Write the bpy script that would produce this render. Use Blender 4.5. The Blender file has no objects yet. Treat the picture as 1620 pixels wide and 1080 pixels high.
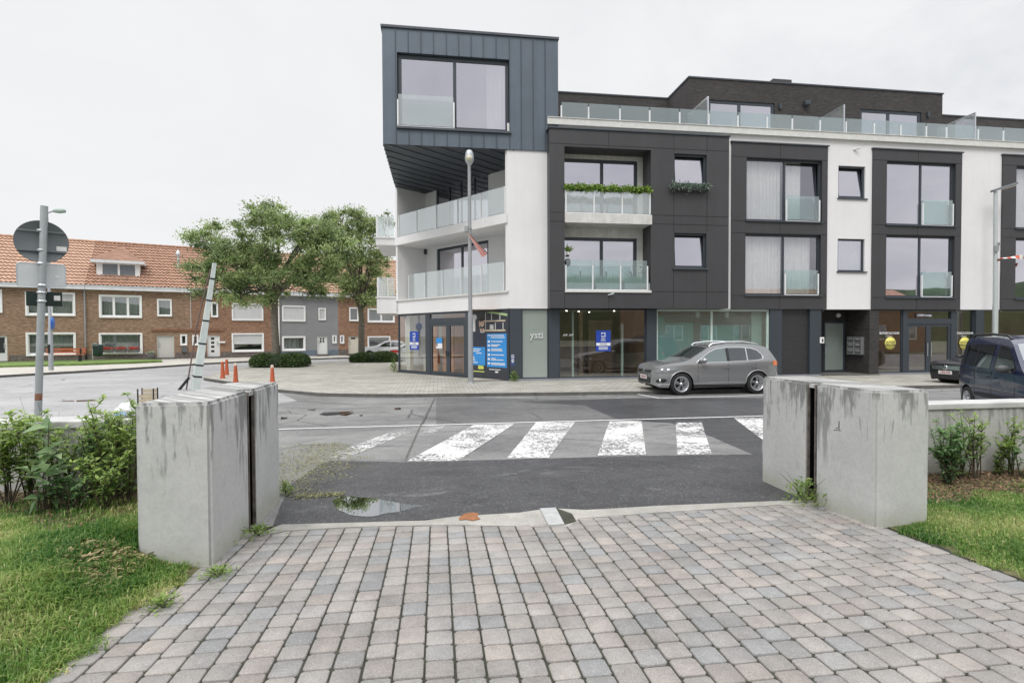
import bpy, bmesh, math, random
import numpy as np
from mathutils import Vector, Matrix
random.seed(7); rng = np.random.default_rng(7)
scn = bpy.context.scene
col = scn.collection
R = math.radians
# ------------------------------------------------------------------ camera
CAMH, FPX, CX, CY, PITCH, ROLL = 1.95, 840.0, 810.0, 548.0, 0.022, 0.0045
_f = Vector((0, math.cos(PITCH), -math.sin(PITCH)))
_r0 = Vector((1, 0, 0)); _u0 = Vector((0, math.sin(PITCH), math.cos(PITCH)))
CR = _r0*math.cos(ROLL) - _u0*math.sin(ROLL)
CU = _u0*math.cos(ROLL) + _r0*math.sin(ROLL)
CAMP = Vector((0, 0, CAMH))
cd = bpy.data.cameras.new('camera'); cam = bpy.data.objects.new('camera', cd); col.objects.link(cam)
cd.sensor_width = 36; cd.lens = FPX/1620*36; cd.shift_y = (CY-540)/1620; cd.clip_end = 3000; cd.clip_start = .05
cam.matrix_world = Matrix(((CR.x, CU.x, -_f.x, 0), (CR.y, CU.y, -_f.y, 0), (CR.z, CU.z, -_f.z, CAMH), (0, 0, 0, 1)))
scn.camera = cam

def ray(px, py):
    return (CR*((px-CX)/FPX) - CU*((py-CY)/FPX) + _f)
def hit(px, py, p0, n):
    d = ray(px, py); t = (Vector(p0)-CAMP).dot(n)/d.dot(n)
    return CAMP + d*t
def gz(px, py, z=0.0):
    return hit(px, py, (0, 0, z), Vector((0, 0, 1)))
AL = R(8.0)
UD = Vector((math.cos(AL), math.sin(AL), 0)); DD = Vector((-math.sin(AL), math.cos(AL), 0)); ZZ = Vector((0, 0, 1))
def prof(d):
    if d <= 5.0: return .33-.035*(d-2.5)
    if d <= 6.3: return .2425
    if d <= 12: return .2425*(12-d)/5.7
    return 0.0
def gp(px, py):                    # pixel to point on the sloping drive and road
    z = .2
    for _ in range(25):
        p = gz(px, py, z); z = .5*z+.5*prof(p.dot(DD))
    return p
def ud(u, d, z=0): 
    p = UD*u + DD*d; return Vector((p.x, p.y, z))
def frame(o, ex, ey):
    ez = Vector((0, 0, 1))
    return Matrix(((ex.x, ey.x, 0, o.x), (ex.y, ey.y, 0, o.y), (0, 0, 1, o.z), (0, 0, 0, 1)))
def on(F, px, py, off=0.0):        # pixel to (x, z) on the plane y=off of a frame
    ey = Vector((F[0][1], F[1][1], 0)); o = Vector((F[0][3], F[1][3], F[2][3]))
    p = hit(px, py, o+ey*off, ey); q = F.inverted() @ p
    return q.x, q.z
def rc(F, x0, y0, x1, y1, off=0.0):
    xm, ym = (x0+x1)/2, (y0+y1)/2
    return on(F, x0, ym, off)[0], on(F, x1, ym, off)[0], on(F, xm, y1, off)[1], on(F, xm, y0, off)[1]

# ------------------------------------------------------------------ mesh builder
class MB:
    def __init__(s, M=None): s.v = []; s.f = []; s.m = []; s.M = M; s.mi = 0; s.sm = []
    def add(s, vs, fs, smooth=False):
        o = len(s.v)
        if s.M is not None: vs = [s.M @ Vector(v) for v in vs]
        s.v += [tuple(v) for v in vs]
        s.f += [tuple(o+i for i in f) for f in fs]
        s.m += [s.mi]*len(fs); s.sm += [smooth]*len(fs)
        return s
    def box(s, x0, x1, y0, y1, z0, z1):
        if x0 > x1: x0, x1 = x1, x0
        if y0 > y1: y0, y1 = y1, y0
        if z0 > z1: z0, z1 = z1, z0
        v = [(x0,y0,z0),(x1,y0,z0),(x1,y1,z0),(x0,y1,z0),(x0,y0,z1),(x1,y0,z1),(x1,y1,z1),(x0,y1,z1)]
        return s.add(v, [(0,3,2,1),(4,5,6,7),(0,1,5,4),(1,2,6,5),(2,3,7,6),(3,0,4,7)])
    def bbox(s, x0, x1, y0, y1, z0, z1, b=.01):    # box with chamfered edges
        bm = bmesh.new(); bmesh.ops.create_cube(bm, size=1)
        for v in bm.verts: v.co = Vector(((x0+x1)/2+v.co.x*(x1-x0), (y0+y1)/2+v.co.y*(y1-y0), (z0+z1)/2+v.co.z*(z1-z0)))
        bmesh.ops.bevel(bm, geom=bm.edges[:], offset=b, segments=2, affect='EDGES', profile=.6)
        return s.bm(bm)
    def bm(s, bm, smooth=False):
        bm.verts.index_update()
        s.add([v.co.copy() for v in bm.verts], [[v.index for v in f.verts] for f in bm.faces], smooth); bm.free(); return s
    def quad(s, a, b, c, d): return s.add([a, b, c, d], [(0, 1, 2, 3)])
    def poly(s, pts): return s.add(pts, [tuple(range(len(pts)))])
    def prism(s, pts, h):           # pts: list of 3D points; h: vector
        n = len(pts); h = Vector(h); p = [Vector(q) for q in pts]
        nn = Vector((0,0,0))
        for i in range(n): nn += p[i].cross(p[(i+1) % n])
        if nn.dot(h) > 0: p = p[::-1]
        v = p+[q+h for q in p]
        return s.add(v, [tuple(range(n)), tuple(range(2*n-1, n-1, -1))]+[(i, n+i, n+(i+1) % n, (i+1) % n) for i in range(n)])
    def tube(s, pts, r, n=8, cap=True, smooth=True):
        pts = [Vector(p) for p in pts]; rr = r if isinstance(r, (list, tuple)) else [r]*len(pts)
        vs = []; N = len(pts)
        a = None
        for i, p in enumerate(pts):
            t = (pts[min(i+1, N-1)]-pts[max(i-1, 0)]).normalized()
            if a is None: a = t.orthogonal().normalized()
            else:
                a = (a - t*a.dot(t)); a = a.normalized() if a.length > 1e-6 else t.orthogonal().normalized()
            b = t.cross(a)
            for k in range(n):
                th = 2*math.pi*k/n; vs.append(p+(a*math.cos(th)+b*math.sin(th))*rr[i])
        fs = [(i*n+k, i*n+(k+1) % n, (i+1)*n+(k+1) % n, (i+1)*n+k) for i in range(N-1) for k in range(n)]
        s.add(vs, fs, smooth)
        if cap: s.add([vs[k] for k in range(n)][::-1], [tuple(range(n))]); s.add(vs[-n:], [tuple(range(n))])
        return s
    def lathe(s, pr, n=24, o=(0,0,0), ax='z', smooth=True):   # pr: list of (r, h)
        vs = []
        for r, h in pr:
            for k in range(n):
                t = 2*math.pi*k/n; x, y = r*math.cos(t), r*math.sin(t)
                q = (x, y, h) if ax == 'z' else ((x, h, y) if ax == 'y' else (h, x, y))
                vs.append(Vector(q)+Vector(o))
        m = len(pr)
        fs = [(i*n+k, i*n+(k+1) % n, (i+1)*n+(k+1) % n, (i+1)*n+k) for i in range(m-1) for k in range(n)]
        if ax == 'y': fs = [f[::-1] for f in fs]
        return s.add(vs, fs, smooth)
    def wall(s, x0, x1, z0, z1, holes, y=0.0, dep=.12):   # front face with openings and reveals
        xs = sorted(set([x0, x1]+[min(max(h[i], x0), x1) for h in holes for i in (0, 1)]))
        zs = sorted(set([z0, z1]+[min(max(h[i], z0), z1) for h in holes for i in (2, 3)]))
        for i in range(len(xs)-1):
            for j in range(len(zs)-1):
                cx, cz = (xs[i]+xs[i+1])/2, (zs[j]+zs[j+1])/2
                if any(h[0] < cx < h[1] and h[2] < cz < h[3] for h in holes): continue
                s.quad((xs[i], y, zs[j]), (xs[i+1], y, zs[j]), (xs[i+1], y, zs[j+1]), (xs[i], y, zs[j+1]))
        for h in holes:
            a, b, c, d = h[:4]; e = y+(h[4] if len(h) > 4 else dep)
            s.quad((a, y, c), (a, e, c), (a, e, d), (a, y, d)); s.quad((b, y, d), (b, e, d), (b, e, c), (b, y, c))
            s.quad((a, y, d), (a, e, d), (b, e, d), (b, y, d)); s.quad((a, y, c), (b, y, c), (b, e, c), (a, e, c))
        return s
    def build(s, name, mats, parent=None, smooth=None, loc=None, angle=None):
        me = bpy.data.meshes.new(name); me.from_pydata(s.v, [], s.f)
        for mt in (mats if isinstance(mats, (list, tuple)) else [mats]): me.materials.append(mt)
        me.polygons.foreach_set('material_index', s.m)
        sm = s.sm if smooth is None else [smooth]*len(s.f)
        me.polygons.foreach_set('use_smooth', sm)
        if angle: me.set_sharp_from_angle(angle=R(angle))
        me.update()
        o = bpy.data.objects.new(name, me); col.objects.link(o)
        if parent is not None: o.parent = parent
        if loc is not None: o.location = loc
        return o
def raw(name, V, F, mats, parent=None, colors=None, smooth=False):   # numpy mesh; F (n,k)
    me = bpy.data.meshes.new(name)
    V = np.asarray(V, dtype=np.float32); nv = len(V)
    me.vertices.add(nv); me.vertices.foreach_set('co', V.ravel())
    fl = F if isinstance(F, list) else [F]
    tot = sum(f.size for f in fl); nf = sum(len(f) for f in fl)
    me.loops.add(tot); me.loops.foreach_set('vertex_index', np.concatenate([f.ravel() for f in fl]).astype(np.int32))
    st = []; c = 0
    for f in fl:
        k = f.shape[1]; st.append(c+np.arange(len(f))*k); c += f.size
    me.polygons.add(nf); me.polygons.foreach_set('loop_start', np.concatenate(st).astype(np.int32))
    me.update(calc_edges=True); me.validate()
    if smooth: me.polygons.foreach_set('use_smooth', np.ones(nf, dtype=bool))
    if colors is not None:
        a = me.color_attributes.new('tint', 'FLOAT_COLOR', 'POINT')
        c4 = np.ones((nv, 4), dtype=np.float32); c4[:, :3] = colors; a.data.foreach_set('color', c4.ravel())
    for mt in (mats if isinstance(mats, (list, tuple)) else [mats]): me.materials.append(mt)
    o = bpy.data.objects.new(name, me); col.objects.link(o)
    if parent is not None: o.parent = parent
    return o
def thing(name, label, cat, loc=(0, 0, 0), rotz=0, group=None, M=None):
    o = bpy.data.objects.new(name, None); col.objects.link(o); o.empty_display_size = .3
    if M is not None: o.matrix_world = M
    else: o.location = loc; o.rotation_euler = (0, 0, rotz)
    return tag(o, label, cat, group)
def tag(o, label, cat, group=None):
    o['label'] = label; o['category'] = cat
    if group: o['group'] = group
    return o
def kind(o, k): o['kind'] = k; return o
def copy_tree(o, parent=None):
    c = o.copy(); col.objects.link(c)
    if parent is not None: c.parent = parent
    for ch in [x for x in col.objects if x.parent == o]: copy_tree(ch, c)
    return c
def text(s, size, mt, parent, M, name='lettering', align='CENTER', ext=.002):
    cu = bpy.data.curves.new('font', 'FONT'); cu.body = s; cu.size = size; cu.align_x = align; cu.align_y = 'CENTER'; cu.extrude = ext; cu.resolution_u = 2; cu.offset = size*.022
    t = bpy.data.objects.new('tmp', cu); col.objects.link(t)
    me = bpy.data.meshes.new_from_object(t.evaluated_get(bpy.context.evaluated_depsgraph_get()))
    bpy.data.objects.remove(t); bpy.data.curves.remove(cu)
    me.transform(M); me.name = name; me.materials.clear(); me.materials.append(mt)
    o = bpy.data.objects.new(name, me); col.objects.link(o)
    if parent is not None: o.parent = parent
    return o
def TX(x, y, z):   # text standing upright in a frame's xz plane facing -y
    return Matrix.Translation((x, y, z)) @ Matrix.Rotation(math.pi/2, 4, 'X')

# ------------------------------------------------------------------ materials
def nt(name):
    m = bpy.data.materials.new(name); m.use_nodes = True; n = m.node_tree; n.nodes.clear()
    return m, n, n.nodes.new('ShaderNodeOutputMaterial')
def N(n, t, **k):
    x = n.nodes.new(t)
    for a, b in k.items():
        if a.startswith('_'): setattr(x, a[1:], b)
        else:
            key = int(a[1:]) if a[0] == 'i' and a[1:].isdigit() else a.replace('__', ' ')
            x.inputs[key].default_value = b
    return x
def c4(c): return (c[0], c[1], c[2], 1)
def ramp(n, src, stops):
    r = n.nodes.new('ShaderNodeValToRGB'); e = r.color_ramp.elements
    while len(e) > len(stops): e.remove(e[-1])
    while len(e) < len(stops): e.new(.5)
    for q, (p, c) in zip(e, stops): q.position = p; q.color = c4(c) if isinstance(c, (tuple, list)) else (c, c, c, 1)
    n.links.new(src, r.inputs[0]); return r.outputs[0]
def noise(n, vec, scale, det=4, rough=.55, dist=0):
    x = N(n, 'ShaderNodeTexNoise', Scale=scale, Detail=det, Roughness=rough, Distortion=dist)
    if vec is not None: n.links.new(vec, x.inputs['Vector'])
    return x.outputs['Fac']
def mixc(n, fac, a, b, mode='MIX'):
    x = n.nodes.new('ShaderNodeMix'); x.data_type = 'RGBA'; x.blend_type = mode
    for v, i in ((fac, 0), (a, 6), (b, 7)):
        if hasattr(v, 'is_linked') or hasattr(v, 'links'): n.links.new(v, x.inputs[i])
        else: x.inputs[i].default_value = v if i == 0 else c4(v)
    return x.outputs[2]
def math2(n, op, a, b=None):
    x = n.nodes.new('ShaderNodeMath'); x.operation = op
    for i, v in ((0, a), (1, b)):
        if v is None: continue
        if isinstance(v, (int, float)): x.inputs[i].default_value = v
        else: n.links.new(v, x.inputs[i])
    return x.outputs[0]
def bump(n, src, st, dist=.01):
    b = N(n, 'ShaderNodeBump', Strength=st, Distance=dist); n.links.new(src, b.inputs['Height']); return b.outputs[0]
def scalev(n, vec, s):
    m = n.nodes.new('ShaderNodeMapping'); m.inputs['Scale'].default_value = s; n.links.new(vec, m.inputs[0]); return m.outputs[0]
def objco(n): return n.nodes.new('ShaderNodeTexCoord').outputs['Object']
def MAT(name, c, rough=.6, metal=0, var=.12, scale=3, bmp=0, bscale=80, spec=.5, coat=0, fine=.0, streak=0):
    m, n, out = nt(name); p = N(n, 'ShaderNodeBsdfPrincipled', Roughness=rough, Metallic=metal)
    p.inputs['Specular IOR Level'].default_value = spec; p.inputs['Coat Weight'].default_value = coat; p.inputs['Coat Roughness'].default_value = .05
    co = objco(n)
    if var:
        f = noise(n, co, scale, 6, .65)
        lo = tuple(max(0, x*(1-var)) for x in c); hi = tuple(min(1, x*(1+var)) for x in c)
        cc = ramp(n, f, [(.3, lo), (.7, hi)])
        if fine:
            g = ramp(n, noise(n, co, bscale, 2), [(.3, 1-fine), (.7, 1+fine*.6 if 1+fine*.6 < 1 else 1)])
            cc = mixc(n, 1.0, cc, g, 'MULTIPLY')
        if streak:
            k = ramp(n, noise(n, scalev(n, co, (5, 5, .22)), 1.0, 6, .7, .1), [(.32, 1-streak), (.6, 1.0)]); cc = mixc(n, 1.0, cc, k, 'MULTIPLY')
        n.links.new(cc, p.inputs['Base Color'])
    else: p.inputs['Base Color'].default_value = c4(c)
    if bmp: n.links.new(bump(n, noise(n, co, bscale, 3), bmp, .01), p.inputs['Normal'])
    n.links.new(p.outputs[0], out.inputs[0]); return m
def EMIT(name, c, s):
    m, n, out = nt(name); e = N(n, 'ShaderNodeEmission', Color=c4(c), Strength=s); n.links.new(e.outputs[0], out.inputs[0]); return m
def GLASS(name, refl, tint, gcol=(.9, .9, .95), rough=.01, haze=0.0, hcol=(.5, .55, .55)):
    m, n, out = nt(name)
    g = N(n, 'ShaderNodeBsdfGlossy', Roughness=rough, Color=c4(gcol)); t = N(n, 'ShaderNodeBsdfTransparent', Color=c4(tint))
    base = t.outputs[0]
    if haze:
        d = N(n, 'ShaderNodeBsdfDiffuse', Color=c4(hcol)); tl = N(n, 'ShaderNodeBsdfTranslucent', Color=c4(hcol))
        a0 = N(n, 'ShaderNodeMixShader', Fac=.45); n.links.new(d.outputs[0], a0.inputs[1]); n.links.new(tl.outputs[0], a0.inputs[2])
        a = N(n, 'ShaderNodeMixShader', Fac=haze); n.links.new(base, a.inputs[1]); n.links.new(a0.outputs[0], a.inputs[2]); base = a.outputs[0]
    lw = N(n, 'ShaderNodeLayerWeight', Blend=.35)
    f = math2(n, 'ADD', math2(n, 'MULTIPLY', lw.outputs['Facing'], (1-refl)*.6), refl)
    x = n.nodes.new('ShaderNodeMixShader'); n.links.new(f, x.inputs[0]); n.links.new(base, x.inputs[1]); n.links.new(g.outputs[0], x.inputs[2])
    n.links.new(x.outputs[0], out.inputs[0]); return m
def BRICK(name, c1, c2, mortar, bw=.21, bh=.065, var=.5):
    m, n, out = nt(name); p = N(n, 'ShaderNodeBsdfPrincipled', Roughness=.85)
    s = n.nodes.new('ShaderNodeSeparateXYZ'); n.links.new(objco(n), s.inputs[0])
    cb = n.nodes.new('ShaderNodeCombineXYZ'); n.links.new(math2(n, 'ADD', s.outputs[0], s.outputs[1]), cb.inputs[0]); n.links.new(s.outputs[2], cb.inputs[1])
    b = N(n, 'ShaderNodeTexBrick', Color1=c4(c1), Color2=c4(c2), Mortar=c4(mortar), Scale=1.0)
    b.inputs['Brick Width'].default_value = bw; b.inputs['Row Height'].default_value = bh; b.inputs['Mortar Size'].default_value = .008; b.inputs['Mortar Smooth'].default_value = .3
    n.links.new(cb.outputs[0], b.inputs['Vector'])
    q = ramp(n, noise(n, scalev(n, cb.outputs[0], (4, 11, 1)), 1.0, 3, .7), [(.25, 1-var), (.75, 1.0)])
    q2 = ramp(n, noise(n, cb.outputs[0], .5, 4, .6), [(.3, .78), (.7, 1.0)])
    cc = mixc(n, 1.0, mixc(n, 1.0, b.outputs[0], q, 'MULTIPLY'), q2, 'MULTIPLY')
    n.links.new(cc, p.inputs['Base Color']); n.links.new(bump(n, b.outputs['Fac'], -.4, .01), p.inputs['Normal'])
    n.links.new(p.outputs[0], out.inputs[0]); return m
def LEAF(name, dark, light, trans=.3, rough=.5, mid=None):
    m, n, out = nt(name); p = N(n, 'ShaderNodeBsdfPrincipled', Roughness=rough)
    a = N(n, 'ShaderNodeAttribute', _attribute_name='tint')
    s = n.nodes.new('ShaderNodeSeparateColor'); n.links.new(a.outputs[0], s.inputs[0])
    cc = ramp(n, s.outputs[0], [(0, dark), (1, light)] if mid is None else [(0, dark), (.45, mid), (1, light)])
    n.links.new(cc, p.inputs['Base Color'])
    t = n.nodes.new('ShaderNodeBsdfTranslucent'); n.links.new(cc, t.inputs[0])
    x = N(n, 'ShaderNodeMixShader', Fac=trans); n.links.new(p.outputs[0], x.inputs[1]); n.links.new(t.outputs[0], x.inputs[2])
    n.links.new(x.outputs[0], out.inputs[0]); return m
def TINT(name, rough=.7, bmp=.3, bscale=120, speck=.25):     # colour from the vertex attribute 'tint' (each piece's own pigment)
    m, n, out = nt(name); p = N(n, 'ShaderNodeBsdfPrincipled', Roughness=rough)
    a = N(n, 'ShaderNodeAttribute', _attribute_name='tint'); co = objco(n)
    g = ramp(n, noise(n, co, bscale, 3, .7), [(.3, 1-speck*1.3), (.6, 1.0)])
    d = ramp(n, noise(n, co, 3.0, 8, .75), [(.32, .66), (.6, 1.0)])
    cc = mixc(n, 1.0, mixc(n, 1.0, a.outputs[0], g, 'MULTIPLY'), d, 'MULTIPLY')
    sp = ramp(n, noise(n, co, 260, 1), [(.64, 0.0), (.72, 1.0)])
    cc = mixc(n, math2(n, 'MULTIPLY', sp, .55), cc, (.62, .6, .56))
    n.links.new(cc, p.inputs['Base Color'])
    if bmp: n.links.new(bump(n, noise(n, co, bscale, 4, .7), bmp, .004), p.inputs['Normal'])
    n.links.new(p.outputs[0], out.inputs[0]); return m
m_white = MAT('white_render', (.73, .725, .73), .85, var=.05, scale=.5, bmp=.15, bscale=150, streak=.03)
m_dark = MAT('anthracite_panel', (.047, .047, .051), .5, var=.10, scale=.7, bmp=.05, bscale=20, streak=.08)
m_joint = MAT('panel_joint', (.012, .012, .013), .8, var=0)
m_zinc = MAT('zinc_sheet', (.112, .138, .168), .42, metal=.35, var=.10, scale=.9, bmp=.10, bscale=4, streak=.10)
m_seam = MAT('zinc_seam', (.062, .076, .094), .5, metal=.2, var=.1)
m_post = MAT('pale_steel_post', (.74, .75, .76), .4, metal=.15, var=.05)
m_clear2 = GLASS('terrace_glass', .10, (.74, .82, .82), (.92, .95, .96), .02, .10, (.62, .68, .68))
m_shopc = GLASS('corner_shop_glass', .06, (.90, .92, .90), (.9, .9, .92))
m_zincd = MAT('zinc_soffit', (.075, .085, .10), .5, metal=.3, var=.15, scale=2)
m_alu = MAT('anthracite_aluminium', (.040, .050, .062), .4, var=.08, scale=2)
m_blk = MAT('black_rubber', (.01, .01, .011), .7, var=0)
m_steel = MAT('brushed_steel', (.62, .64, .66), .3, metal=.8, var=.08, scale=6)
m_wpaint = MAT('white_paint', (.78, .78, .77), .45, var=.06, scale=4)
m_sill = MAT('pale_stone', (.62, .62, .60), .7, var=.1, scale=6)
m_balc = MAT('pale_concrete', (.62, .61, .585), .8, var=.14, scale=2.5, bmp=.1, streak=.2)
m_dbrick = BRICK('dark_brick', (.055, .050, .050), (.085, .076, .074), (.035, .033, .033), .22, .06, .45)
m_curt = MAT('sheer_curtain', (.72, .72, .70), .9, var=.06, scale=3)
m_room = MAT('dim_room', (.10, .09, .085), .9, var=.2, scale=1)
m_win = GLASS('window_glass', .60, (.72, .75, .76), (.90, .88, .96))
m_shop = GLASS('shop_glass', .16, (.80, .84, .82), (.9, .9, .92))
m_frost = GLASS('frosted_glass', .14, (.55, .66, .66), (.9, .93, .95), .12, .78, (.66, .76, .71))
m_clear = GLASS('clear_glass', .08, (.84, .92, .90), (.92, .95, .96), .01, .05, (.7, .76, .76))
m_bfrost = GLASS('balcony_glass', .17, (.90, .94, .93), (.92, .95, .96), .02, .18, (.85, .87, .87))
m_winc = GLASS('window_glass_clear', .22, (.86, .88, .88), (.90, .88, .96))
# ================================================================== ground
def sheet(name, pts, off, mt, k='structure', flat=None, sub=0):
    """horizontal sheet following the road profile; pts are world points or pixels"""
    P = [Vector((p.x, p.y, 0)) if isinstance(p, Vector) else gp(*p) if flat is None else gz(p[0], p[1], flat) for p in pts]
    bm = bmesh.new(); vs = [bm.verts.new((p.x, p.y, 0)) for p in P]; f = bm.faces.new(vs)
    if f.normal.z < 0: f.normal_flip()
    bm.normal_update()
    if flat is None:
        for d in (5.0, 6.3, 12.0):
            bmesh.ops.bisect_plane(bm, geom=bm.verts[:]+bm.edges[:]+bm.faces[:], plane_co=DD*d, plane_no=DD)
    bmesh.ops.triangulate(bm, faces=bm.faces[:])
    for v in bm.verts: v.co.z = (prof(v.co.dot(DD)) if flat is None else flat)+off
    for f in bm.faces:
        f.normal_update()
        if f.normal.z < 0: f.normal_flip()
    o = MB().bm(bm).build(name, mt); o['kind'] = k; return o

def road_mat(name, lo, hi, speck, rough=(.45, .75), big=.35, crack=.8, dryf=.0):
    m, n, out = nt(name); p = N(n, 'ShaderNodeBsdfPrincipled'); co = objco(n)
    a = ramp(n, noise(n, scalev(n, co, (1, 1.8, 1)), big, 8, .68, .6), [(.33, lo), (.66, hi)])
    b = ramp(n, noise(n, co, 90, 2, .8), [(.3, 1-speck), (.7, 1.0)])
    cr = ramp(n, noise(n, co, 3.1, 5, .7), [(.3, .8), (.6, 1.0)])
    gr_ = ramp(n, noise(n, co, 34, 3, .75), [(.28, .62), (.62, 1.0)])
    cc = mixc(n, 1.0, mixc(n, 1.0, mixc(n, 1.0, a, b, 'MULTIPLY'), cr, 'MULTIPLY'), gr_, 'MULTIPLY')
    st = ramp(n, noise(n, co, 60, 0), [(.70, 0.0), (.76, 1.0)])
    cc = mixc(n, math2(n, 'MULTIPLY', st, .35), cc, (.5, .5, .48))
    vo = n.nodes.new('ShaderNodeTexVoronoi'); vo.feature = 'DISTANCE_TO_EDGE'; vo.inputs['Scale'].default_value = .42
    dn = N(n, 'ShaderNodeTexNoise', Scale=1.6, Detail=5.0); n.links.new(co, dn.inputs['Vector']); wv = mixc(n, .22, (0, 0, 0), dn.outputs['Color'], 'ADD'); va = n.nodes.new('ShaderNodeVectorMath'); n.links.new(co, va.inputs[0]); n.links.new(wv, va.inputs[1]); n.links.new(va.outputs[0], vo.inputs['Vector'])
    ck = math2(n, 'MULTIPLY', ramp(n, vo.outputs['Distance'], [(.004, 1.0), (.011, 0.0)]), ramp(n, noise(n, co, .3, 2), [(.48, 0.0), (.56, 1.0)]))
    cc = mixc(n, math2(n, 'MULTIPLY', ck, crack), cc, (.03, .03, .028))
    dry = ramp(n, noise(n, scalev(n, co, (.8, 1.6, 1)), .75, 6, .72, .5), [(.60, 0.0), (.70, 1.0)]); cc = mixc(n, math2(n, 'MULTIPLY', dry, dryf), cc, (.30, .30, .29))
    n.links.new(cc, p.inputs['Base Color'])
    n.links.new(ramp(n, noise(n, co, .55, 5, .7, .8), [(.35, rough[0]), (.65, rough[1])]), p.inputs['Roughness'])
    n.links.new(bump(n, noise(n, co, 130, 3, .8), .5, .006), p.inputs['Normal'])
    n.links.new(p.outputs[0], out.inputs[0]); return m
m_road = road_mat('old_asphalt', (.165, .165, .167), (.36, .357, .347), .45)
m_dkroad = road_mat('dark_asphalt', (.050, .050, .054), (.090, .090, .094), .5, (.35, .7), 1.0, .0, .40)
m_wet = road_mat('damp_asphalt', (.062, .062, .068), (.092, .092, .098), .4, (.3, .5), .9)
m_street = road_mat('pale_concrete_road', (.36, .36, .365), (.50, .50, .50), .25, (.45, .7), .3, .5)
m_strip = MAT('kerb_concrete', (.34, .33, .30), .85, var=.25, scale=2.2, bmp=.3, bscale=90, fine=.25)
m_kerbd = MAT('dark_kerb', (.10, .098, .09), .85, var=.3, scale=3, bmp=.3, bscale=60)
m_joints = MAT('mossy_joint', (.034, .036, .024), .95, var=.5, scale=9, bmp=.4, bscale=120)
m_soil = MAT('soil', (.055, .042, .028), .95, var=.5, scale=6, bmp=.8, bscale=40)
m_far = MAT('far_ground', (.16, .17, .12), .9, var=.2, scale=.05)
o = MB().quad((-700, -700, -.12), (700, -700, -.12), (700, 900, -.12), (-700, 900, -.12)).build('terrain', m_far); kind(o, 'structure')
sheet('asphalt_road', [ud(-90, 4.98), ud(90, 4.98), ud(90, 17.5), ud(6, 17.5), ud(-14, 24), ud(-20, 60), ud(-90, 60)], 0, m_road)
sheet('paving_bed', [ud(-9, -4), ud(9, -4), ud(9, 5.0), ud(-9, 5.0)], -.006, m_joints)
# pale side street left of the junction
KL = [(-260, 618), (0, 597.5), (100, 591.5), (200, 585.5), (330, 576.5), (440, 571), (560, 567), (640, 563)]
KP = [gz(x, y, 0.0) for x, y in KL]
sheet('side_street', [ud(-60, 8.0), ud(-8.5, 8.0), ud(-6.6, 13), gz(470, 634, 0), gz(441, 621, 0), gz(395, 613, 0), gz(322, 602, 0), gz(345, 593, 0), gz(395, 584, 0), gz(480, 577, 0), gz(553, 573, 0), gz(700, 567, 0)]+[p for p in KP[::-1]], .004, m_street)
sheet('dark_asphalt', [(430, 836), (445, 797), (462, 765), (505, 735), (522, 729), (640, 731), (800, 727), (1000, 721.5), (1205, 718.5), (1500, 711), (1480, 782), (1262, 791.5), (1000, 805), (673, 822)], .005, m_dkroad)
sheet('damp_road_patch', [(818, 636), (900, 632.5), (1000, 629.5), (1205, 629), (1400, 625), (1400, 652), (1205, 658), (1206, 717.5), (1190, 718), (1127, 691), (1062, 669), (985, 665), (925, 641)], .003, m_wet)
sheet('old_road_patch', [(690, 628.5), (760, 629), (900, 632.2), (818, 635.8), (925, 641), (984, 664.6), (690, 672)], .0025, road_mat('worn_asphalt', (.13, .13, .132), (.21, .21, .205), .5))
# crack filler along the joint between the two surfacings
mb = MB()
for a, b in (((688, 629), (664, 676)), ((664, 676), (641, 729)), ((470, 634), (560, 640)), ((560, 640), (688, 638))):
    A, B = gp(*a), gp(*b); s = (B-A).cross(ZZ).normalized()*.018
    mb.quad(A-s+ZZ*.006, B-s+ZZ*.006, B+s+ZZ*.006, A+s+ZZ*.006)
kind(mb.build('road_joint', m_kerbd), 'structure')
# puddles and dark wet spots on the road, level and mirror-like
m_pud = MAT('puddle_water', (.40, .41, .43), .012, metal=1.0, var=0)
def poly_px(name, pts, z, mt, wob=.0):
    P = [gz(x, y, z) for x, y in pts]; o = MB().prism([Vector((p.x, p.y, z)) for p in P], (0, 0, -.002)).build(name, mt); return kind(o, 'structure')
pz = .2425+.009
poly_px('puddle', [(470+x/7.043, 770+y/7.043) for x, y in ((393, 160), (412, 138), (440, 118), (480, 108), (530, 100), (600, 98), (660, 112), (720, 116), (800, 118), (900, 132), (985, 150), (1060, 162), (1130, 176), (1230, 192), (1380, 206), (1395, 214), (1300, 232), (1200, 262), (1140, 270), (1090, 282), (1010, 290), (950, 302), (890, 318), (840, 326), (760, 328), (680, 322), (620, 314), (580, 306), (520, 276), (470, 262), (440, 248), (430, 205))], pz, m_pud)
for pts in (((505, 655), (512, 652), (560, 650), (535, 655.5), (515, 657)), ((537, 656), (550, 653), (561, 652.5), (548, 657)), ((568, 656.5), (574, 655.5), (572, 658)), ((624, 645), (634, 644.5), (634, 647), (625, 647.5)), ((443, 659), (456, 660), (452, 662), (443, 663)), ((97, 634), (117, 633.2), (117, 634.6), (100, 634.8)), ((121, 633), (150, 631.6), (157, 633.6), (121, 635.2)), ((486, 648), (500, 646.5), (497, 649))):
    P = [gp(*p) for p in pts]; z = max(p.z for p in P)+.009
    poly_px('puddle', pts, z, m_pud)
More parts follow.
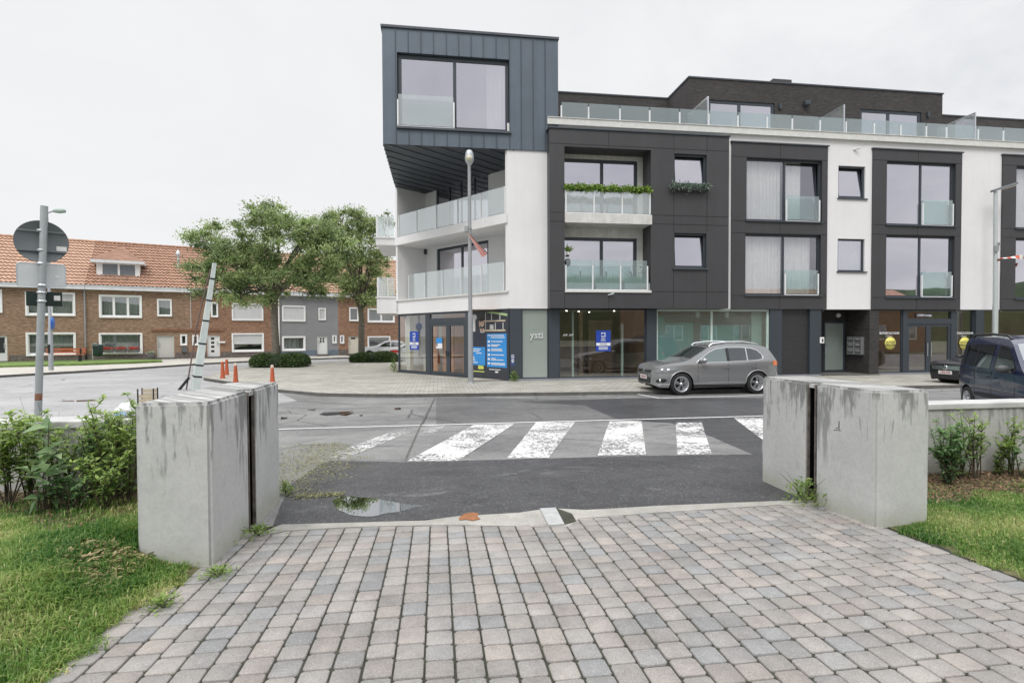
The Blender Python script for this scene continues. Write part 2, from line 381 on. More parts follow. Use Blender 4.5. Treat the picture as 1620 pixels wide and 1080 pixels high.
# road markings, worn through by noise
m, n, out = nt('worn_white_paint'); m_mark = m
p = N(n, 'ShaderNodeBsdfPrincipled', Roughness=.7); co = objco(n)
p.inputs['Base Color'].default_value = (.60, .60, .59, 1)
t = n.nodes.new('ShaderNodeBsdfTransparent'); x = n.nodes.new('ShaderNodeMixShader')
w1 = noise(n, scalev(n, co, (1, .6, 1)), 19, 6, .85); w2 = noise(n, co, 1.2, 3, .6)
aw = N(n, 'ShaderNodeAttribute', _attribute_name='tint'); sw = n.nodes.new('ShaderNodeSeparateColor'); n.links.new(aw.outputs[0], sw.inputs[0])
s = math2(n, 'ADD', math2(n, 'MULTIPLY', w1, .75), math2(n, 'ADD', math2(n, 'MULTIPLY', w2, .35), sw.outputs[0]))
f = ramp(n, s, [(.5, 0.0), (.56, 1.0)])
n.links.new(f, x.inputs[0]); n.links.new(t.outputs[0], x.inputs[1]); n.links.new(p.outputs[0], x.inputs[2]); n.links.new(x.outputs[0], out.inputs[0])
def mark(name, P, wear):
    V = []; F = []; n_ = 10
    for i in range(n_+1):
        a = P[0].lerp(P[3], i/n_); b = P[1].lerp(P[2], i/n_)
        for q in (a, b): V.append((q.x, q.y, prof(q.dot(DD))+.010))
    F = np.array([(2*i, 2*i+1, 2*i+3, 2*i+2) for i in range(n_)])
    nv = Vector(V[1])-Vector(V[0])
    if (nv.cross(Vector(V[2])-Vector(V[0]))).z < 0: F = F[:, ::-1].copy()
    o = raw(name, V, F, m_mark, colors=np.full((len(V), 3), wear)); return kind(o, 'structure')
for w, pts in ((-.035, [(632, 679), (668, 676), (544, 727), (509, 724)]), (-.005, [(749, 672.5), (814, 671), (724, 729.5), (643, 730.5)]), (.0, [(848, 668.5), (910, 667.5), (868, 725), (802, 725.5)]),
               (.005, [(964, 667), (1015, 666), (1022, 720), (945.5, 721)]), (-.01, [(1069, 669), (1110, 668), (1126, 719), (1071.5, 720.5)]), (.01, [(1161, 661.7), (1216, 661), (1290, 708), (1222, 708)]), (-.06, [(672, 673.5), (705, 673), (690, 684), (660, 693)])):
    mark('crossing_stripe', [gp(*q) for q in pts], w)
A, B = gp(440, 679.3), gp(1205, 658.3); dv = (B-A).normalized(); pv = Vector((-dv.y, dv.x, 0))*.06
A = A-dv*1.2; B2 = B+dv*18
mark('edge_line', [A-pv, A+pv, B2+pv, B2-pv], .09)
A, B = gz(1044, 630.3, 0), gz(1205, 625.5, 0); dv = (B-A).normalized(); pv = Vector((-dv.y, dv.x, 0))*.045; B = B+dv*14
mark('parking_line', [A-pv, A+pv, B+pv, B-pv], .10)
C2 = gz(1008, 623.6, 0); dv = (A-C2).normalized(); pv2 = Vector((-dv.y, dv.x, 0))*.045
mark('parking_line', [C2-pv2, C2+pv2, A+pv2, A-pv2], .10)
# concrete strip, drain and rust at the end of the drive
zs = .262
mb = MB(); a = [(395, 851), (450, 839), (560, 832.5), (673, 830), (723, 829.5), (848, 832), (900, 832), (916, 819.5), (1042, 810), (1232, 797.8), (1310, 800)]
b = [(428, 836), (445, 829), (560, 826), (673, 822.5), (723, 816), (820, 810.5), (870, 803), (926, 806), (1050, 799), (1262, 790.5), (1330, 790)]
for i in range(len(a)-1):
    q = [gz(*a[i], zs), gz(*a[i+1], zs), gz(*b[i+1], zs), gz(*b[i], zs)]
    mb.prism(q, (0, 0, -.06))
kind(mb.build('kerb_strip', m_strip), 'structure')
mb = MB(); q = [gz(x, y, zs+.012) for x, y in ((854, 803.5), (879, 802), (893, 828), (868, 830))]; mb.prism(q, (0, 0, -.03))
ob = mb.build('drain_cover', MAT('galvanised_plate', (.42, .43, .42), .5, metal=.3, var=.15, scale=9)); tag(ob, 'narrow grey metal drain cover set in the concrete strip of the drive', 'drain cover')
poly_px('dark_gap', [(880, 803), (905, 812), (912, 824), (893, 829)], zs+.004, m_joints)
poly_px('rust_stain', [(726, 818), (735, 812), (745, 810), (757, 811), (755, 816), (760, 820), (748, 823), (738, 821), (727, 822)], zs+.006, MAT('rusty_earth', (.25, .105, .045), .95, var=.35, scale=20))
# pavers: real blocks with rounded corners, each with its own pigment
def paver_field():
    V = []; F4 = []; Cc = []; P = .149
    base = [(.345, .325, .305), (.365, .334, .310), (.330, .318, .306), (.305, .306, .306), (.368, .342, .316), (.352, .330, .311), (.340, .324, .307), (.322, .313, .302), (.378, .338, .309)]
    r0 = np.random.default_rng(3); ncol = 0
    for iu in range(-62, 64):
        u = iu*P; off = r0.uniform(0, .15); d = -1.0+off
        while d < 4.99:
            L = r0.choice([.135, .145, .15, .16, .17], p=[.15, .3, .3, .15, .1]); dm = d+L/2
            end = 4.855-.004*u
            d2 = d+L
            if dm > end: break
            if d2 > end-.03: d2 = end
            ue = -1.70-.13*min(max((4.1-dm)/1.2, 0), 1)
            rr = 3.80+.05*math.sin(dm*3)
            if u > ue-.05 and u < rr:
                g = .0056; x0, x1, y0, y1 = u-P/2+g+r0.uniform(-.0015, .0015), u+P/2-g+r0.uniform(-.0015, .0015), d+g, d2-g
                ch = .009+r0.uniform(0, .006); tz = r0.uniform(-.003, .003); tl = r0.uniform(-.012, .012, 2)
                def ring(e, z, c):
                    pts = [(x0+e+c, y0+e), (x1-e-c, y0+e), (x1-e, y0+e+c), (x1-e, y1-e-c), (x1-e-c, y1-e), (x0+e+c, y1-e), (x0+e, y1-e-c), (x0+e, y0+e+c)]
                    res = []
                    for a, b in pts:
                        q = ud(a, b, prof(b)+z+tz+(a-u)*tl[0]+(b-dm)*tl[1]); res.append(q)
                    return res
                o = len(V); V += ring(0, -.02, ch)+ring(0, .0015, ch)+ring(.0045, .0050, ch*.8)
                for l in (0, 8):
                    for k in range(8): F4.append((o+l+k, o+l+(k+1) % 8, o+l+8+(k+1) % 8, o+l+8+k))
                t = o+16; F4 += [(t, t+1, t+2, t+3), (t, t+3, t+4, t+7), (t+4, t+5, t+6, t+7)]
                c = np.array(base[r0.integers(len(base))])*r0.uniform(.76, .98); Cc += [c]*24
            d = d2
    o = raw('brick_paving', [tuple(v) for v in V], np.array(F4), TINT('tumbled_paver', .8), colors=np.array(Cc))
    return kind(o, 'structure')
paver_field()
# pavement (plaza) in front of the shops
m, n, out = nt('grey_paving_blocks'); m_plaza = m
p = N(n, 'ShaderNodeBsdfPrincipled', Roughness=.8); co = objco(n)
rt = n.nodes.new('ShaderNodeMapping'); rt.inputs['Rotation'].default_value = (0, 0, -AL); n.links.new(co, rt.inputs[0])
b = N(n, 'ShaderNodeTexBrick', Color1=(.36, .345, .30, 1), Color2=(.46, .445, .40, 1), Mortar=(.15, .145, .12, 1), Scale=1.0)
b.inputs['Brick Width'].default_value = .3; b.inputs['Row Height'].default_value = .3; b.inputs['Mortar Size'].default_value = .01
n.links.new(rt.outputs[0], b.inputs['Vector'])
q = ramp(n, noise(n, scalev(n, rt.outputs[0], (.5, 1.6, 1)), .9, 7, .7), [(.3, .62), (.65, 1.0)])
mo = ramp(n, noise(n, rt.outputs[0], .35, 5, .7), [(.55, 0.0), (.75, 1.0)])
cc = mixc(n, math2(n, 'MULTIPLY', mo, .35), mixc(n, 1.0, b.outputs[0], q, 'MULTIPLY'), (.20, .20, .10))
n.links.new(cc, p.inputs['Base Color']); n.links.new(bump(n, b.outputs['Fac'], -.3, .01), p.inputs['Normal']); n.links.new(p.outputs[0], out.inputs[0])
SWZ = .10
ke = ud(90, 16.45)
KE = [ke, gz(1000, 624, 0), gz(640, 628.3, 0), gz(560, 627.8, 0), gz(505, 626.5, 0), gz(441, 620.5, 0), gz(395, 612.5, 0), gz(322, 601, 0), gz(335, 596, 0), gz(352, 591, 0), gz(395, 583, 0), gz(480, 576.5, 0), gz(553, 572.5, 0), gz(720, 566.5, 0)]
mb = MB(); mb.poly([Vector((p.x, p.y, SWZ)) for p in KE+[ud(40, 80), ud(90, 60)]][::1])
o = mb.build('pavement', m_plaza); kind(o, 'structure')
if o.data.polygons[0].normal.z < 0: o.data.flip_normals()
def kerb(pts, z0, z1, name, w=.14):
    mb = MB(); pts = [Vector((p.x, p.y, 0)) for p in pts]
    for i in range(len(pts)-1):
        a, b = pts[i], pts[i+1]; t = (b-a).normalized(); s = Vector((t.y, -t.x, 0))
        mb.quad(a+ZZ*z0-s*0, b+ZZ*z0, b+ZZ*z1, a+ZZ*z1)
        mb.mi = 1; mb.quad(a+ZZ*z1, b+ZZ*z1, b+s*w+ZZ*z1, a+s*w+ZZ*z1); mb.mi = 0
    return kind(mb.build(name, [m_kerbd, m_strip]), 'structure')
kerb(KE[:14], -.02, SWZ+.006, 'kerb')
# far pavement of the side street
HZ = .30
HA = R(29.5)      # terrace direction
HP = gz(262, 567.3, HZ); HE = Vector((math.cos(HA), math.sin(HA), 0)); HN = Vector((-math.sin(HA), math.cos(HA), 0))
mb = MB(); K2 = [Vector((p.x, p.y, .12)) for p in KP]
for i in range(len(K2)-1):
    bk = []
    for p in (K2[i], K2[i+1]):
        q = p + HN*((HP-p).dot(HN)+.3); bk.append(Vector((q.x, q.y, HZ-.01)))
    mb.quad(K2[i], K2[i+1], bk[1], bk[0])
kind(mb.build('far_pavement', MAT('far_paving', (.42, .40, .36), .85, var=.15, scale=1.5, bmp=.1)), 'structure')
kerb(KP[::-1], -.01, .126, 'far_kerb')
gp_ = [(-60, 583), (0, 581), (60, 579), (130, 577), (200, 574.5), (256, 572.3), (256, 570.6), (130, 570.2), (0, 572), (-60, 573)]
# ================================================================== apartment building
D0 = 21.08
BF = frame(ud(0, D0, 0), UD, DD); BI = BF.inverted()
B = thing('apartment_building', 'large white and anthracite apartment block with shops below and a zinc clad corner box', 'apartment building', M=BF)
def r(x0, y0, x1, y1, off=0.0): return rc(BF, x0, y0, x1, y1, off)
def bu(px, py, off=0.0): return on(BF, px, py, off)[0]
def bz(px, py, off=0.0): return on(BF, px, py, off)[1]
I4 = Matrix.Identity(4)
def curtain(par, T, x0, x1, y, z0, z1, amp=.035, mt=None, wl=.16):
    n_ = max(8, int((x1-x0)/wl*6)); mb = MB(T); ph = random.random()*6
    vs = []
    for i in range(n_+1):
        x = x0+(x1-x0)*i/n_; w = amp*(math.sin((x-x0)/wl*6.28+ph)+.5*math.sin((x-x0)/wl*2.9+ph*2))
        vs += [(x, y+w*.5, z1), (x, y+w, z0)]
    mb.add(vs, [(2*i, 2*i+1, 2*i+3, 2*i+2) for i in range(n_)], True)
    return mb.build('curtain', mt or m_curt, par)
def window(par, T, x0, x1, z0, z1, y, splits=(), fw=.07, fm=None, gm=None, dep=.07, curt=None, tilt=None, name='window', bars=None, hsplit=None):
    mb = MB(T); fm = fm or m_alu; gm = gm or m_win
    mb.box(x0, x0+fw, y, y+dep, z0, z1); mb.box(x1-fw, x1, y, y+dep, z0, z1)
    mb.box(x0+fw, x1-fw, y, y+dep, z1-fw, z1); mb.box(x0+fw, x1-fw, y, y+dep, z0, z0+fw)
    xs = [x0+fw]
    for s in splits:
        xm = x0+(x1-x0)*s; mb.box(xm-fw*.5, xm+fw*.5, y+.003, y+dep-.003, z0+fw, z1-fw); xs += [xm-fw*.5, xm+fw*.5]
    xs.append(x1-fw)
    if hsplit: zm = z0+(z1-z0)*hsplit; mb.box(x0+fw, x1-fw, y+.006, y+dep-.006, zm-fw*.4, zm+fw*.4)
    o = mb.build(name, fm, par)
    g = MB(T)
    for i in range(0, len(xs), 2):
        t = tilt if (tilt and i == len(xs)-2) else 0
        a, b = xs[i], xs[i+1]; c, d = z0+fw, z1-fw
        if t:    # sash tipped inwards at the top
            k = MB(T); e = .055
            P = lambda x, z: (x, y+dep*.5+.004+t*(z-c)/(d-c), z)
            for q in ((a, a+e, c, d), (b-e, b, c, d), (a+e, b-e, c, c+e), (a+e, b-e, d-e, d)):
                k.prism([P(q[0], q[2]), P(q[1], q[2]), P(q[1], q[3]), P(q[0], q[3])], T.to_3x3() @ Vector((0, .05, 0)) if False else (0, .05, 0))
            k.build('sash', fm, o)
            g.quad(P(a+e, c+e), P(b-e, c+e), P(b-e, d-e), P(a+e, d-e))
        else: g.quad((a, y+dep*.5, c), (b, y+dep*.5, c), (b, y+dep*.5, d), (a, y+dep*.5, d))
    g.build('pane', gm, o)
    if curt:
        for (a, b, *mm) in curt: curtain(o, T, x0+(x1-x0)*a, x0+(x1-x0)*b, y+.22, z0+.03, z1-.03, mt=mm[0] if mm else None)
    return o
def rail(par, T, x0, x1, y, z0, z1, posts, gm, pw=.045, ph=.93, gap=.03):
    mb = MB(T); mb.box(x0-pw/2, x1+pw/2, y-.022, y+.022, z0+.001, z0+.035); o = mb.build('railing', m_post, par)
    for x in posts: mb = MB(T); mb.box(x-pw/2, x+pw/2, y-.035, y+.03, z0+.036, z0+(z1-z0)*ph); mb.build('post', m_post, o)
    g = MB(T); e = sorted(set([x0]+list(posts)+[x1]))
    for a, b in zip(e[:-1], e[1:]):
        if b-a > .15: g.box(a+gap*.6, b-gap*.6, y-.009, y+.009, z0+.06, z1)
    g.build('glass_panel', gm, o); return o
zSof = bz(1010, 488.4); zSlabB = bz(1340, 220.6, -.12); zSlabT = bz(1340, 211, -.12)
uC = bu(803, 350); uR = bu(1790, 350); uZR = bu(883, 130, -.05); uL = bu(605, 130, -.05)
Pw = hit(626, 340, ud(uL, 0), UD); Pl = BI @ Vector((Pw.x, Pw.y, 0)); yP = Pl.y
Cw = BF @ Vector((uC, 0, 0)); P0 = Vector((Pw.x, Pw.y, 0)); ec = (Cw-P0); CL = ec.length; ec.normalize(); nc = Vector((-ec.y, ec.x, 0))
CF = frame(P0, ec, nc); TC = BI @ CF
# ---- main facade -------------------------------------------------
d1 = r(869.5, 206, 1153, 488, -.45); uD0, uD1 = d1[0], d1[1]; zD1 = bz(1010, 209.5, -.45)
big = []    # the narrower anthracite frames
for (x0, x1, yt) in ((1157.5, 1309, 228.5), (1380.5, 1521, 239), (1585.5, 1735, 249)):
    big.append([bu(x0, 350, -.06), bu(x1, 350, -.06), bz((x0+x1)/2, yt, -.06)])
winA = [r(1177, 254, 1296, 351.5, .12), r(1175, 372, 1294, 467.5, .12)]
winB = [r(1397.5, 259, 1506, 358, .12), r(1396.5, 374, 1504, 470.5, .12)]
winC = [r(1601, 267, 1712, 364, .12), r(1600, 379, 1710, 473, .12)]
smal = [r(1323.5, 264, 1366, 315, .1), r(1322.5, 378.5, 1365, 430, .1)]
holes = [(h[0], h[1], h[2], h[3], .1) for h in smal]
holes += [(uD0+.1, uD1-.1, zSof-.1, zD1-.1, .02)]+[(b[0]+.1, b[1]-.1, zSof-.1, b[2]-.1, .02) for b in big]
mb = MB(); mb.wall(uC, uR, zSof, zSlabB, holes, 0.0); mb.quad((uC, 0, zSof), (uC, .4, zSof), (uR, .4, zSof), (uR, 0, zSof))
# rest of the shell: side, back, roof
yB = 13.0
mb.quad((uL, yP, zSof), (uL, yP, zSlabT), (uL, yB, zSlabT), (uL, yB, zSof)); mb.quad((uR, 0, 0), (uR, yB, 0), (uR, yB, zSlabT), (uR, 0, zSlabT)); mb.quad((uL, yB, 0), (uL, yB, zSlabT), (uR, yB, zSlabT), (uR, yB, 0))
mb.build('facade_wall', m_white, B)
mb = MB(); mb.quad((uL, yP+.4, zSlabT-.05), (uC, .4, zSlabT-.05), (uR, .2, zSlabT-.05), (uR, yB, zSlabT-.05)); mb.quad((uL, yP+.4, zSlabT-.05), (uR, yB, zSlabT-.05), (uL, yB, zSlabT-.05), (uL, yB, zSlabT-.05)) if False else mb.poly([(uL, yP+.4, zSlabT-.05), (uR, yB, zSlabT-.05), (uL, yB, zSlabT-.05)])
mb.build('terrace_floor', m_sill, B)
mb = MB(); uI = uC+1.9; mb.quad((uI, 3.2, zSof), (uR, 3.2, zSof), (uR, 3.2, zSlabB), (uI, 3.2, zSlabB))
zmid = (winA[0][2]+winA[1][3])/2
mb.quad((uI, .3, zmid), (uR, .3, zmid), (uR, 3.2, zmid), (uI, 3.2, zmid)); mb.quad((uI, .3, zSof+.2), (uR, .3, zSof+.2), (uR, 3.2, zSof+.2), (uI, 3.2, zSof+.2)); mb.quad((uI, .3, zSlabB-.02), (uR, .3, zSlabB-.02), (uR, 3.2, zSlabB-.02), (uI, 3.2, zSlabB-.02))
for u in (uI, uD1, big[0][1]+.3, big[1][0]-.3, big[1][1]+.3, big[2][0]-.2): mb.quad((u, .3, zSof), (u, 3.2, zSof), (u, 3.2, zSlabB), (u, .3, zSlabB))
mb.build('room_interior', m_room, B)
# roof edge slab
mb = MB(); mb.box(uD0+.0, uR, -.14, .5, zSlabB, zSlabT); mb.box(uD0, uR, -.17, -.0, zSlabT, zSlabT+.025)
mb.build('roof_edge', m_sill, B)
# ---- anthracite boxes --------------------------------------------
def cladding(u0, u1, z0, z1, y, hs, joints_v, joints_h, name='cladding_box'):
    mb = MB(); mb.wall(u0, u1, z0, z1, hs, y)
    mb.quad((u0, y, z0), (u0, y, z1), (u0, .0, z1), (u0, .0, z0)); mb.quad((u1, y, z0), (u1, .0, z0), (u1, .0, z1), (u1, y, z1)); mb.quad((u0, y, z0), (u0, .2, z0), (u1, .2, z0), (u1, y, z0)); mb.quad((u0, y, z1), (u1, y, z1), (u1, .0, z1), (u0, .0, z1))
    o = mb.build(name, m_dark, B)
    mb = MB(); w = .011
    def free(x, z): return not any(h[0]-.02 < x < h[1]+.02 and h[2]-.02 < z < h[3]+.02 for h in hs)
    def segs(a, b, f):
        n_ = 120; cur = None; res = []
        for i in range(n_+1):
            t = a+(b-a)*i/n_
            if f(t):
                if cur is None: cur = t
                last = t
            elif cur is not None: res.append((cur, last)); cur = None
        if cur is not None: res.append((cur, last))
        return res
    for x, za, zb in joints_v:
        for a, b in segs(za, zb, lambda t: free(x, t)): mb.box(x-w, x+w, y-.0025, y+.01, a, b)
    for z in joints_h:
        for a, b in segs(u0+.01, u1-.01, lambda t: free(t, z)): mb.box(a, b, y-.0035, y+.01, z-w, z+w)
    mb.build('panel_joints', m_joint, o)
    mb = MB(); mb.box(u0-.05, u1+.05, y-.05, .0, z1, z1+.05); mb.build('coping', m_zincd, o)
    return o
rec = r(893.2, 234.5, 1029.8, 461, -.45)
sm2 = [r(1066.5, 244, 1118, 293, -.45), r(1066.3, 369, 1117.5, 424.5, -.45)]
hj = lambda y: bz(1010, y, -.45)
cladding(uD0, uD1, zSof, zD1, -.45, [(rec[0], rec[1], rec[2], rec[3], .87)]+[(h[0], h[1], h[2], h[3], .14) for h in sm2],
         [(bu(963, 210, -.45), rec[3], zD1), (bu(1066, 300, -.45), zSof, zD1), (bu(1118.5, 300, -.45), zSof, zD1), (bu(893, 470, -.45), zSof, rec[2]), (bu(963, 470, -.45), zSof, rec[2])],
         [hj(233), hj(339.5), hj(353.5), hj(461)])
for h in sm2:
    o = window(B, I4, h[0], h[1], h[2], h[3], -.35, fw=.075, tilt=.13)
    mb = MB(); mb.box(h[0]-.06, h[1]+.06, -.53, -.4, h[2]-.05, h[2]+.005); mb.build('window_sill', m_zincd, o)
Wd = {0: [(.02, .5), (.55, .78)], 1: [(.02, .52), (.54, .92)], 2: None, 3: None, 4: [(.0, .5)], 5: None}
k = 0
for bi, (b, ws) in enumerate(zip(big, (winA, winB, winC))):
    cladding(b[0], b[1], zSof, b[2], -.06, [(w[0], w[1], w[2], w[3], .2) for w in ws],
             [((b[0]+b[1])/2, ws[0][3], b[2]), ((b[0]+b[1])/2, ws[1][3], ws[0][2]), ((b[0]+b[1])/2, zSof, ws[1][2])],
             [ws[0][3]+.02, ws[0][2]-.02, ws[1][3]+.02, ws[1][2]-.02])
    for j, w in enumerate(ws):
        o = window(B, I4, w[0], w[1], w[2], w[3], .06, splits=(.52,), fw=.085, curt=Wd[k], gm=m_winc if Wd[k] else m_win, tilt=.16 if (bi == 0 and j == 0) else None); k += 1
        mb = MB(); mb.box(w[0]-.04, w[1]+.04, -.13, .06, w[2]-.045, w[2]+.004); mb.build('window_sill', m_zincd, o)
        xa, xb = w[0]+(w[1]-w[0])*.53, w[1]-.10; zt = w[2]+(w[3]-w[2])*.42
        rail(B, I4, xa, xb, -.02, w[2]+.01, zt, (xa, xb), m_clear, .05, .86)
for h in smal:
    o = window(B, I4, h[0], h[1], h[2], h[3], .07, fw=.075, tilt=.13 if h is smal[0] else None, curt=None if h is smal[0] else [(.05, .95)])
    mb = MB(); mb.box(h[0]-.05, h[1]+.1, -.06, .08, h[2]-.045, h[2]+.004); mb.build('window_sill', m_zincd, o)
# recessed balconies
yb = .42; bw = .02
zs1 = bz(960, 338.7, -.45); zs0 = bz(960, 353.8, -.45)
mb = MB(); mb.box(rec[0]+.004, rec[1]+.02, -.52, yb, zs0, zs1); mb.build('balcony_slab', m_balc, B)
zf0 = rec[2]
mb = MB(); mb.box(rec[0]+.004, rec[1]+.01, -.50, yb, zf0-.04, zf0+.05); mb.build('balcony_slab', m_sill, B)
bw1 = (rec[0]-.35, bu(1008.5, 300, yb), zs1, bz(945, 252.5, yb)); bw0 = (rec[0]-.35, bu(1007.5, 420, yb), zf0+.05, bz(945, 376, yb))
mb = MB(); mb.wall(rec[0]-.4, rec[1]+.1, zf0-.1, zSlabB, [bw1+(.1,), bw0+(.1,)], yb-.005); mb.quad((rec[0]-.4, yb-.01, zs0), (rec[0]-.4, yb-.01, zs0), (rec[0]-.4, yb-.01, zs0), (rec[0]-.4, yb-.01, zs0)) if False else None
mb.build('balcony_wall', m_balc, B)
for w in (bw1, bw0): window(B, I4, w[0], w[1], w[2], w[3], yb+.04, splits=(.585,), fw=.13, curt=None)
pz1 = [bu(x, 320, -.44) for x in (895, 939.5, 984, 1028)]
rail(B, I4, pz1[0], pz1[3], -.44, zs1+.0, bz(960, 302.5, -.44), pz1, m_bfrost, .05, 1.0)
pz0 = [bu(x, 440, -.42) for x in (895, 937.5, 981.5, 1024)]
rail(B, I4, pz0[0], pz0[3], -.42, zf0+.05, bz(960, 411.5, -.42), pz0, m_clear, .05, .82)
# white tube vents on the facade
for px, py, off in ((1353.5, 236.5, 0), (966, 465.5, -.45), (1000, 320, 0)):
    if px == 1000: continue
    x, z = on(BF, px, py, off); mb = MB(); mb.tube([(x-.1, off, z-.03), (x+.08, off-.16, z+.02)], .035, 8); mb.build('drain_spout', m_steel, B)
# ---- zinc box ----------------------------------------------------
yr0 = 1.75; zz0 = bz(740, 233.5, -.05); zz1 = bz(745, 53.5, -.05); yz = -.05; yzb = yP+.5
zw = r(628.5, 88.5, 806.5, 206, yz)
mb = MB(); mb.wall(uL, uZR, zz0, zz1, [zw+(.22,)], yz)
for u in (uL, uZR): mb.quad((u, yz, zz0), (u, yz, zz1), (u, yzb, zz1), (u, yzb, zz0))
mb.quad((uL, yzb, zz0), (uL, yzb, zz1), (uZR, yzb, zz1), (uZR, yzb, zz0)); mb.quad((uL, yz, zz1), (uZR, yz, zz1), (uZR, yzb, zz1), (uL, yzb, zz1))
zb = mb.build('zinc_box', m_zinc, B)
mb = MB(); mb.box(uL-.05, uZR+.03, yz-.06, yzb, zz1, zz1+.09); mb.build('coping', m_zincd, zb)
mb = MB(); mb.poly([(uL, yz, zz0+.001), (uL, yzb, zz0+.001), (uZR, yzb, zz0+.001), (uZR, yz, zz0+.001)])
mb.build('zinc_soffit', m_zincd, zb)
mb = MB(TC); ex3 = TC.to_3x3() @ Vector((1, 0, 0)); ny3 = TC.to_3x3() @ Vector((0, 1, 0))
for i in range(-8, 20):
    x = i*.60+.1; p = Pl+ex3*x; yo = -99.0
    yo = max((uL+.02-p.x)/ny3.x, (yz+.02-p.y)/ny3.y)
    if yo < yr0-.1 and -4 < x < CL+.5: mb.box(x-.011, x+.011, yo, yr0, zz0-.028, zz0)
mb.build('soffit_seams', m_seam, zb)
mb = MB(); sx = [626, 646, 666, 686, 706.5, 726, 745.5, 765, 785, 806]
for i, px in enumerate(sx):
    x = bu(px, 130, yz); mb.box(x-.014, x+.014, yz-.035, yz, zw[3]+.03 if x < zw[1]-.02 and i > 0 else zz0, zz1)
    if 0 < i and x < zw[1]-.02: mb.box(x-.014, x+.014, yz-.035, yz, zz0, zw[2]-.05)
for px in (824.5, 843.5, 862.5):
    x = bu(px, 130, yz); mb.box(x-.014, x+.014, yz-.035, yz, zz0, zz1)
for i in range(12):
    y = yz+.3+i*.46
    if y < yzb: mb.box(uL-.028, uL, y-.012, y+.012, zz0, zz1)
mb.build('standing_seams', m_seam, zb)
o = window(B, I4, zw[0]+.03, zw[1]-.03, zw[2]+.04, zw[3]-.03, yz+.14, splits=(.505,), fw=.13, curt=[(.80, .97)])
mb = MB(); mb.box(zw[0]-.03, zw[1]+.05, yz-.10, yz+.15, zw[2]-.05, zw[2]+.03); mb.build('window_sill', m_zincd, o)
a, b = bu(629.5, 180, yz), bu(718, 180, yz)
rail(B, I4, a, b, yz-.04, zw[2]+.03, bz(675, 152, yz), (a, b), m_bfrost, .05, .82)
mb = MB(); mb.box(uL+.3, uZR-.3, 3.0, 3.05, zz0+.1, zz1-.1); mb.box(uL+.3, uZR-.3, .3, 3.0, zz0+.08, zz0+.1); mb.box(uL+.3, uZR-.3, .3, 3.0, zz1-.1, zz1-.08); mb.build('room_interior', m_room, B)
# ---- corner wing: two recessed balconies --------------------------
def c(px, py, off=0.0): return on(CF, px, py, off)
zl = c(715, 467.5)[1]; zsb = c(715, 370.5)[1]; zst = zsb+.36; yr = 1.75
mb = MB(TC); mb.quad((0, 0, zSof), (CL, 0, zSof), (CL, 0, zl-.06), (0, 0, zl-.06)); mb.quad((0, 0, zSof), (0, .5, zSof), (CL, .5, zSof), (CL, 0, zSof))
mb.box(-.02, .13, 0, yr+.2, zSof+.01, zz0-.01); mb.box(CL-.13, CL-.006, .01, yr+.1, zl, zz0-.01)
cw = []
a, t = c(690, 340, yr)[0], c(730, 279.5, yr)[1]; cw.append((a, c(772.5, 300, yr)[0], zst, t))
a, t = c(691, 440, yr)[0], c(730, 387, yr)[1]; cw.append((a, c(772.5, 400, yr)[0], zl, t))
mb.wall(.1, CL-.1, zl-.1, zz0, [w+(.12,) for w in cw], yr)
mb.build('facade_wall', m_white, B)
mb = MB(TC); mb.box(.13, CL-.13, .02, yr, zl-.1, zl-.03); mb.box(-.06, CL+.03, -.07, .25, zl-.06, zl+.01); mb.build('balcony_slab', m_sill, B)
mb = MB(TC); mb.box(-.01, CL+.004, -.06, yr, zsb, zst); mb.build('balcony_slab', m_white, B)
window(B, TC, *cw[0], yr+.05, splits=(.26, .49, .74), fw=.07)
window(B, TC, *cw[1], yr+.05, splits=(.5,), fw=.12)
mb = MB(TC); mb.box(.3, CL-.2, yr+2, yr+2.05, zl, zz0); mb.build('room_interior', m_room, B)
ps = [c(x, 350, -.02)[0] for x in (631.5, 659.5, 690.5, 724.5, 761, 799.5)]
rail(B, TC, ps[0], ps[-1], -.02, zst, zst+1.1, ps, m_bfrost, .04, .97)
ps = [c(x, 450, .5)[0] for x in (647, 672.5, 700.5, 730, 762, 797.5)]
rail(B, TC, ps[0], ps[-1], .5, zl-.03, c(715, 425, .5)[1], ps, m_bfrost, .04, .97)
for px, py in ((673, 296), (674, 398.5)):
    x, z = c(px, py, yr); mb = MB(TC); mb.bbox(x-.09, x+.09, yr-.13, yr-.002, z-.13, z+.13, .015); o = mb.build('wall_lamp', m_alu, B)
# street-side balconies of the corner
for zt, th, hh, x1_ in ((6.84, .34, 1.1, 1.02), (3.84, .78, 1.05, 1.0)):
    mb = MB(); mb.box(uL-x1_, uL-.01, yP+.35, yP+4.2, zt-th, zt); mb.box(uL-x1_-.05, uL-.01, yP+.30, yP+4.25, zt, zt+.05); mb.build('balcony_slab', m_white, B)
    rail(B, I4, uL-x1_+.05, uL-.1, yP+.42, zt+.05, zt+hh, (uL-x1_+.08, uL-.45), m_bfrost, .04, 1.0)
    TS = Matrix.Translation((uL-x1_+.04, yP+.45, 0)) @ Matrix.Rotation(math.pi/2, 4, 'Z')
    rail(B, TS, 0, 3.6, 0, zt+.05, zt+hh, (0, 1.2, 2.4, 3.6), m_bfrost, .04, 1.0)
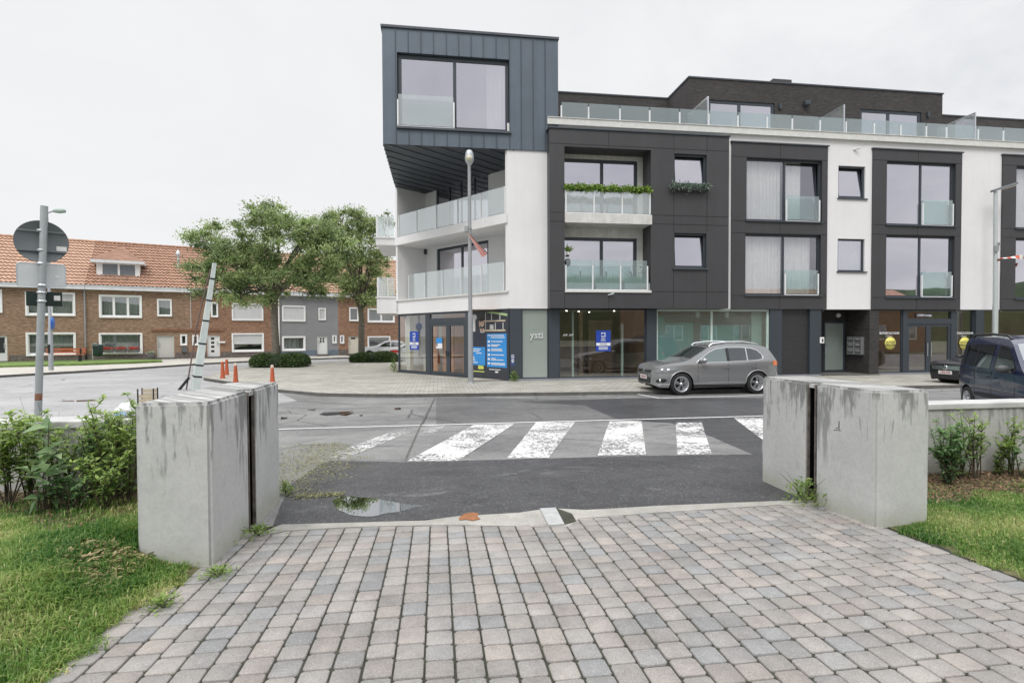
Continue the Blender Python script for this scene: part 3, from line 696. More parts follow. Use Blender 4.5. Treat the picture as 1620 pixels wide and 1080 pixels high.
# ---- penthouse ---------------------------------------------------
yp1 = 1.75; zp = bz(1290, 136.3, yp1); yp2 = yp1+.2
for i in range(60):
    if bz(1058, 157, yp2) > zp: break
    yp2 += .05
u1, u2 = bu(1090, 140, yp1), bu(1491, 165, yp1)
pw = [r(1120.5, 160.5, 1225.5, 214, yp1), r(1360.7, 175, 1457.5, 222, yp1)]
mb = MB(); mb.wall(u1, u2, zSlabT-.03, zp, [(w[0], w[1], zSlabT, w[3], .15) for w in pw], yp1)
for u in (u1, u2): mb.quad((u, yp1, zSlabT), (u, yp1, zp), (u, yp2, zp), (u, yp2, zSlabT))
mb.quad((uZR-2, yp2, zSlabT), (uR, yp2, zSlabT), (uR, yp2, zp), (uZR-2, yp2, zp)); mb.quad((uR, yp2, zSlabT), (uR, yB, zSlabT), (uR, yB, zp), (uR, yp2, zp))
mb.quad((uZR-2, yp2, zp), (uR, yp2, zp), (uR, yB, zp), (uZR-2, yB, zp)); mb.quad((u1, yp1, zp), (u2, yp1, zp), (u2, yp2, zp), (u1, yp2, zp))
ph = mb.build('penthouse_wall', m_dbrick, B)
mb = MB(); mb.box(u1-.04, u2+.04, yp1-.04, yp2-.045, zp, zp+.06); mb.box(uZR-2, uR, yp2-.04, yp2+.4, zp, zp+.06); mb.build('coping', m_zincd, ph)
x0, x1, z0, z1 = r(1223, 125.5, 1252.5, 134, 3); mb = MB(); mb.box(x0, x1, 3.0, 4.0, zp, z1); mb.build('roof_vent', m_dark, B)
for w in pw: window(B, I4, w[0], w[1], zSlabT, w[3], yp1+.05, splits=(.47,), fw=.13)
mb = MB(); x, z = on(BF, 1274, 165, yp1); mb.bbox(x-.14, x+.14, yp1-.2, yp1, z-.1, z+.1, .03); mb.build('wall_lamp', m_alu, B)
for px, py in ((1233, 169), (1467, 182)):
    x, z = on(BF, px, py, yp1); mb = MB(); mb.bbox(x-.06, x+.06, yp1-.1, yp1-.001, z-.12, z+.12, .01); mb.build('wall_lamp', m_alu, B)
# shuttered far windows in the set-back wall
for a_, b_ in ((888, 905), (960, 975), (990, 1006)):
    x0, x1, z0, z1 = r(a_, 170, b_, 200, yp2); mb = MB(); mb.box(x0, x1, yp2-.03, yp2-.004, zSlabT+.1, zSlabT+.75); mb.build('vent_panel', m_wpaint, B)
px_ = [888, 931, 980.5, 1027.5, 1075, 1121, 1167, 1213, 1253, 1297, 1338, 1382.5, 1424.5, 1465, 1497, 1547, 1587, 1630, 1680, 1735]
pu = [bu(x, 200, -.06) for x in px_]; zrt = bz(1040, 170.5, -.06)
rail(B, I4, uZR+.02, uR, -.06, zSlabT+.02, zrt, pu, m_clear2, .05, .78)
for px, py in ((1119.8, 153), (1335, 165.8), (1542.5, 178.2)):
    x, z = on(BF, px, py, -.05)
    mb = MB(); mb.box(x-.03, x+.03, -.08, -.02, zSlabT, z); mb.box(x-.025, x+.025, -.02, yp1-.02, z-.06, z); o = mb.build('privacy_screen', m_steel, B)
    mb = MB(); mb.box(x-.008, x+.008, -.02, yp1-.02, zSlabT+.05, z-.06); mb.build('glass_panel', m_bfrost, o)
# ---- shop fronts on the main facade -------------------------------
zg = SWZ; zt = zSof-.0
def gu(px): return bu(px, 545, .08)
for a_, b_ in ((806, 825), (868, 884.5), (1022, 1037.8), (1216.5, 1235), (1279, 1297), (1541, 1553.5)): mb = MB(); mb.box(gu(a_), gu(b_), .0 if a_ > 1000 else .03, .3, zg, zt-.003); mb.build('shop_column', m_alu, B)
mb = MB(); mb.box(uC+.05, gu(1297), -.02, .25, zg-.08, zg+.07); mb.box(gu(1387), uR, -.02, .25, zg-.08, zg+.07); mb.build('shop_plinth', MAT('metal_plinth', (.30, .31, .34), .4, metal=.4, var=.1), B)
def shopwin(a_, b_, gm, splits=(), fw=.05, fm=None): return window(B, I4, gu(a_), gu(b_), zg+.07, zt-.004, .10, splits=splits, fw=fw, gm=gm, fm=fm, name='shop_window')
shopwin(825, 868, m_frost)
shopwin(884.5, 1022, m_shop)
shopwin(1037.8, 1216.5, GLASS('teal_shop_glass', .18, (.80, .92, .90), (.9, .95, .93), .01, .26, (.60, .76, .72)), (.487,), .09, MAT('pale_green_frame', (.50, .60, .56), .5, var=.05))
# roller shutter
mb = MB(); x0, x1 = gu(1235), gu(1279); n_ = 26
for i in range(n_): z0 = zg+(zt-zg-.01)*i/n_; z1 = zg+(zt-zg-.01)*(i+1)/n_; mb.quad((x0, .14, z0), (x1, .14, z0), (x1, .11, z1-.012), (x0, .11, z1-.012)); mb.quad((x0, .11, z1-.012), (x1, .11, z1-.012), (x1, .14, z1), (x0, .14, z1))
mb.build('roller_shutter', m_dark, B)
# recessed entrance, dark brick
e0, e1 = gu(1297), gu(1387.5); ey_ = 1.4
mb = MB(); mb.box(gu(1373), e1, -.01, .35, zg-.02, zt-.004); mb.quad((e0, .2, zg), (e0, ey_, zg), (e0, ey_, zt), (e0, .2, zt)); mb.quad((gu(1373)+.001, .3, zg), (gu(1373)+.001, ey_, zg), (gu(1373)+.001, ey_, zt), (gu(1373)+.001, .3, zt)); mb.quad((e0, ey_, zg), (e1, ey_, zg), (e1, ey_, zt), (e0, ey_, zt))
mb.build('entrance_wall', m_dbrick, B)
mb = MB(); mb.box(e0, e1, -.1, ey_, zg-.05, zg+.05); mb.build('entrance_step', m_kerbd, B)
ex0, ex1, ez0, ez1 = r(1304, 511, 1335, 587.5, ey_)
od = window(B, I4, ex0-.08, ex1+.03, zg+.06, ez1+.08, ey_-.05, fw=.09, gm=m_frost, name='entrance_door')
mb = MB(); mb.tube([(ex0-.02, ey_-.1, 1.0), (ex0-.02, ey_-.1, 1.35)], .02, 8); mb.build('handle', m_steel, od)
x, z = on(BF, 1326, 498.5, ey_); mb = MB(); mb.lathe([(.0, -.08), (.08, -.08), (.11, -.04), (.11, .0)], 20, (x, ey_, z), 'y'); mb.build('ceiling_lamp', m_wpaint, B)
# right-hand shop
shopwin(1387.5, 1428, m_shop)
d0_, d1_ = gu(1428), gu(1513); mb = MB(); ztr = bz(1470, 507.5, .08)
mb.box(d0_, d0_+.22, .06, .22, zg, zt-.003); mb.box(d1_-.3, d1_, .06, .22, zg, zt-.003); mb.box(d0_+.22, d1_-.3, .06, .22, ztr-.14, ztr+.1); mb.box(d0_+.22, d1_-.3, .06, .22, zt-.08, zt-.003); dm = (d0_+d1_)/2-.05
o = mb.build('door_surround', m_alu, B)
mb = MB(); mb.quad((d0_+.2, .14, ztr), (d1_-.28, .14, ztr), (d1_-.28, .14, zt), (d0_+.2, .14, zt)); mb.build('pane', m_shop, o)
for a_, b_ in ((d0_+.22, dm), (dm+.004, d1_-.3)):
    q = window(B, I4, a_, b_, zg+.06, ztr-.142, .09, fw=.12, gm=m_shop, name='shop_door')
    mb = MB(); mb.tube([(dm+(-.09 if a_ < dm-.1 else .09), .04, .9), (dm+(-.09 if a_ < dm-.1 else .09), .04, 1.5)], .018, 8); mb.build('handle', m_steel, q)
shopwin(1513, 1541, m_shop); shopwin(1553.5, 1640, m_shop); shopwin(1641, 1760, m_shop)
# interiors
m_brn = MAT('brown_interior', (.38, .27, .185), .8, var=.3, scale=.7); m_flo = MAT('shop_floor', (.45, .41, .35), .5, var=.15, scale=1)
m_teal = MAT('teal_screen', (.10, .40, .38), .8, var=.1, scale=.8)
m_orange = MAT('orange_timber', (.60, .25, .075), .6, var=.25, scale=1.2)
mb = MB(); Yi = 3.6
mb.quad((uC-1.5, Yi, zg), (uR, Yi, zg), (uR, Yi, zt), (uC-1.5, Yi, zt)); mb.quad((uC-1.5, .3, zt-.02), (gu(1297), .3, zt-.02), (gu(1297), Yi, zt-.02), (uC-1.5, Yi, zt-.02)); mb.quad((gu(1388), .3, zt-.02), (uR, .3, zt-.02), (uR, Yi, zt-.02), (gu(1388), Yi, zt-.02))
for px in (1030, 1245, 1390): u = gu(px); mb.quad((u, .3, zg), (u, Yi, zg), (u, Yi, zt), (u, .3, zt))
mb.box(gu(934), gu(940), 1.8, 2.2, zg, zt-.03); mb.box(gu(958), gu(1000), 2.6, 2.65, zg, zt-.4)
mb.build('shop_interior', m_brn, B)
mb = MB(); mb.quad((uC-1.5, .2, zg+.03), (uR, .2, zg+.03), (uR, Yi, zg+.03), (uC-1.5, Yi, zg+.03)); mb.build('shop_floor', m_flo, B)
mb = MB(); mb.box(gu(1062), gu(1118), 1.3, 1.35, zg+.05, 2.45); mb.box(gu(1130), gu(1192), 1.2, 1.25, zg+.05, 2.35); mb.box(gu(1050), gu(1062), .8, .84, zg+.05, zt-.3); mb.build('shop_screen', m_teal, B)
mb = MB(); mb.box(gu(1198), gu(1214), .5, .54, zg+.05, zt-.1); mb.box(gu(1090), gu(1214), 3.3, 3.4, zg+.05, zt-.1); mb.box(gu(909), gu(912), .5, .6, zg, zt-.1); mb.box(gu(990), gu(993), .6, .7, zg, zt-.6); mb.build('interior_post', MAT('pale_green_panel', (.42, .52, .48), .7, var=.1), B)
mb = MB(); mb.box(gu(1390), gu(1402), .6, 1.4, zg+.03, 1.25); mb.box(gu(1390), gu(1396), 1.5, 2.6, zg+.03, 2.2); mb.build('shop_counter', m_orange, B)
m_lampe = EMIT('lit_downlight', (1, .9, .75), 8)
for px, yo in ((905, 1.0), (931, 1.6), (983, 1.0), (955, 2.2)):
    mb = MB(); mb.lathe([(0, 0), (.035, 0), (.035, .03)], 12, (gu(px), yo, zt-.06)); mb.build('downlight', m_lampe, B)
for px in (1111, 1158):
    mb = MB(); mb.lathe([(.0, -.32), (.07, -.32), (.09, -.12), (.03, -.06), (.03, 0)], 14, (gu(px), .5, zt-.03)); mb.build('spot_lamp', m_wpaint, B)
# ---- corner shop --------------------------------------------------
yc = .06
def cx(px): return c(px, 545, yc)[0]
mb = MB(TC); mb.box(-.02, CL, .0, .22, zg-.08, zg+.05); mb.build('shop_plinth', m_alu, B)
window(B, TC, .02, cx(675), zg+.05, zt-.004, yc, fw=.09, gm=m_shopc, name='shop_window')
mb = MB(TC); mb.box(cx(675), cx(680.5), yc-.01, yc+.12, zg, zt-.003); mb.box(cx(736.5), cx(744.5), yc-.01, yc+.12, zg, zt-.003)
zq0, zq1 = c(708, 511, yc)[1], c(708, 503, yc)[1]
mb.box(cx(680.5), cx(736.5), yc-.005, yc+.1, zq0, zq1); mb.box(cx(680.5), cx(736.5), yc, yc+.1, zt-.09, zt-.003); o = mb.build('door_surround', m_alu, B)
mb = MB(TC); mb.quad((cx(680), yc+.04, zq1), (cx(737), yc+.04, zq1), (cx(737), yc+.04, zt-.05), (cx(680), yc+.04, zt-.05)); mb.build('pane', m_shopc, o)
dm = cx(708.5)
for a_, b_ in ((cx(680.5), dm), (dm+.004, cx(736.5))):
    q = window(B, TC, a_, b_, zg+.06, zq0-.002, yc+.005, fw=.13, gm=m_shopc, name='shop_door')
    mb = MB(TC); s = -.07 if a_ < dm-.2 else .07; mb.tube([(dm+s, yc-.05, 1.0), (dm+s, yc-.05, 1.25)], .018, 8); mb.build('handle', m_blk, q)
mb = MB(TC); mb.box(cx(744.5), CL-.02, yc-.005, yc+.1, zg, zt-.003); mb.build('shop_panel', m_alu, B)
mb = MB(TC)
mb.quad((-.0, 3.0, zg), (CL, 3.0, zg), (CL, 3.0, zt), (0, 3.0, zt)); mb.build('shop_interior', m_orange, B)
mb = MB(TC); mb.quad((0, .2, zg+.03), (CL, .2, zg+.03), (CL+1, 3, zg+.03), (0, 3, zg+.03)); mb.build('shop_floor', MAT('timber_floor', (.42, .26, .12), .5, var=.2), B)
mb = MB(TC); mb.box(.25, .55, .4, .6, zg, zt-.02); mb.box(1.0, 1.5, 1.7, 1.8, zg, 2.6); mb.box(.3, 1.5, 1.4, 1.6, zg, .95); mb.build('interior_post', MAT('cream_blind', (.62, .64, .56), .8, var=.05), B)
mb = MB(TC); mb.box(1.62, 1.95, 1.0, 1.1, zg, 2.5); mb.box(2.25, 3.05, 1.1, 1.2, zg, 2.55); mb.box(3.5, 4.3, 1.3, 1.4, zg, 2.55); mb.build('orange_partition', m_orange, B)
mb = MB(TC); mb.box(1.2, 1.9, 2.0, 2.1, 1.0, 2.3); mb.build('interior_panel', MAT('green_panel', (.06, .22, .07), .7, var=.2), B)
mb = MB(TC); mb.quad((0, .25, zt-.02), (CL, .25, zt-.02), (CL, 3.2, zt-.02), (0, 3.2, zt-.02)); mb.build('shop_ceiling', m_wpaint, B)
# ================================================================== terraced houses across the side street
HF = frame(HP, HE, HN)
def h(px, py, off=0.0): return on(HF, px, py, off)
def hr(x0, y0, x1, y1, off=0.0): return rc(HF, x0, y0, x1, y1, off)
m_hb = [BRICK('house_brick', (.31, .175, .095), (.48, .29, .18), (.46, .40, .33), .24, .08, .62), BRICK('house_brick_red', (.31, .135, .07), (.45, .24, .135), (.46, .38, .30), .24, .08, .62)]
m_grey = MAT('grey_render', (.23, .23, .235), .85, var=.08, scale=1)
m_tile = [MAT('orange_roof_tile', (.42, .255, .175), .75, var=.26, scale=5, bmp=.2, bscale=20), MAT('weathered_roof_tile', (.32, .18, .12), .8, var=.38, scale=4, bmp=.2, bscale=20)]
m_gut = MAT('pale_gutter', (.62, .63, .65), .6, var=.1, scale=2)
m_hwin = GLASS('house_window_glass', .25, (.62, .66, .66), (.9, .92, .94))
m_shut = MAT('white_shutter', (.60, .60, .60), .6, var=.04)
m_lintel = MAT('lintel_brick', (.20, .09, .05), .9, var=.3, scale=8)
m_base = MAT('brick_plinth', (.13, .11, .10), .9, var=.4, scale=6)
HT = .0
zE = h(130, 451)[1]-HP.z; zE2 = h(130, 443.5, -.35)[1]-HP.z   # under and above the gutter, local
RD = 4.4; zR = h(140, 376, RD)[1]-HP.z
def L(q): return (q[0], q[1], q[2]-HP.z, q[3]-HP.z)
xH = [h(x, 520)[0] for x in (-190, 137, 303.5, 443, 535, 690)]
for i, (p_, q_) in enumerate(((-190, 137), (137, 303.5), (303.5, 443), (443, 535), (535, 690))): pass
def house(i, label, wall_m, roof_m, wins, door, extra=None):
    x0, x1 = xH[i], xH[i+1]; xm = (x0+x1)/2
    T = Matrix.Translation((-xm, 0, 0))
    o = thing('terraced_house', label, 'house', M=HF @ Matrix.Translation((xm, 0, 0)), group='terraced houses across the street')
    ws = [(L(hr(*w[0])), w[1]) for w in wins]; dr = L(hr(*door[0])); dr = (dr[0], dr[1], 0.0, dr[3])
    mb = MB(T); mb.wall(x0, x1, 0, zE+.05, [w[0]+(.16,) for w in ws]+[dr+(.2,)], 0)
    mb.quad((x0, 0, 0), (x0, 9, 0), (x0, 9, zE), (x0, 0, zE)); mb.quad((x1, 0, 0), (x1, 9, 0), (x1, 9, zE), (x1, 0, zE)); mb.quad((x0, 9, 0), (x1, 9, 0), (x1, 9, zE), (x0, 9, zE))
    for xx in (x0, x1): mb.add([(xx, -.1, zE), (xx, 2*RD+.1, zE), (xx, RD, zR-.1)], [(0, 1, 2)])
    wl = mb.build('wall', wall_m, o)
    mb = MB(T); mb.box(x0+.02, dr[0]-.08, -.025, .05, 0, .45); mb.box(dr[1]+.08, x1-.02, -.025, .05, 0, .45); mb.build('plinth', m_base if i != 3 else MAT('slate_plinth', (.13, .16, .20), .8), wl)
    for (w, st) in ws:
        wdt = w[1]-w[0]; small = wdt < 1.3
        n_ = 1 if small else (3 if st.get('n') == 3 else 2 if st.get('n', 1) == 2 else 1)
        q = window(o, T, w[0]+.0, w[1]-.0, w[2], w[3], .02, splits=[k/n_ for k in range(1, n_)], fw=.10 if small else .14, fm=m_wpaint, gm=m_hwin, dep=.10)
        if st.get('fr', 1):
            mb = MB(T); e = .09 if not small else .07
            mb.box(w[0]-.02, w[1]+.02, -.06, .03, w[3]-e, w[3]+.02); mb.box(w[0]-.02, w[0]+e, -.06, .03, w[2], w[3]-e); mb.box(w[1]-e, w[1]+.02, -.06, .03, w[2], w[3]-e); mb.box(w[0]-.02, w[1]+.02, -.08, .03, w[2]-.05, w[2]+.04); mb.build('surround', m_wpaint, q)
        mb = MB(T); mb.quad((w[0], .6, w[2]), (w[1], .6, w[2]), (w[1], .6, w[3]), (w[0], .6, w[3])); mb.build('room_interior', m_room, q)
        if st.get('sh'):
            mb = MB(T); zt_ = w[3]-.1; zb_ = w[3]-(w[3]-w[2])*st['sh']+.1*(st['sh'] > .95); k = 14
            for j in range(k): a = zt_-(zt_-zb_)*j/k; b = zt_-(zt_-zb_)*(j+1)/k; mb.quad((w[0]+.09, .0, b+.01), (w[1]-.09, .0, b+.01), (w[1]-.09, .014, a), (w[0]+.09, .014, a))
            mb.build('roller_shutter', m_shut, q)
        if st.get('cu'): curtain(q, T, w[0]+.1, w[1]-.1, .35, w[2]+.08+(w[3]-w[2])*st.get('cl', 0), w[3]-.1)
    dk = door[1]; mb = MB(T); a, b, z1 = dr[0], dr[1], dr[3]
    mb.box(a, a+.08, .06, .16, 0, z1); mb.box(b-.08, b, .06, .16, 0, z1); mb.box(a+.08, b-.08, .06, .16, z1-.08, z1); mb.box(a+.08, b-.08, .10, .14, .03, z1-.08)
    m_d = MAT('door_paint', dk['c'], .5, var=.04); do = mb.build('door', m_d, o)
    m_dg = MAT('door_glass', (.03, .033, .036), .15, var=0)
    for (fx0, fx1, fz0, fz1) in dk.get('g', ()):
        mb = MB(T); W_, H_ = b-a, z1; mb.box(a+W_*fx0, a+W_*fx1, .09, .10, H_*fz0, H_*fz1); mb.build('pane', m_dg, do)
    mb = MB(T); hx = a+.16 if dk.get('hl', 1) else b-.16; mb.tube([(hx, .05, .9), (hx, .05, 1.25)], .025, 6); mb.build('handle', m_steel, do)
    mb = MB(T); mb.box(a-.1, b+.1, -.35, .2, -.02, .09); mb.build('doorstep', m_kerbd, o)
    # roof with pantiles
    rows, ns = 15, 4; tw = .24; nx = max(4, int((x1-x0)/tw*ns)); V = []; F = []
    y0_, z0_, y1_, z1_ = -.30, zE2, RD, zR
    prev = None
    for rr in range(rows):
        for e in (0, 1):
            t = (rr+e*1.04)/rows; lift = .06*(1-e)
            for k in range(nx+1):
                x = x0+(x1-x0)*k/nx; wv = .036*math.sin(2*math.pi*(x-x0)/tw)
                V.append((x, y0_+(y1_-y0_)*t, z0_+(z1_-z0_)*t+lift+wv))
        o0 = (2*rr)*(nx+1)
        for k in range(nx): F.append((o0+k, o0+k+1, o0+nx+2+k, o0+nx+1+k))
    mb = MB(T); mb.add(V, F, True)
    mb.quad((x0, y1_, z1_), (x1, y1_, z1_), (x1, 2*RD+.3, z0_), (x0, 2*RD+.3, z0_))
    ro = mb.build('roof', roof_m, o)
    mb = MB(T); k = int((x1-x0)/.4)
    for j in range(k): xx = x0+(x1-x0)*j/k; mb.tube([(xx, y1_, z1_+.02), (xx+(x1-x0)/k*1.02, y1_, z1_+.035)], .11, 8)
    mb.build('ridge_tiles', roof_m, ro)
    mb = MB(T); mb.box(x0+.01, x1-.01, -.36, -.005, zE, zE2-.02); mb.box(x0+.01, x1-.01, -.39, -.33, zE2-.06, zE2); mb.build('gutter', m_gut, o)
    if extra: extra(o, T, x0, x1, dr)
    return o
def pipe(o, T, x, m_=None, zt_=None):
    mb = MB(T); mb.tube([(x, -.1, .9), (x, -.1, zE)], .05, 8); p = mb.build('downpipe', m_ or MAT('grey_pipe', (.30, .31, .32), .5, metal=.3), o)
    mb = MB(T); mb.tube([(x, -.1, .0), (x, -.1, .9)], .062, 8); mb.build('cast_foot', m_blk, p)
def exA(o, T, x0, x1, dr): pipe(o, T, x1-.06)
def exB(o, T, x0, x1, dr):
    mb = MB(T); a = L(hr(239, 514.5, 303, 517.5)); mb.box(a[0], x1-.01, -.07, .02, a[2], a[3]); mb.build('lintel', m_lintel, o)
    a = L(hr(287, 542.5, 296, 550.5)); mb = MB(T); mb.bbox(a[0], a[1], -.16, -.002, a[2], a[3], .02); mb.box(a[0]+.05, a[1]-.05, -.165, -.16, a[3]-.12, a[3]-.08); mb.build('letter_box', MAT('grey_box', (.10, .11, .115), .5), o)
    x, z = h(302, 500); mb = MB(T); mb.tube([(x, -.03, h(302, 513)[1]-HP.z), (x, -.03, zE)], .02, 6); mb.build('cable_pipe', m_sill, o)
    # dormer
    f = L(hr(152.5, 410.5, 221, 435, .75)); yd = .75
    mb = MB(T); wl_ = [L(hr(162, 411, 186, 428.5, yd)), L(hr(189.5, 412.5, 213.5, 430.5, yd))]
    zb, zt_ = f[2], f[3]
    mb.wall(f[0], f[1], zb, zt_, [w+(.08,) for w in wl_], yd)
    for xx in (f[0], f[1]): mb.add([(xx, yd, zb-.3), (xx, yd, zt_), (xx, yd+2.2, zt_)], [(0, 1, 2)])
    d = mb.build('dormer', m_wpaint, o)
    for w in wl_: window(d, T, *w, yd+.03, fw=.06, fm=m_wpaint, gm=m_hwin) if False else None
    for w in wl_:
        mb = MB(T); mb.box(w[0], w[1], yd+.05, yd+.06, w[2], w[3]); mb.build('window', MAT('dormer_glass', (.16, .18, .20), .1, var=0), d)
    mb = MB(T); mb.box(f[0]-.3, f[1]+.3, yd-.35, yd+2.0, zt_, zt_+.2); mb.build('dormer_eave', m_gut, d)
    xm = (f[0]+f[1])/2; pk = (xm-.1, yd+2.6, h(190, 382.5, yd+2.3)[1]-HP.z)
    mb = MB(T); a = (f[0]-.3, yd-.34, zt_+.2); b = (f[1]+.3, yd-.34, zt_+.2); mb.add([a, b, pk], [(0, 1, 2)]); mb.add([a, pk, (f[0]-.3, yd+2.0, zt_+.2)], [(0, 1, 2)]); mb.add([b, (f[1]+.3, yd+2.0, zt_+.2), pk], [(0, 1, 2)])
    mb.build('dormer_roof', BRICK('dormer_tile', (.33, .17, .11), (.40, .23, .15), (.15, .07, .045), .24, .17, .5), d)
    x, _z = h(282, 420, 2.0); zr_ = zE2+(zR-zE2)*2.0/(RD+.3); mb = MB(T); mb.tube([(x, 2, zr_-.1), (x, 2, zr_+1.2)], .09, 10); mb.lathe([(.09, zr_+1.0), (.17, zr_+1.1), (.17, zr_+1.3), (.05, zr_+1.55)], 12, (x, 2, 0)); mb.build('flue_pipe', m_steel, o)
def exC(o, T, x0, x1, dr):
    a = L(hr(303, 515, 353, 517.5)); mb = MB(T); mb.box(x0+.01, a[1], -.07, .02, a[2], a[3]); mb.build('lintel', m_lintel, o)
    pipe(o, T, x1-.08, m_wpaint)
    x, z = h(350.5, 535); mb = MB(T); mb.bbox(x-.2, x+.25, -.14, -.002, z-.06-HP.z, z+.06-HP.z, .02); mb.build('letter_box', m_wpaint, o)
house(0, 'left-hand brown brick house with bright orange tiles, partly behind the round sign', m_hb[0], m_tile[0],
      [((40.5, 455.5, 118.5, 491.5), dict(n=2, cu=1, sh=.35)), ((41.7, 519.3, 119.7, 554.3), dict(n=1, cu=1, cl=.35)), ((-60, 450, 3, 486), dict(n=2, cu=1))], ((-12, 523.5, 11.5, 573), dict(c=(.66, .66, .64), g=[(.2, .8, .35, .93)], hl=0)), exA)
house(1, 'brown brick house with a white dormer and red flower boxes at its window', m_hb[0], m_tile[1],
      [((157, 460.5, 224, 495), dict(n=3, cu=1)), ((249, 467, 271.3, 493), dict(cu=1)), ((157, 520.3, 225, 552.3), dict(n=1, cu=1, sh=.14)), ((285.5, 523, 295.5, 539), dict()),], ((247.8, 524, 275.6, 566.7), dict(c=(.50, .49, .46), g=[])), exB)
house(2, 'brick house with closed white shutters and a white door behind the leaning mast', m_hb[1], m_tile[1],
      [((367, 474, 416, 500), dict(sh=1)), ((334, 472, 344.5, 494.6), dict(cu=1)), ((367, 521.3, 417, 549.6), dict(sh=.6, n=1)), ((304.5, 524, 313.5, 539), dict())], ((327.8, 524, 347.8, 563), dict(c=(.68, .68, .67), hl=0, g=[(.3, .56, .80, .9), (.3, .56, .62, .72), (.3, .56, .44, .54), (.3, .56, .24, .34)])), exC)
house(3, 'grey rendered house with a white panelled door between two brick houses', m_grey, m_tile[0],
      [((446.5, 478, 482.7, 501.7), dict(sh=1)), ((504, 482, 515, 500), dict(sh=1)), ((446.5, 526.3, 482.7, 548.2), dict(cu=1, n=1)), ((526, 525, 532, 536.7), dict())], ((501.7, 525.7, 518, 561), dict(c=(.70, .70, .69), g=[(.3, .45, .66, .78), (.55, .7, .66, .78), (.3, .45, .8, .9), (.55, .7, .8, .9)])))
house(4, 'red brick house with a cream door and wide white window beside the corner block', m_hb[1], m_tile[0],
      [((552.7, 481, 566.7, 501.7), dict(cu=1)), ((581.7, 483, 624, 504), dict(n=2, cu=1)), ((538, 525, 544, 537), dict()), ((581.7, 526.7, 617, 548.5), dict(sh=.25, n=1))], ((551, 526, 567.3, 559.5), dict(c=(.60, .56, .47), g=[(.3, .7, .83, .92)])))
# ---- things in front of the houses ---------------------------------
def hw(px, py, off): # world point on a plane parallel to the terrace
    x, z = on(HF, px, py, off); return HF @ Vector((x, off, z-HP.z))
m_grassf = MAT('verge_grass', (.13, .20, .05), .9, var=.4, scale=3, bmp=.5, bscale=30)
P = [gz(x, y, .24) for x, y in gp_]
mb = MB(); q = [Vector((p.x, p.y, .335)) for p in P]; mb.prism(q, (0, 0, -.12)); o = mb.build('verge_grass', m_grassf); kind(o, 'stuff')
# bench
x0, z0 = h(72, 570, -2.0); x1, _ = h(136, 565, -2.0)
bp = HF @ Vector(((x0+x1)/2, -2.0, 0)); bl = (x1-x0)
b = thing('park_bench', 'orange-red slatted bench on dark legs on the grass verge', 'bench', M=HF @ Matrix.Translation(((x0+x1)/2, -2.0, .03)))
m_red = MAT('red_paint', (.42, .13, .06), .7, var=.2, scale=4)
mb = MB(); [mb.box(-bl/2, bl/2, y, y+.1, .42, .46) for y in (-.25, -.13, -.01)]; mb.build('seat', m_red, b)
mb = MB(); [mb.box(-bl/2, bl/2, .14, .17, z, z+.13) for z in (.55, .74)]; mb.build('backrest', m_red, b)
for x in (-bl/2+.3, bl/2-.3): mb = MB(); mb.box(x-.06, x+.06, -.28, .12, 0, .42); mb.box(x-.04, x+.04, .1, .14, .3, .85); mb.build('leg', m_blk, b)
# litter bin
p = gz(152.5, 571, .33); t = thing('litter_bin', 'dark green litter bin hung on a bent steel post by the verge', 'litter bin', loc=(p.x, p.y, .33))
sc = 840/p.y; mb = MB(); mb.tube([(-.23, 0, 0), (-.23, 0, 1.05), (-.18, 0, 1.17), (.05, 0, 1.2)], .035, 8); mb.build('post', m_steel, t)
m_bin = MAT('dark_green_bin', (.012, .035, .03), .4, var=.1); mb = MB(); mb.lathe([(0, .32), (.21, .32), (.26, .4), (.30, 1.02), (.28, 1.08), (.0, 1.14)], 16, (.12, 0, 0)); mb.build('bin_body', m_bin, t)
mb = MB(); mb.box(.0, .3, -.32, -.28, .86, .96); mb.build('opening', m_blk, t)
# flower boxes and pot
m_fl = LEAF('red_flowers', (.30, .02, .02), (.75, .10, .05), .2)
def leafcards(c, rad, n_, size, rng_, up=.0):
    q = rng_.normal(size=(n_, 3)); q /= np.linalg.norm(q, axis=1)[:, None]; q *= rng_.uniform(.3, 1, (n_, 1))**.5
    P_ = np.array(c)+q*np.array(rad); return P_
def cards(P_, size, rng_, asp=.5, normal_up=.3, bend=.15):
    n_ = len(P_); d = rng_.normal(size=(n_, 3)); d[:, 2] -= .2; d /= np.linalg.norm(d, axis=1)[:, None]
    nn = rng_.normal(size=(n_, 3)); nn[:, 2] += normal_up; s = np.cross(d, nn); s /= np.linalg.norm(s, axis=1)[:, None]+1e-9
    k = np.cross(s, d); L_ = (size*rng_.uniform(.6, 1.25, n_))[:, None]
    V = np.stack([P_-d*L_*.5, P_+s*L_*asp*.5+k*L_*bend*.5, P_+d*L_*.5, P_-s*L_*asp*.5+k*L_*bend*.5], 1).reshape(-1, 3)
    return V, np.arange(4*n_).reshape(n_, 4)
for px, lab in ((171, 'left'), (192, 'middle'), (212, 'right')):
    x, z = h(px, 548.5); z -= HP.z
    t = thing('flower_box', f'{lab} one of the three grey boxes of red flowers on the window sill', 'flower box', M=HF @ Matrix.Translation((x, -.22, z)), group='flower boxes on the brick house sill')
    mb = MB(); mb.bbox(-.33, .33, -.09, .12, -.08, .12, .02); mb.build('box', m_kerbd, t)
    V, F = cards(leafcards((0, 0, .2), (.38, .14, .12), 160, 0, rng), .08, rng, .8); raw('flowers', V, F, m_fl, t, np.repeat(rng.uniform(0, 1, 160), 4)[:, None]*np.ones(3))
p = hw(238.5, 565, -.5); t = thing('plant_pot', 'grey pot of white flowers beside the beige door', 'plant pot', loc=(p.x, p.y, HZ-.01))
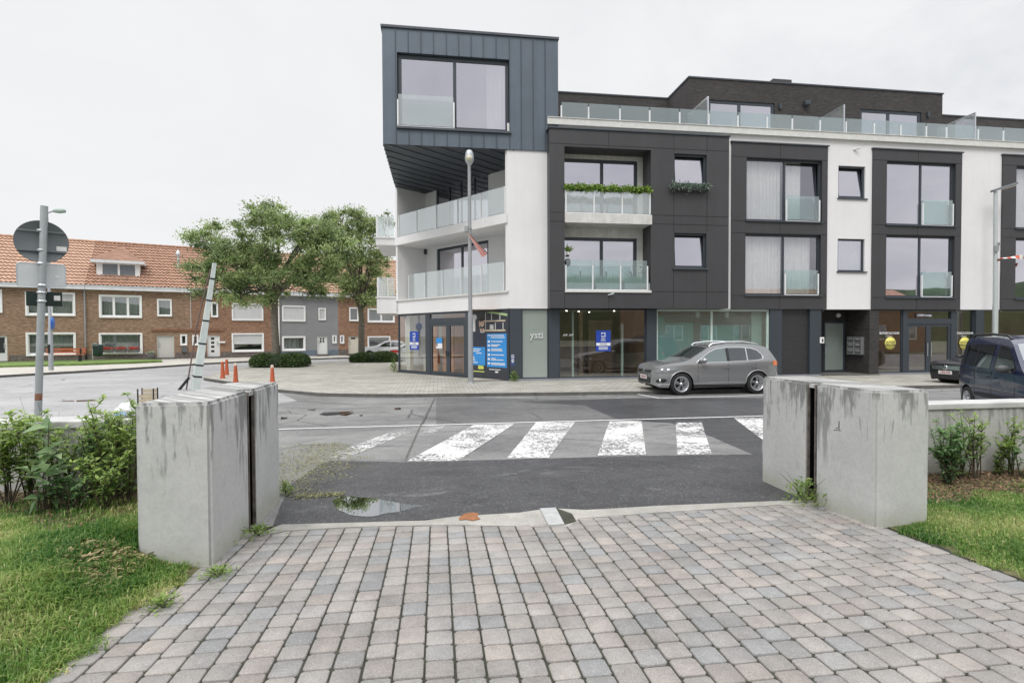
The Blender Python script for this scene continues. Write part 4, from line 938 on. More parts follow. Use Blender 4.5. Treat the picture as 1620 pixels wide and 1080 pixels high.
mb = MB(); mb.lathe([(0, 0), (.16, 0), (.24, .38), (.20, .38), (.19, .32), (0, .32)], 14); mb.build('pot', m_kerbd, t)
V, F = cards(leafcards((0, 0, .48), (.3, .28, .16), 160, 0, rng), .1, rng, .8); raw('flowers', V, F, LEAF('white_flowers', (.12, .2, .06), (.75, .72, .7)), t, np.repeat(rng.uniform(0, 1, 160), 4)[:, None]*np.ones(3))
# slim post with lamp and blue sign across the street
p = gz(81, 585.5, .2); t = thing('street_lamp', 'thin grey lamp post with a small blue sign across the side street', 'street lamp', loc=(p.x, p.y, .2))
s = p.y/840; Hl = (585.5-338)*s
mb = MB(); mb.tube([(0, 0, 0), (0, 0, 2.2), (0, 0, 2.25), (-.02, 0, Hl-.2)], [.11, .10, .075, .05], 10); mb.tube([(-.02, 0, Hl-.25), (.0, 0, Hl), (.25, 0, Hl+.08), (.5, 0, Hl+.1)], .04, 8); mb.build('pole', MAT('post_grey', (.34, .36, .38), .5, metal=.3, var=.1), t)
mb = MB(); mb.lathe([(0, -.32), (.08, -.28), (.13, 0), (.10, .28), (0, .34)], 12, (.62, 0, Hl+.1), 'x'); mb.build('lamp_head', MAT('lamp_housing', (.28, .36, .32), .4, var=.1), t)
zb = (585.5-511)*s; mb = MB(); mb.lathe([(0, -.02), (.32, -.02), (.32, .02), (0, .02)], 24, (.12, -.05, zb), 'x'); mb.build('sign_disc', MAT('sign_blue', (.03, .14, .5), .4, var=0), t).rotation_euler = (0, 0, R(28))
mb = MB(); mb.box(-.05, .05, -.13, -.08, .9, 1.35); mb.build('box', m_blk, t)
# ================================================================== trees and plants
m_bark = MAT('grey_bark', (.14, .125, .10), .9, var=.35, scale=9, bmp=.6, bscale=25)
m_leafT = LEAF('ash_leaf', (.058, .105, .038), (.52, .64, .28), .5)
m_leafT2 = LEAF('ash_leaf_light', (.064, .115, .040), (.56, .66, .29), .5)
def tree(label, base_px, zbase, Z, trunk, ells, nleaf, size, lm, seed, fork):
    """crown given as ellipses in the picture, turned into ellipsoids of leaf clumps at the tree's own distance"""
    r_ = np.random.default_rng(seed); s = Z/FPX
    p = hit(base_px[0], base_px[1], (0, Z, 0), Vector((0, 1, 0))); base = Vector((p.x, Z, zbase))
    t = thing('broadleaf_tree', label, 'tree', loc=base, group='trees on the corner')
    def loc(px, py, dy=0):
        q = hit(px, py, (0, Z, 0), Vector((0, 1, 0))); return np.array([q.x-base.x, dy, q.z-base.z])
    C_ = [(loc(cx_, cy_), rx*s, ry*s) for cx_, cy_, rx, ry in ells]
    # clumps
    wts = np.array([rx*rx*ry for _, rx, ry in C_])**.75; wts /= wts.sum(); ncl = 250
    cl = []
    for k in range(ncl):
        c_, rx, ry = C_[r_.choice(len(C_), p=wts)]
        q = r_.normal(size=3); q /= np.linalg.norm(q); q *= r_.uniform(.45, 1.0)**.6
        cl.append(c_+q*np.array([rx, rx*.9, ry]))
    cl = np.array(cl)
    tr = loc(*trunk[-1][:2])
    mb = MB(); pts = []; rad = []
    for (px, py, rr) in trunk: pts.append(loc(px, py)); rad.append(rr)
    pts[0][2] = -.15; pts[0][:2] = 0
    mb.tube(pts, rad, 10); mb.lathe([(rad[0]*1.7, -.05), (rad[0]*1.2, .18), (rad[0]*1.0, .5)], 10, (0, 0, 0)); top = Vector(pts[-1]); fk = Vector(loc(*fork))
    mb.build('trunk', m_bark, t)
    mb = MB()
    for c_, rx, ry in C_:
        for j in range(2):
            e = Vector(c_+r_.normal(size=3)*np.array([rx, rx, ry])*.35); st = fk.lerp(top, r_.uniform(.2, 1)); md = st.lerp(e, .5)+Vector((r_.normal()*.2, r_.normal()*.2, .25))
            mb.tube([st, st.lerp(md, .5)+Vector((0, 0, .1)), md, e], [.10, .07, .05, .018], 6)
            for w_ in range(4):
                q = cl[np.argsort(np.linalg.norm(cl-np.array(e), axis=1))[w_*2]]; mb.tube([md.lerp(e, r_.uniform(.3, 1)), Vector(q)], [.03, .008], 5, cap=False)
    mb.build('branches', m_bark, t)
    per = nleaf//ncl; PP = []; TT = []
    for c_ in cl:
        rs = r_.uniform(.3, .78); n_ = int(per*rs*1.5)
        q = r_.normal(size=(n_, 3)); q /= np.linalg.norm(q, axis=1)[:, None]; q *= np.minimum(np.abs(r_.normal(0, .62, (n_, 1))), 1.15)*rs*1.25
        q[:, 2] *= .62; PP.append(c_+q); tone = r_.uniform(.15, .8)
        TT.append(np.clip(tone+r_.normal(0, .16, n_), 0, 1))
    PP = np.concatenate(PP); TT = np.concatenate(TT)
    V, F = cards(PP, size, r_, .42, .6)
    raw('crown', V, F, lm, t, np.repeat(TT, 4)[:, None]*np.ones(3)); return t
tree('wide green tree rising from the nearer clipped hedge before the brick houses', (436, 583), SWZ, 31.9, [(436, 583, .27), (436, 540, .215), (434, 500, .20), (434, 470, .18), (433, 452, .15)],
     [(425, 345, 45, 33), (355, 378, 48, 36), (330, 420, 40, 33), (385, 420, 60, 45), (455, 390, 55, 48), (500, 400, 42, 45), (440, 445, 62, 26), (350, 455, 40, 20), (300, 375, 12, 10), (395, 470, 45, 16), (505, 440, 38, 28), (522, 400, 38, 46), (505, 355, 26, 18), (490, 365, 40, 26), (425, 318, 14, 10)], 84000, .175, m_leafT, 11, (434, 485))
tree('looser paler tree with sky showing through its crown beside the white block', (572, 574), SWZ, 37.4, [(572, 574, .24), (572, 540, .22), (572, 505, .20), (569, 480, .16)],
     [(575, 338, 22, 18), (545, 352, 34, 28), (600, 350, 18, 22), (528, 390, 38, 42), (585, 390, 26, 34), (560, 430, 38, 34), (600, 430, 18, 36), (590, 470, 22, 16), (535, 330, 12, 8), (550, 465, 20, 15)], 40000, .18, m_leafT2, 23, (571, 500))
m_box = LEAF('hedge_leaf', (.012, .028, .008), (.12, .20, .05), .2)
def hedge(px0, px1, ytop, ybot, Z, label, seed):
    s = Z/FPX; r_ = np.random.default_rng(seed)
    a = hit(px0, ybot, (0, Z, 0), Vector((0, 1, 0))); b_ = hit(px1, ybot, (0, Z, 0), Vector((0, 1, 0))); W = (b_.x-a.x)/2; H = (ybot-ytop)*s
    t = thing('clipped_hedge', label, 'hedge', loc=((a.x+b_.x)/2, Z+.6, SWZ), group='clipped hedges round the trees')
    n_ = 9000; th = r_.uniform(0, 2*math.pi, n_); v = r_.uniform(0, 1, n_)
    # superellipsoid shell
    ph = np.arcsin(v); ce = lambda x: np.sign(np.cos(x))*np.abs(np.cos(x))**.6; se = lambda x: np.sign(np.sin(x))*np.abs(np.sin(x))**.6
    X = W*ce(ph)*ce(th); Y = W*.62*ce(ph)*se(th); Z_ = H*se(ph)
    wob = 1+.05*np.sin(X*3+seed)+.04*np.cos(Y*4+X*2); P_ = np.stack([X*wob, Y*wob, Z_*(1+.06*np.sin(X*2.3+seed))], 1)*r_.uniform(.9, 1.02, (n_, 1))
    V, F = cards(P_, .10, r_, .6, .5); raw('foliage', V, F, m_box, t, np.repeat(np.clip(r_.normal(.45, .25, n_), 0, 1), 4)[:, None]*np.ones(3))
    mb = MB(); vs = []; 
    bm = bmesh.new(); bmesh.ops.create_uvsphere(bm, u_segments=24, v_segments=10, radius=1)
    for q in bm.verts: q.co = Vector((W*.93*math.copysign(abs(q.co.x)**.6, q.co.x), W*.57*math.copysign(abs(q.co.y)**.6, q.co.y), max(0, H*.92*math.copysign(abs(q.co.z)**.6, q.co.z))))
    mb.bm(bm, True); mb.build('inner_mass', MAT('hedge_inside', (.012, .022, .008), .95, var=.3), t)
hedge(394, 481, 559.5, 582, 31.2, 'clipped low box hedge at the foot of the wide green tree', 5)
hedge(553, 628, 556.5, 573, 36.5, 'clipped low hedge under the looser tree near the white cars', 6)

# ---- foreground lawn and shrubs -------------------------------------
def ue(d): return -1.72-.13*min(max((4.1-d)/1.2, 0), 1)
def zl_left(u, d): 
    t = min(max((ue(d)-u)/.75, 0), 1); t = t*t*(3-2*t); e = min(max((ue(d)-u+.02)/.08, 0), 1); return prof(d)-.022+.030*e+t*.225
def zl_right(u, d):
    t = min(max((u-3.85)/.8, 0), 1); return prof(d)-.006+t*.07
def lawn_base(name, us, ds, f, mt):
    V = []; F = []; nu, nd = len(us), len(ds)
    for d in ds:
        for u in us: q = ud(u, d, f(u, d)+random.uniform(-.008, .008)); V.append(tuple(q))
    for j in range(nd-1):
        for i in range(nu-1): F.append((j*nu+i, j*nu+i+1, (j+1)*nu+i+1, (j+1)*nu+i))
    o = raw(name, V, np.array(F), mt, smooth=True); return kind(o, 'structure')
m_lsoil = MAT('lawn_soil', (.105, .10, .045), .95, var=.55, scale=7, bmp=.8, bscale=60)
lawn_base('lawn_soil', np.linspace(-9, -1.66, 60), np.linspace(-1, 6.0, 50), zl_left, m_lsoil)
lawn_base('lawn_soil', np.linspace(3.84, 10, 50), np.linspace(-1, 5.6, 50), zl_right, m_lsoil)
m_grass = LEAF('grass_blade', (.020, .12, .006), (.62, .56, .28), .45, .5, (.24, .37, .08))
def vnoise(x, y, s, seed):
    return (np.sin(x*s+seed)*np.cos(y*s*1.3+seed*2)+np.sin(x*s*2.1+y*s*1.7+seed)*.6+np.sin(x*s*4.3-y*s*3.1)*.3)/1.9
def grass(name, U, D, Zf, seed, hmul, dry, ln=(.05, .13)):
    r_ = np.random.default_rng(seed); n_ = len(U)
    P_ = np.array([tuple(ud(a, b, Zf(a, b))) for a, b in zip(U, D)])
    L_ = r_.uniform(ln[0], ln[1], n_)*hmul*.72; az = r_.uniform(0, 2*math.pi, n_)+vnoise(U, D, 3, 1)*1.5; lean = r_.uniform(.35, 1.45, n_)
    dirx, diry = np.cos(az), np.sin(az); w_ = r_.uniform(.0018, .0042, n_)
    sx, sy = -diry*w_, dirx*w_
    h1 = L_*.55; o1 = L_*.22*lean; h2 = L_*(.95-.38*lean); o2 = L_*.75*lean
    z0 = np.zeros(n_)
    A = P_+np.stack([sx, sy, z0-.01], 1); B_ = P_-np.stack([sx, sy, z0+.01], 1)
    M1 = P_+np.stack([dirx*o1, diry*o1, h1], 1); S = np.stack([sx, sy, z0], 1)*.8
    T_ = P_+np.stack([dirx*o2, diry*o2, h2], 1)
    V = np.stack([A, B_, M1-S, M1+S, T_], 1).reshape(-1, 3); i = np.arange(n_)*5
    F = [np.stack([i, i+1, i+2, i+3], 1), np.stack([i+3, i+2, i+4], 1)]
    tint = np.clip(.18+r_.normal(0, .13, n_)+dry(U, D)+(r_.uniform(0, 1, n_) < .06)*.5, 0, 1)
    o = raw(name, V, F, m_grass, colors=np.repeat(tint, 5)[:, None]*np.ones(3)); return kind(o, 'stuff')
r_ = np.random.default_rng(41)
n_ = 230000; U = r_.uniform(-5.2, -1.55, n_); D = r_.uniform(1.2, 5.2, n_)
E = np.array([ue(d) for d in D]); wig = .05*np.sin(D*9)+.03*np.sin(D*23+1)
dens = np.clip((E+wig+.05-U)/.08, 0, 1)*np.where(D > 4.55+.25*np.sin(U*5), .18, 1)*np.clip(.85+.5*vnoise(U, D, 4, 2), .25, 1)
kp = (r_.uniform(0, 1, n_) < dens) & ~((U > -2.15) & (D > 4.06)); U, D = U[kp], D[kp]
hm = 1+.45*vnoise(U, D, 5, 3)
grass('lawn_grass', U, D, zl_left, 1, np.clip(hm, .45, 1.6), lambda u, d: np.clip(vnoise(u, d, 2.6, 7)*.55+np.clip((d-3.6)*.14, 0, .16)+np.clip(.3-abs(u-np.array([ue(x) for x in d]))*2.2, 0, .28), -.1, .6))
n_ = 120000; U = r_.uniform(3.75, 7.2, n_); D = r_.uniform(1.6, 5.0, n_)
dens = np.clip((U-3.82-.04*np.sin(D*11)-.02*np.sin(D*27))/.1, 0, 1)*np.where(D > 4.55+.15*np.sin(U*6), .10, 1)
kp = (r_.uniform(0, 1, n_) < dens) & ~((U < 4.27) & (D > 4.03)); U, D = U[kp], D[kp]
grass('lawn_grass', U, D, zl_right, 2, np.clip(.8+.35*vnoise(U, D, 5, 5), .4, 1.3), lambda u, d: np.clip(vnoise(u, d, 2.2, 4)*.45+.06+np.clip((4.0-d)*.12, 0, .2), -.1, .6), (.045, .10))
# bark mulch and litter under the shrubs
def litter(name, U, D, Zf, seed, size, mt):
    r_ = np.random.default_rng(seed); P_ = np.array([tuple(ud(a, b, Zf(a, b)+r_.uniform(.004, .03))) for a, b in zip(U, D)])
    n_ = len(P_); d = r_.normal(size=(n_, 3)); d[:, 2] *= .25; d /= np.linalg.norm(d, axis=1)[:, None]; nn = r_.normal(size=(n_, 3))*.4; nn[:, 2] += 1
    s = np.cross(d, nn); s /= np.linalg.norm(s, axis=1)[:, None]; L_ = (size*r_.uniform(.4, 1.5, n_))[:, None]
    V = np.stack([P_-d*L_, P_+s*L_*.35, P_+d*L_, P_-s*L_*.35], 1).reshape(-1, 3)
    return kind(raw(name, V, np.arange(4*n_).reshape(n_, 4), mt, colors=np.repeat(r_.uniform(0, 1, n_), 4)[:, None]*np.ones(3)), 'stuff')
m_mulch = LEAF('bark_chip', (.045, .026, .016), (.27, .175, .10), 0, .9)
litter('bark_mulch', r_.uniform(4.3, 7.2, 11000), 4.35+1.05*r_.beta(1.6, 1.2, 11000), zl_right, 3, .017, m_mulch)
litter('leaf_litter', r_.uniform(-4.6, -2.14, 6000), 4.4+1.25*r_.beta(1.8, 1.2, 6000), zl_left, 4, .017, m_mulch)
uu = -2.05-np.abs(r_.normal(0, .25, 900)); uu += .02; litter('dry_straw', uu, r_.uniform(3.5, 4.1, 900), zl_left, 5, .035, LEAF('dry_straw', (.22, .17, .08), (.36, .30, .16), 0, .9))
# shrubs
m_sh = LEAF('shrub_leaf', (.045, .105, .030), (.40, .54, .14), .45); m_sh2 = LEAF('shrub_leaf_dark', (.032, .085, .036), (.24, .40, .15), .4); m_big = LEAF('broad_leaf', (.09, .18, .07), (.38, .50, .26), .4)
m_stem = MAT('shrub_stem', (.06, .045, .03), .9, var=.3, scale=10)
def leaves(P_, Dr, size, r_, asp, lm, par, tone):
    n_ = len(P_); d = Dr+r_.normal(0, .35, (n_, 3)); d /= np.linalg.norm(d, axis=1)[:, None]; up = np.tile([0, 0, 1.0], (n_, 1))+r_.normal(0, .35, (n_, 3))
    s = np.cross(d, up); s /= np.linalg.norm(s, axis=1)[:, None]+1e-9; k = np.cross(s, d); L_ = (size*r_.uniform(.6, 1.2, n_))[:, None]
    a = P_; m1 = P_+d*L_*.45; e = P_+d*L_-k*L_*.18
    V = np.stack([a, m1+s*L_*asp*.5+k*L_*.08, e, m1-s*L_*asp*.5+k*L_*.08, m1-k*L_*.02], 1).reshape(-1, 3); i = np.arange(n_)*5
    F = [np.stack([i, i+4, i+2, i+1], 1), np.stack([i, i+3, i+2, i+4], 1)]
    return raw('leaves', V, F, lm, par, np.repeat(np.clip(tone, 0, 1), 5)[:, None]*np.ones(3))
def bedu(px, d): k = (px-810)/840; return d*(k*math.cos(AL)+math.sin(AL))/(math.cos(AL)-k*math.sin(AL))
def shrub(label, u, d, z0, H, spread, nst, nl, size, lm, seed, bare=.25, asp=.42, lean=(0, 0), name='shrub', grp='shrubs along the low wall', side=1, tone=(.45, .22)):
    r_ = np.random.default_rng(seed); nl = int(nl*1.05) if side else nl; size *= 1.12; b = ud(u, d, z0); t = thing(name, label, 'shrub', loc=b, group=grp)
    mb = MB(); P_ = []; Dr = []; T_ = []
    for k in range(nst):
        az = r_.uniform(0, 2*math.pi); sp = spread*r_.uniform(.3, 1); hh = H*r_.uniform(.65, 1.05); e = Vector((math.cos(az)*sp+lean[0]*hh, math.sin(az)*sp*.6+lean[1]*hh, hh)); st = Vector((r_.normal()*.03, r_.normal()*.02, -.03)); md = st.lerp(e, .5)+Vector((r_.normal()*.03, r_.normal()*.02, .02))
        pts = [st, st.lerp(md, .5), md, md.lerp(e, .55)+Vector((0, 0, .01)), e]; mb.tube(pts, [.007, .006, .005, .0035, .0015], 5, cap=False)
        segs = [pts]
        for b_ in range(side*3):
            f = r_.uniform(.35, .9); i = int(f*4); q = pts[i].lerp(pts[min(i+1, 4)], f*4-i); a2 = r_.uniform(0, 2*math.pi); l2 = H*r_.uniform(.12, .3); e2 = q+Vector((math.cos(a2)*l2*.7, math.sin(a2)*l2*.5, l2*.7)); mb.tube([q, q.lerp(e2, .5)+Vector((0, 0, -.01)), e2], [.0035, .0025, .001], 4, cap=False); segs.append([q, q.lerp(e2, .33), q.lerp(e2, .66), e2, e2])
        m_ = nl//nst
        for j in range(m_):
            sg = segs[r_.integers(len(segs))] if r_.uniform() < .75 and len(segs) > 1 else segs[0]; f = r_.uniform(bare if sg is segs[0] else .1, 1.0)*3.999; i = int(f); q = sg[i].lerp(sg[i+1], f-i)
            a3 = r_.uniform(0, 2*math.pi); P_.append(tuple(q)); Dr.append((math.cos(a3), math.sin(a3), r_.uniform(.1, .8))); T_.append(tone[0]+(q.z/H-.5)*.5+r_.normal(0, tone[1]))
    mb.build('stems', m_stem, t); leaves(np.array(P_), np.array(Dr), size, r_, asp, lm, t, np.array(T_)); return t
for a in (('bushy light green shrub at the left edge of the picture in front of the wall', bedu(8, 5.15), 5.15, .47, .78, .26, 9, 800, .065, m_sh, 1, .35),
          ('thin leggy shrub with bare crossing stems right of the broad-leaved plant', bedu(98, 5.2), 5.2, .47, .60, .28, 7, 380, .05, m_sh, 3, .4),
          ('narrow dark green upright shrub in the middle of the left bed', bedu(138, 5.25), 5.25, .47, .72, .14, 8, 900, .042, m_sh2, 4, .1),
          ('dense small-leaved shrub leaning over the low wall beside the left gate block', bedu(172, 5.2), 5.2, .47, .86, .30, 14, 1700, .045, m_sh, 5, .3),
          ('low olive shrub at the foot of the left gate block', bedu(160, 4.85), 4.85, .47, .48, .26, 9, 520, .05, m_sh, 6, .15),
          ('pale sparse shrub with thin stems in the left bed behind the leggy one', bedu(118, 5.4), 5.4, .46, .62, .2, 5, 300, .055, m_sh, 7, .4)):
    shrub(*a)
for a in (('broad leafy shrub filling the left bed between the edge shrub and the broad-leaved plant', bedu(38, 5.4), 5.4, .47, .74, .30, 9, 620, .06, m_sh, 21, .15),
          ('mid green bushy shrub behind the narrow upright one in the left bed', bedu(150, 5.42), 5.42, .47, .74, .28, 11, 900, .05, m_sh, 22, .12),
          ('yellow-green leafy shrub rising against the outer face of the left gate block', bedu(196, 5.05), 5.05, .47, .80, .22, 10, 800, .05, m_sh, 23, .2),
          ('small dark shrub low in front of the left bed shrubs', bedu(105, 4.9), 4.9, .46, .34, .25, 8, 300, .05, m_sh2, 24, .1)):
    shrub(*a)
shrub('tall plant with broad pale drooping leaves in the left bed', bedu(72, 5.0), 5.0, .47, .72, .10, 3, 46, .17, m_big, 8, .12, .40, name='broad_leaved_plant', side=0)
shrub('second smaller broad-leaved plant with dark lower leaves in the left bed', bedu(62, 4.9), 4.9, .48, .40, .14, 4, 26, .15, m_big, 9, .3, .45, name='broad_leaved_plant', side=0, tone=(.2, .2))
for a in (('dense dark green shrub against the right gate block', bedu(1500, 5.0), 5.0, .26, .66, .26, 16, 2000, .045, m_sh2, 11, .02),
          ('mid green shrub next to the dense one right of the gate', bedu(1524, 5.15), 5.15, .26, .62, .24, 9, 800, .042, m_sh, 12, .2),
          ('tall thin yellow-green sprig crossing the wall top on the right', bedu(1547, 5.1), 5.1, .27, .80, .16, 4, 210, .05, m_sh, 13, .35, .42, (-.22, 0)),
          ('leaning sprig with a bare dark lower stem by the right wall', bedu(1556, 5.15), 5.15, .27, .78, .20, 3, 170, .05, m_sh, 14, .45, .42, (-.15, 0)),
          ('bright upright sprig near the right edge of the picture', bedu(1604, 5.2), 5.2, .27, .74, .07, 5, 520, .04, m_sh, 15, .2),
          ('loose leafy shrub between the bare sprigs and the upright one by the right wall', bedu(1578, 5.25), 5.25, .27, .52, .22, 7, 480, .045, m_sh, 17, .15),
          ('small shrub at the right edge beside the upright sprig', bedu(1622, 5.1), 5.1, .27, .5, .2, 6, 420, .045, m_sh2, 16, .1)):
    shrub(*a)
# weeds
def weed(label, p, H, n_, seed, spread=.12, size=.05):
    r_ = np.random.default_rng(seed); t = thing('weed', label, 'weed', loc=p)
    m_ = n_; az = r_.uniform(0, 2*math.pi, m_); rr = np.abs(r_.normal(0, spread*.5, m_)); P_ = np.stack([np.cos(az)*rr, np.sin(az)*rr, r_.uniform(0, H, m_)*np.exp(-rr/spread)], 1); Dr = np.stack([np.cos(az), np.sin(az), r_.uniform(.3, 1.4, m_)], 1)
    leaves(P_, Dr, size, r_, .35, m_sh, t, r_.normal(.55, .2, m_)); 
    mb = MB()
    for k in range(7): a = az[k]; mb.tube([(0, 0, -.01), (math.cos(a)*spread*.4, math.sin(a)*spread*.4, H*.6), (math.cos(a)*spread, math.sin(a)*spread, H*r_.uniform(.8, 1.3))], [.003, .002, .001], 4, cap=False)
    mb.build('stems', m_stem, t)
def onp(px, py, dz=.0): p = gp(px, py); p.z += dz; return p
weed('tuft of weeds growing from the slot foot of the right gate block', onp(1272, 797, .01), .26, 220, 1, .22, .06)
weed('small weed in the paving joints right of the left gate block corner', onp(346, 912, .01), .06, 170, 2, .11, .035)
weed('tiny grass weed between the pavers near the lawn edge', onp(258, 962, .01), .06, 130, 3, .1, .04)
weed('weed growing along the base of the left gate block slot', onp(410, 848, .02), .07, 170, 4, .16, .04)
weed('weed at the far foot of the left gate block', onp(452, 781, .01), .14, 120, 5, .08, .05)
weed('plant growing by the dark pillar of the corner shop', Vector(BF @ Vector((gu(812), -.1, SWZ))), .45, 110, 6, .16, .12)
weed('plant at the left foot of the corner shop window', Vector(CF @ Vector((-.12, -.1, SWZ))), .75, 110, 7, .16, .14)
# dry moss on the old asphalt by the left block
n_ = 9000; uu = -1.72+r_.normal(0, .42, n_); dd_ = r_.uniform(5.85, 9.4, n_); kp = uu < -1.72+.80*np.clip(1-(dd_-7.4)**2/4.2, .1, 1)*(.6+.5*np.sin(dd_*5)**2)
litter('dry_moss', uu[kp], dd_[kp], lambda u, d: prof(d)-.004, 8, .012, LEAF('dry_moss', (.10, .105, .045), (.32, .31, .15), 0, .95))
n_ = 900; litter('dry_moss', r_.uniform(-1.5, -1.0, n_), 5.85+r_.normal(0, .06, n_), lambda u, d: prof(d)-.004, 9, .012, bpy.data.materials['dry_moss'])
for px in (65, 100):
    weed('yellow-green weed at the foot of the round sign post' if px == 65 else 'weed growing behind the left wall right of the sign post', Vector((hit(px, 660, (0, 7.0, 0), Vector((0, 1, 0))).x, 7.0, .15)), .80 if px == 65 else .76, 160, px, .25, .08)
# ================================================================== cars
def PAINT(name, c, metal=.5, rough=.32):
    m, n, out = nt(name); p = N(n, 'ShaderNodeBsdfPrincipled', Roughness=rough, Metallic=metal); p.inputs['Coat Weight'].default_value = .7; p.inputs['Coat Roughness'].default_value = .03
    p.inputs['Base Color'].default_value = c4(c); n.links.new(p.outputs[0], out.inputs[0]); return m
m_tyre = MAT('tyre_rubber', (.014, .014, .015), .8, var=.2, scale=30)
m_rim = MAT('alloy_rim', (.62, .63, .65), .28, metal=.85, var=.05)
m_carg = GLASS('tinted_car_glass', .12, (.10, .12, .12), (.9, .92, .95)); m_carg2 = GLASS('clear_car_glass', .12, (.45, .52, .50), (.9, .92, .95))
m_trim = MAT('black_trim', (.018, .018, .019), .55, var=.1); m_chr = MAT('chrome', (.78, .79, .80), .15, metal=1, var=0)
m_lens = GLASS('headlight_lens', .25, (.75, .78, .80)); m_lampi = MAT('headlight_inside', (.45, .47, .49), .2, metal=.7, var=.3, scale=30)
m_tail = MAT('red_lens', (.55, .02, .015), .15, var=.1, coat=1); m_amber = MAT('orange_lens', (.75, .20, .06), .2, var=.05, coat=1)
m_plate = MAT('plate_white', (.72, .72, .70), .4, var=0); m_plt = MAT('plate_text', (.30, .02, .03), .5, var=0)
m_under = MAT('underbody', (.008, .008, .008), .9, var=0)
def interp(pts, x):
    if x <= pts[0][0]: return pts[0][1]
    for (a, b), (c_, d) in zip(pts[:-1], pts[1:]):
        if x <= c_:
            t = (x-a)/(c_-a) if c_ > a else 0; return b+(d-b)*t
    return pts[-1][1]
def smoothp(pts, x, e=.05): return (interp(pts, x-e)+2*interp(pts, x)+interp(pts, x+e))/4
class Car:
    def __init__(s, L, top, plan, belt, sill, axles, wr, tum=.36, arch=.045): s.L, s.top, s.plan, s.belt, s.sill, s.ax, s.wr, s.tum, s.arch = L, top, plan, belt, sill, axles, wr, tum, arch
    def zt(s, x): return smoothp(s.top, x, .04)
    def zb(s, x):
        z = interp(s.sill, x)
        for a in s.ax:
            rr = s.wr+s.arch; d = abs(x-a)
            if d < rr: z = max(z, s.wr+math.sqrt(rr*rr-d*d))
        return z
    def hw(s, x, z):
        w = smoothp(s.plan, x, .05); b = interp(s.belt, x)
        if z > b: return w-.012-(z-b)*s.tum-(z-b)**2*.06
        t = (b-z)/(b-.25); k = w-.012*(1-min(t*4, 1))
        return k-.055*max(0, (t-.45)/.55)**2-.010*math.exp(-((t-.33)/.06)**2)
    def body(s, mt, par):
        xs = list(np.linspace(0, s.L, 90)); xs += [a+s_*(s.wr+s.arch)*math.cos(k*math.pi/20) for a in s.ax for k in range(0, 21) for s_ in (1,)]; xs = sorted(set(round(x, 4) for x in xs if 0 <= x <= s.L)); k_ = [xs[0]]
        for x in xs[1:]:
            if x-k_[-1] > .012: k_.append(x)
        k_[-1] = s.L; xs = k_
        M_ = 16; T_ = 9; mb = MB(); nx = len(xs); rows = []
        for x in xs:
            b, t = s.zb(x), s.zt(x); rw = []
            for j in range(M_+1):
                f = j/M_; z = b+(t-b)*f; w = s.hw(x, z); 
                rw.append((w, z))
            # rounded shoulder and crowned top
            w, z = rw[-1]; z0 = t
            for j in range(1, T_+1):
                f = j/T_; y = w*(1-f); rw.append((y, z0+.045*(1-(1-f)**2)*min(1, w/.6)*1.0))
            rows.append(rw)
        K = M_+T_+1
        V = []
        for sg in (-1, 1):
            for i, x in enumerate(xs): V += [(x, sg*y, z) for y, z in rows[i]]
        F = []
        for sg in (0, 1):
            o = sg*nx*K
            for i in range(nx-1):
                for j in range(K-1):
                    q = (o+i*K+j, o+(i+1)*K+j, o+(i+1)*K+j+1, o+i*K+j+1); F.append(q if sg == 0 else q[::-1])
        mb.add(V, F, True)
        for i in (0, nx-1):       # end caps
            for j in range(K-1):
                q = (i*K+j, i*K+j+1, nx*K+i*K+j+1, nx*K+i*K+j); mb.f.append(q if i == 0 else q[::-1]); mb.m.append(0); mb.sm.append(True)
        o = mb.build('body', mt, par); bm = bmesh.new(); bm.from_mesh(o.data); bmesh.ops.remove_doubles(bm, verts=bm.verts, dist=.0005); bmesh.ops.recalc_face_normals(bm, faces=bm.faces[:]); bm.to_mesh(o.data); bm.free(); o.data.set_sharp_from_angle(angle=R(38))
        mb = MB(); w = s.plan[2][1]-.16; zc = s.wr*2+.12
        mb.box(.25, s.L-.25, -w+.1, w-.1, s.sill[2][1]-.02, zc)
        mb.build('underbody', m_under, par); return o
    def side(s, poly, off, mt, par, name, sides=(-1, 1), nx=10, nz=5):
        """patch lying on the body side; poly = list of (x, zlow, zhigh)"""
        for sg in sides:
            mb = MB(); V = []; n_ = nx*(len(poly)-1)
            for i in range(n_+1):
                f = i/n_*(len(poly)-1); k = min(int(f), len(poly)-2); t = f-k; x = poly[k][0]+(poly[k+1][0]-poly[k][0])*t; a = poly[k][1]+(poly[k+1][1]-poly[k][1])*t; b = poly[k][2]+(poly[k+1][2]-poly[k][2])*t
                for j in range(nz+1): z = a+(b-a)*j/nz; V.append((x, sg*(s.hw(x, z)+off), z))
            F = [(i*(nz+1)+j, (i+1)*(nz+1)+j, (i+1)*(nz+1)+j+1, i*(nz+1)+j+1) for i in range(n_) for j in range(nz)]
            mb.add(V, F if sg < 0 else [f[::-1] for f in F], True); o = mb.build(name, mt, par)
        return o
    def topp(s, x0, x1, ins0, ins1, off, mt, par, name, nx=12, ny=10, frac=(-1, 1)):
        """patch on the bonnet / windscreen / roof surface"""
        V = []; mb = MB()
        for i in range(nx+1):
            x = x0+(x1-x0)*i/nx; w = s.hw(x, s.zt(x))-(ins0+(ins1-ins0)*i/nx); sl = (s.zt(x+.03)-s.zt(x-.03))/.06; nl = math.sqrt(1+sl*sl)
            for j in range(ny+1):
                f = frac[0]+(frac[1]-frac[0])*j/ny; y = w*f; ff = 1-abs(y)/s.hw(x, s.zt(x)); z = s.zt(x)+.045*(1-(1-ff)**2)
                V.append((x-sl/nl*off, y, z+off/nl))
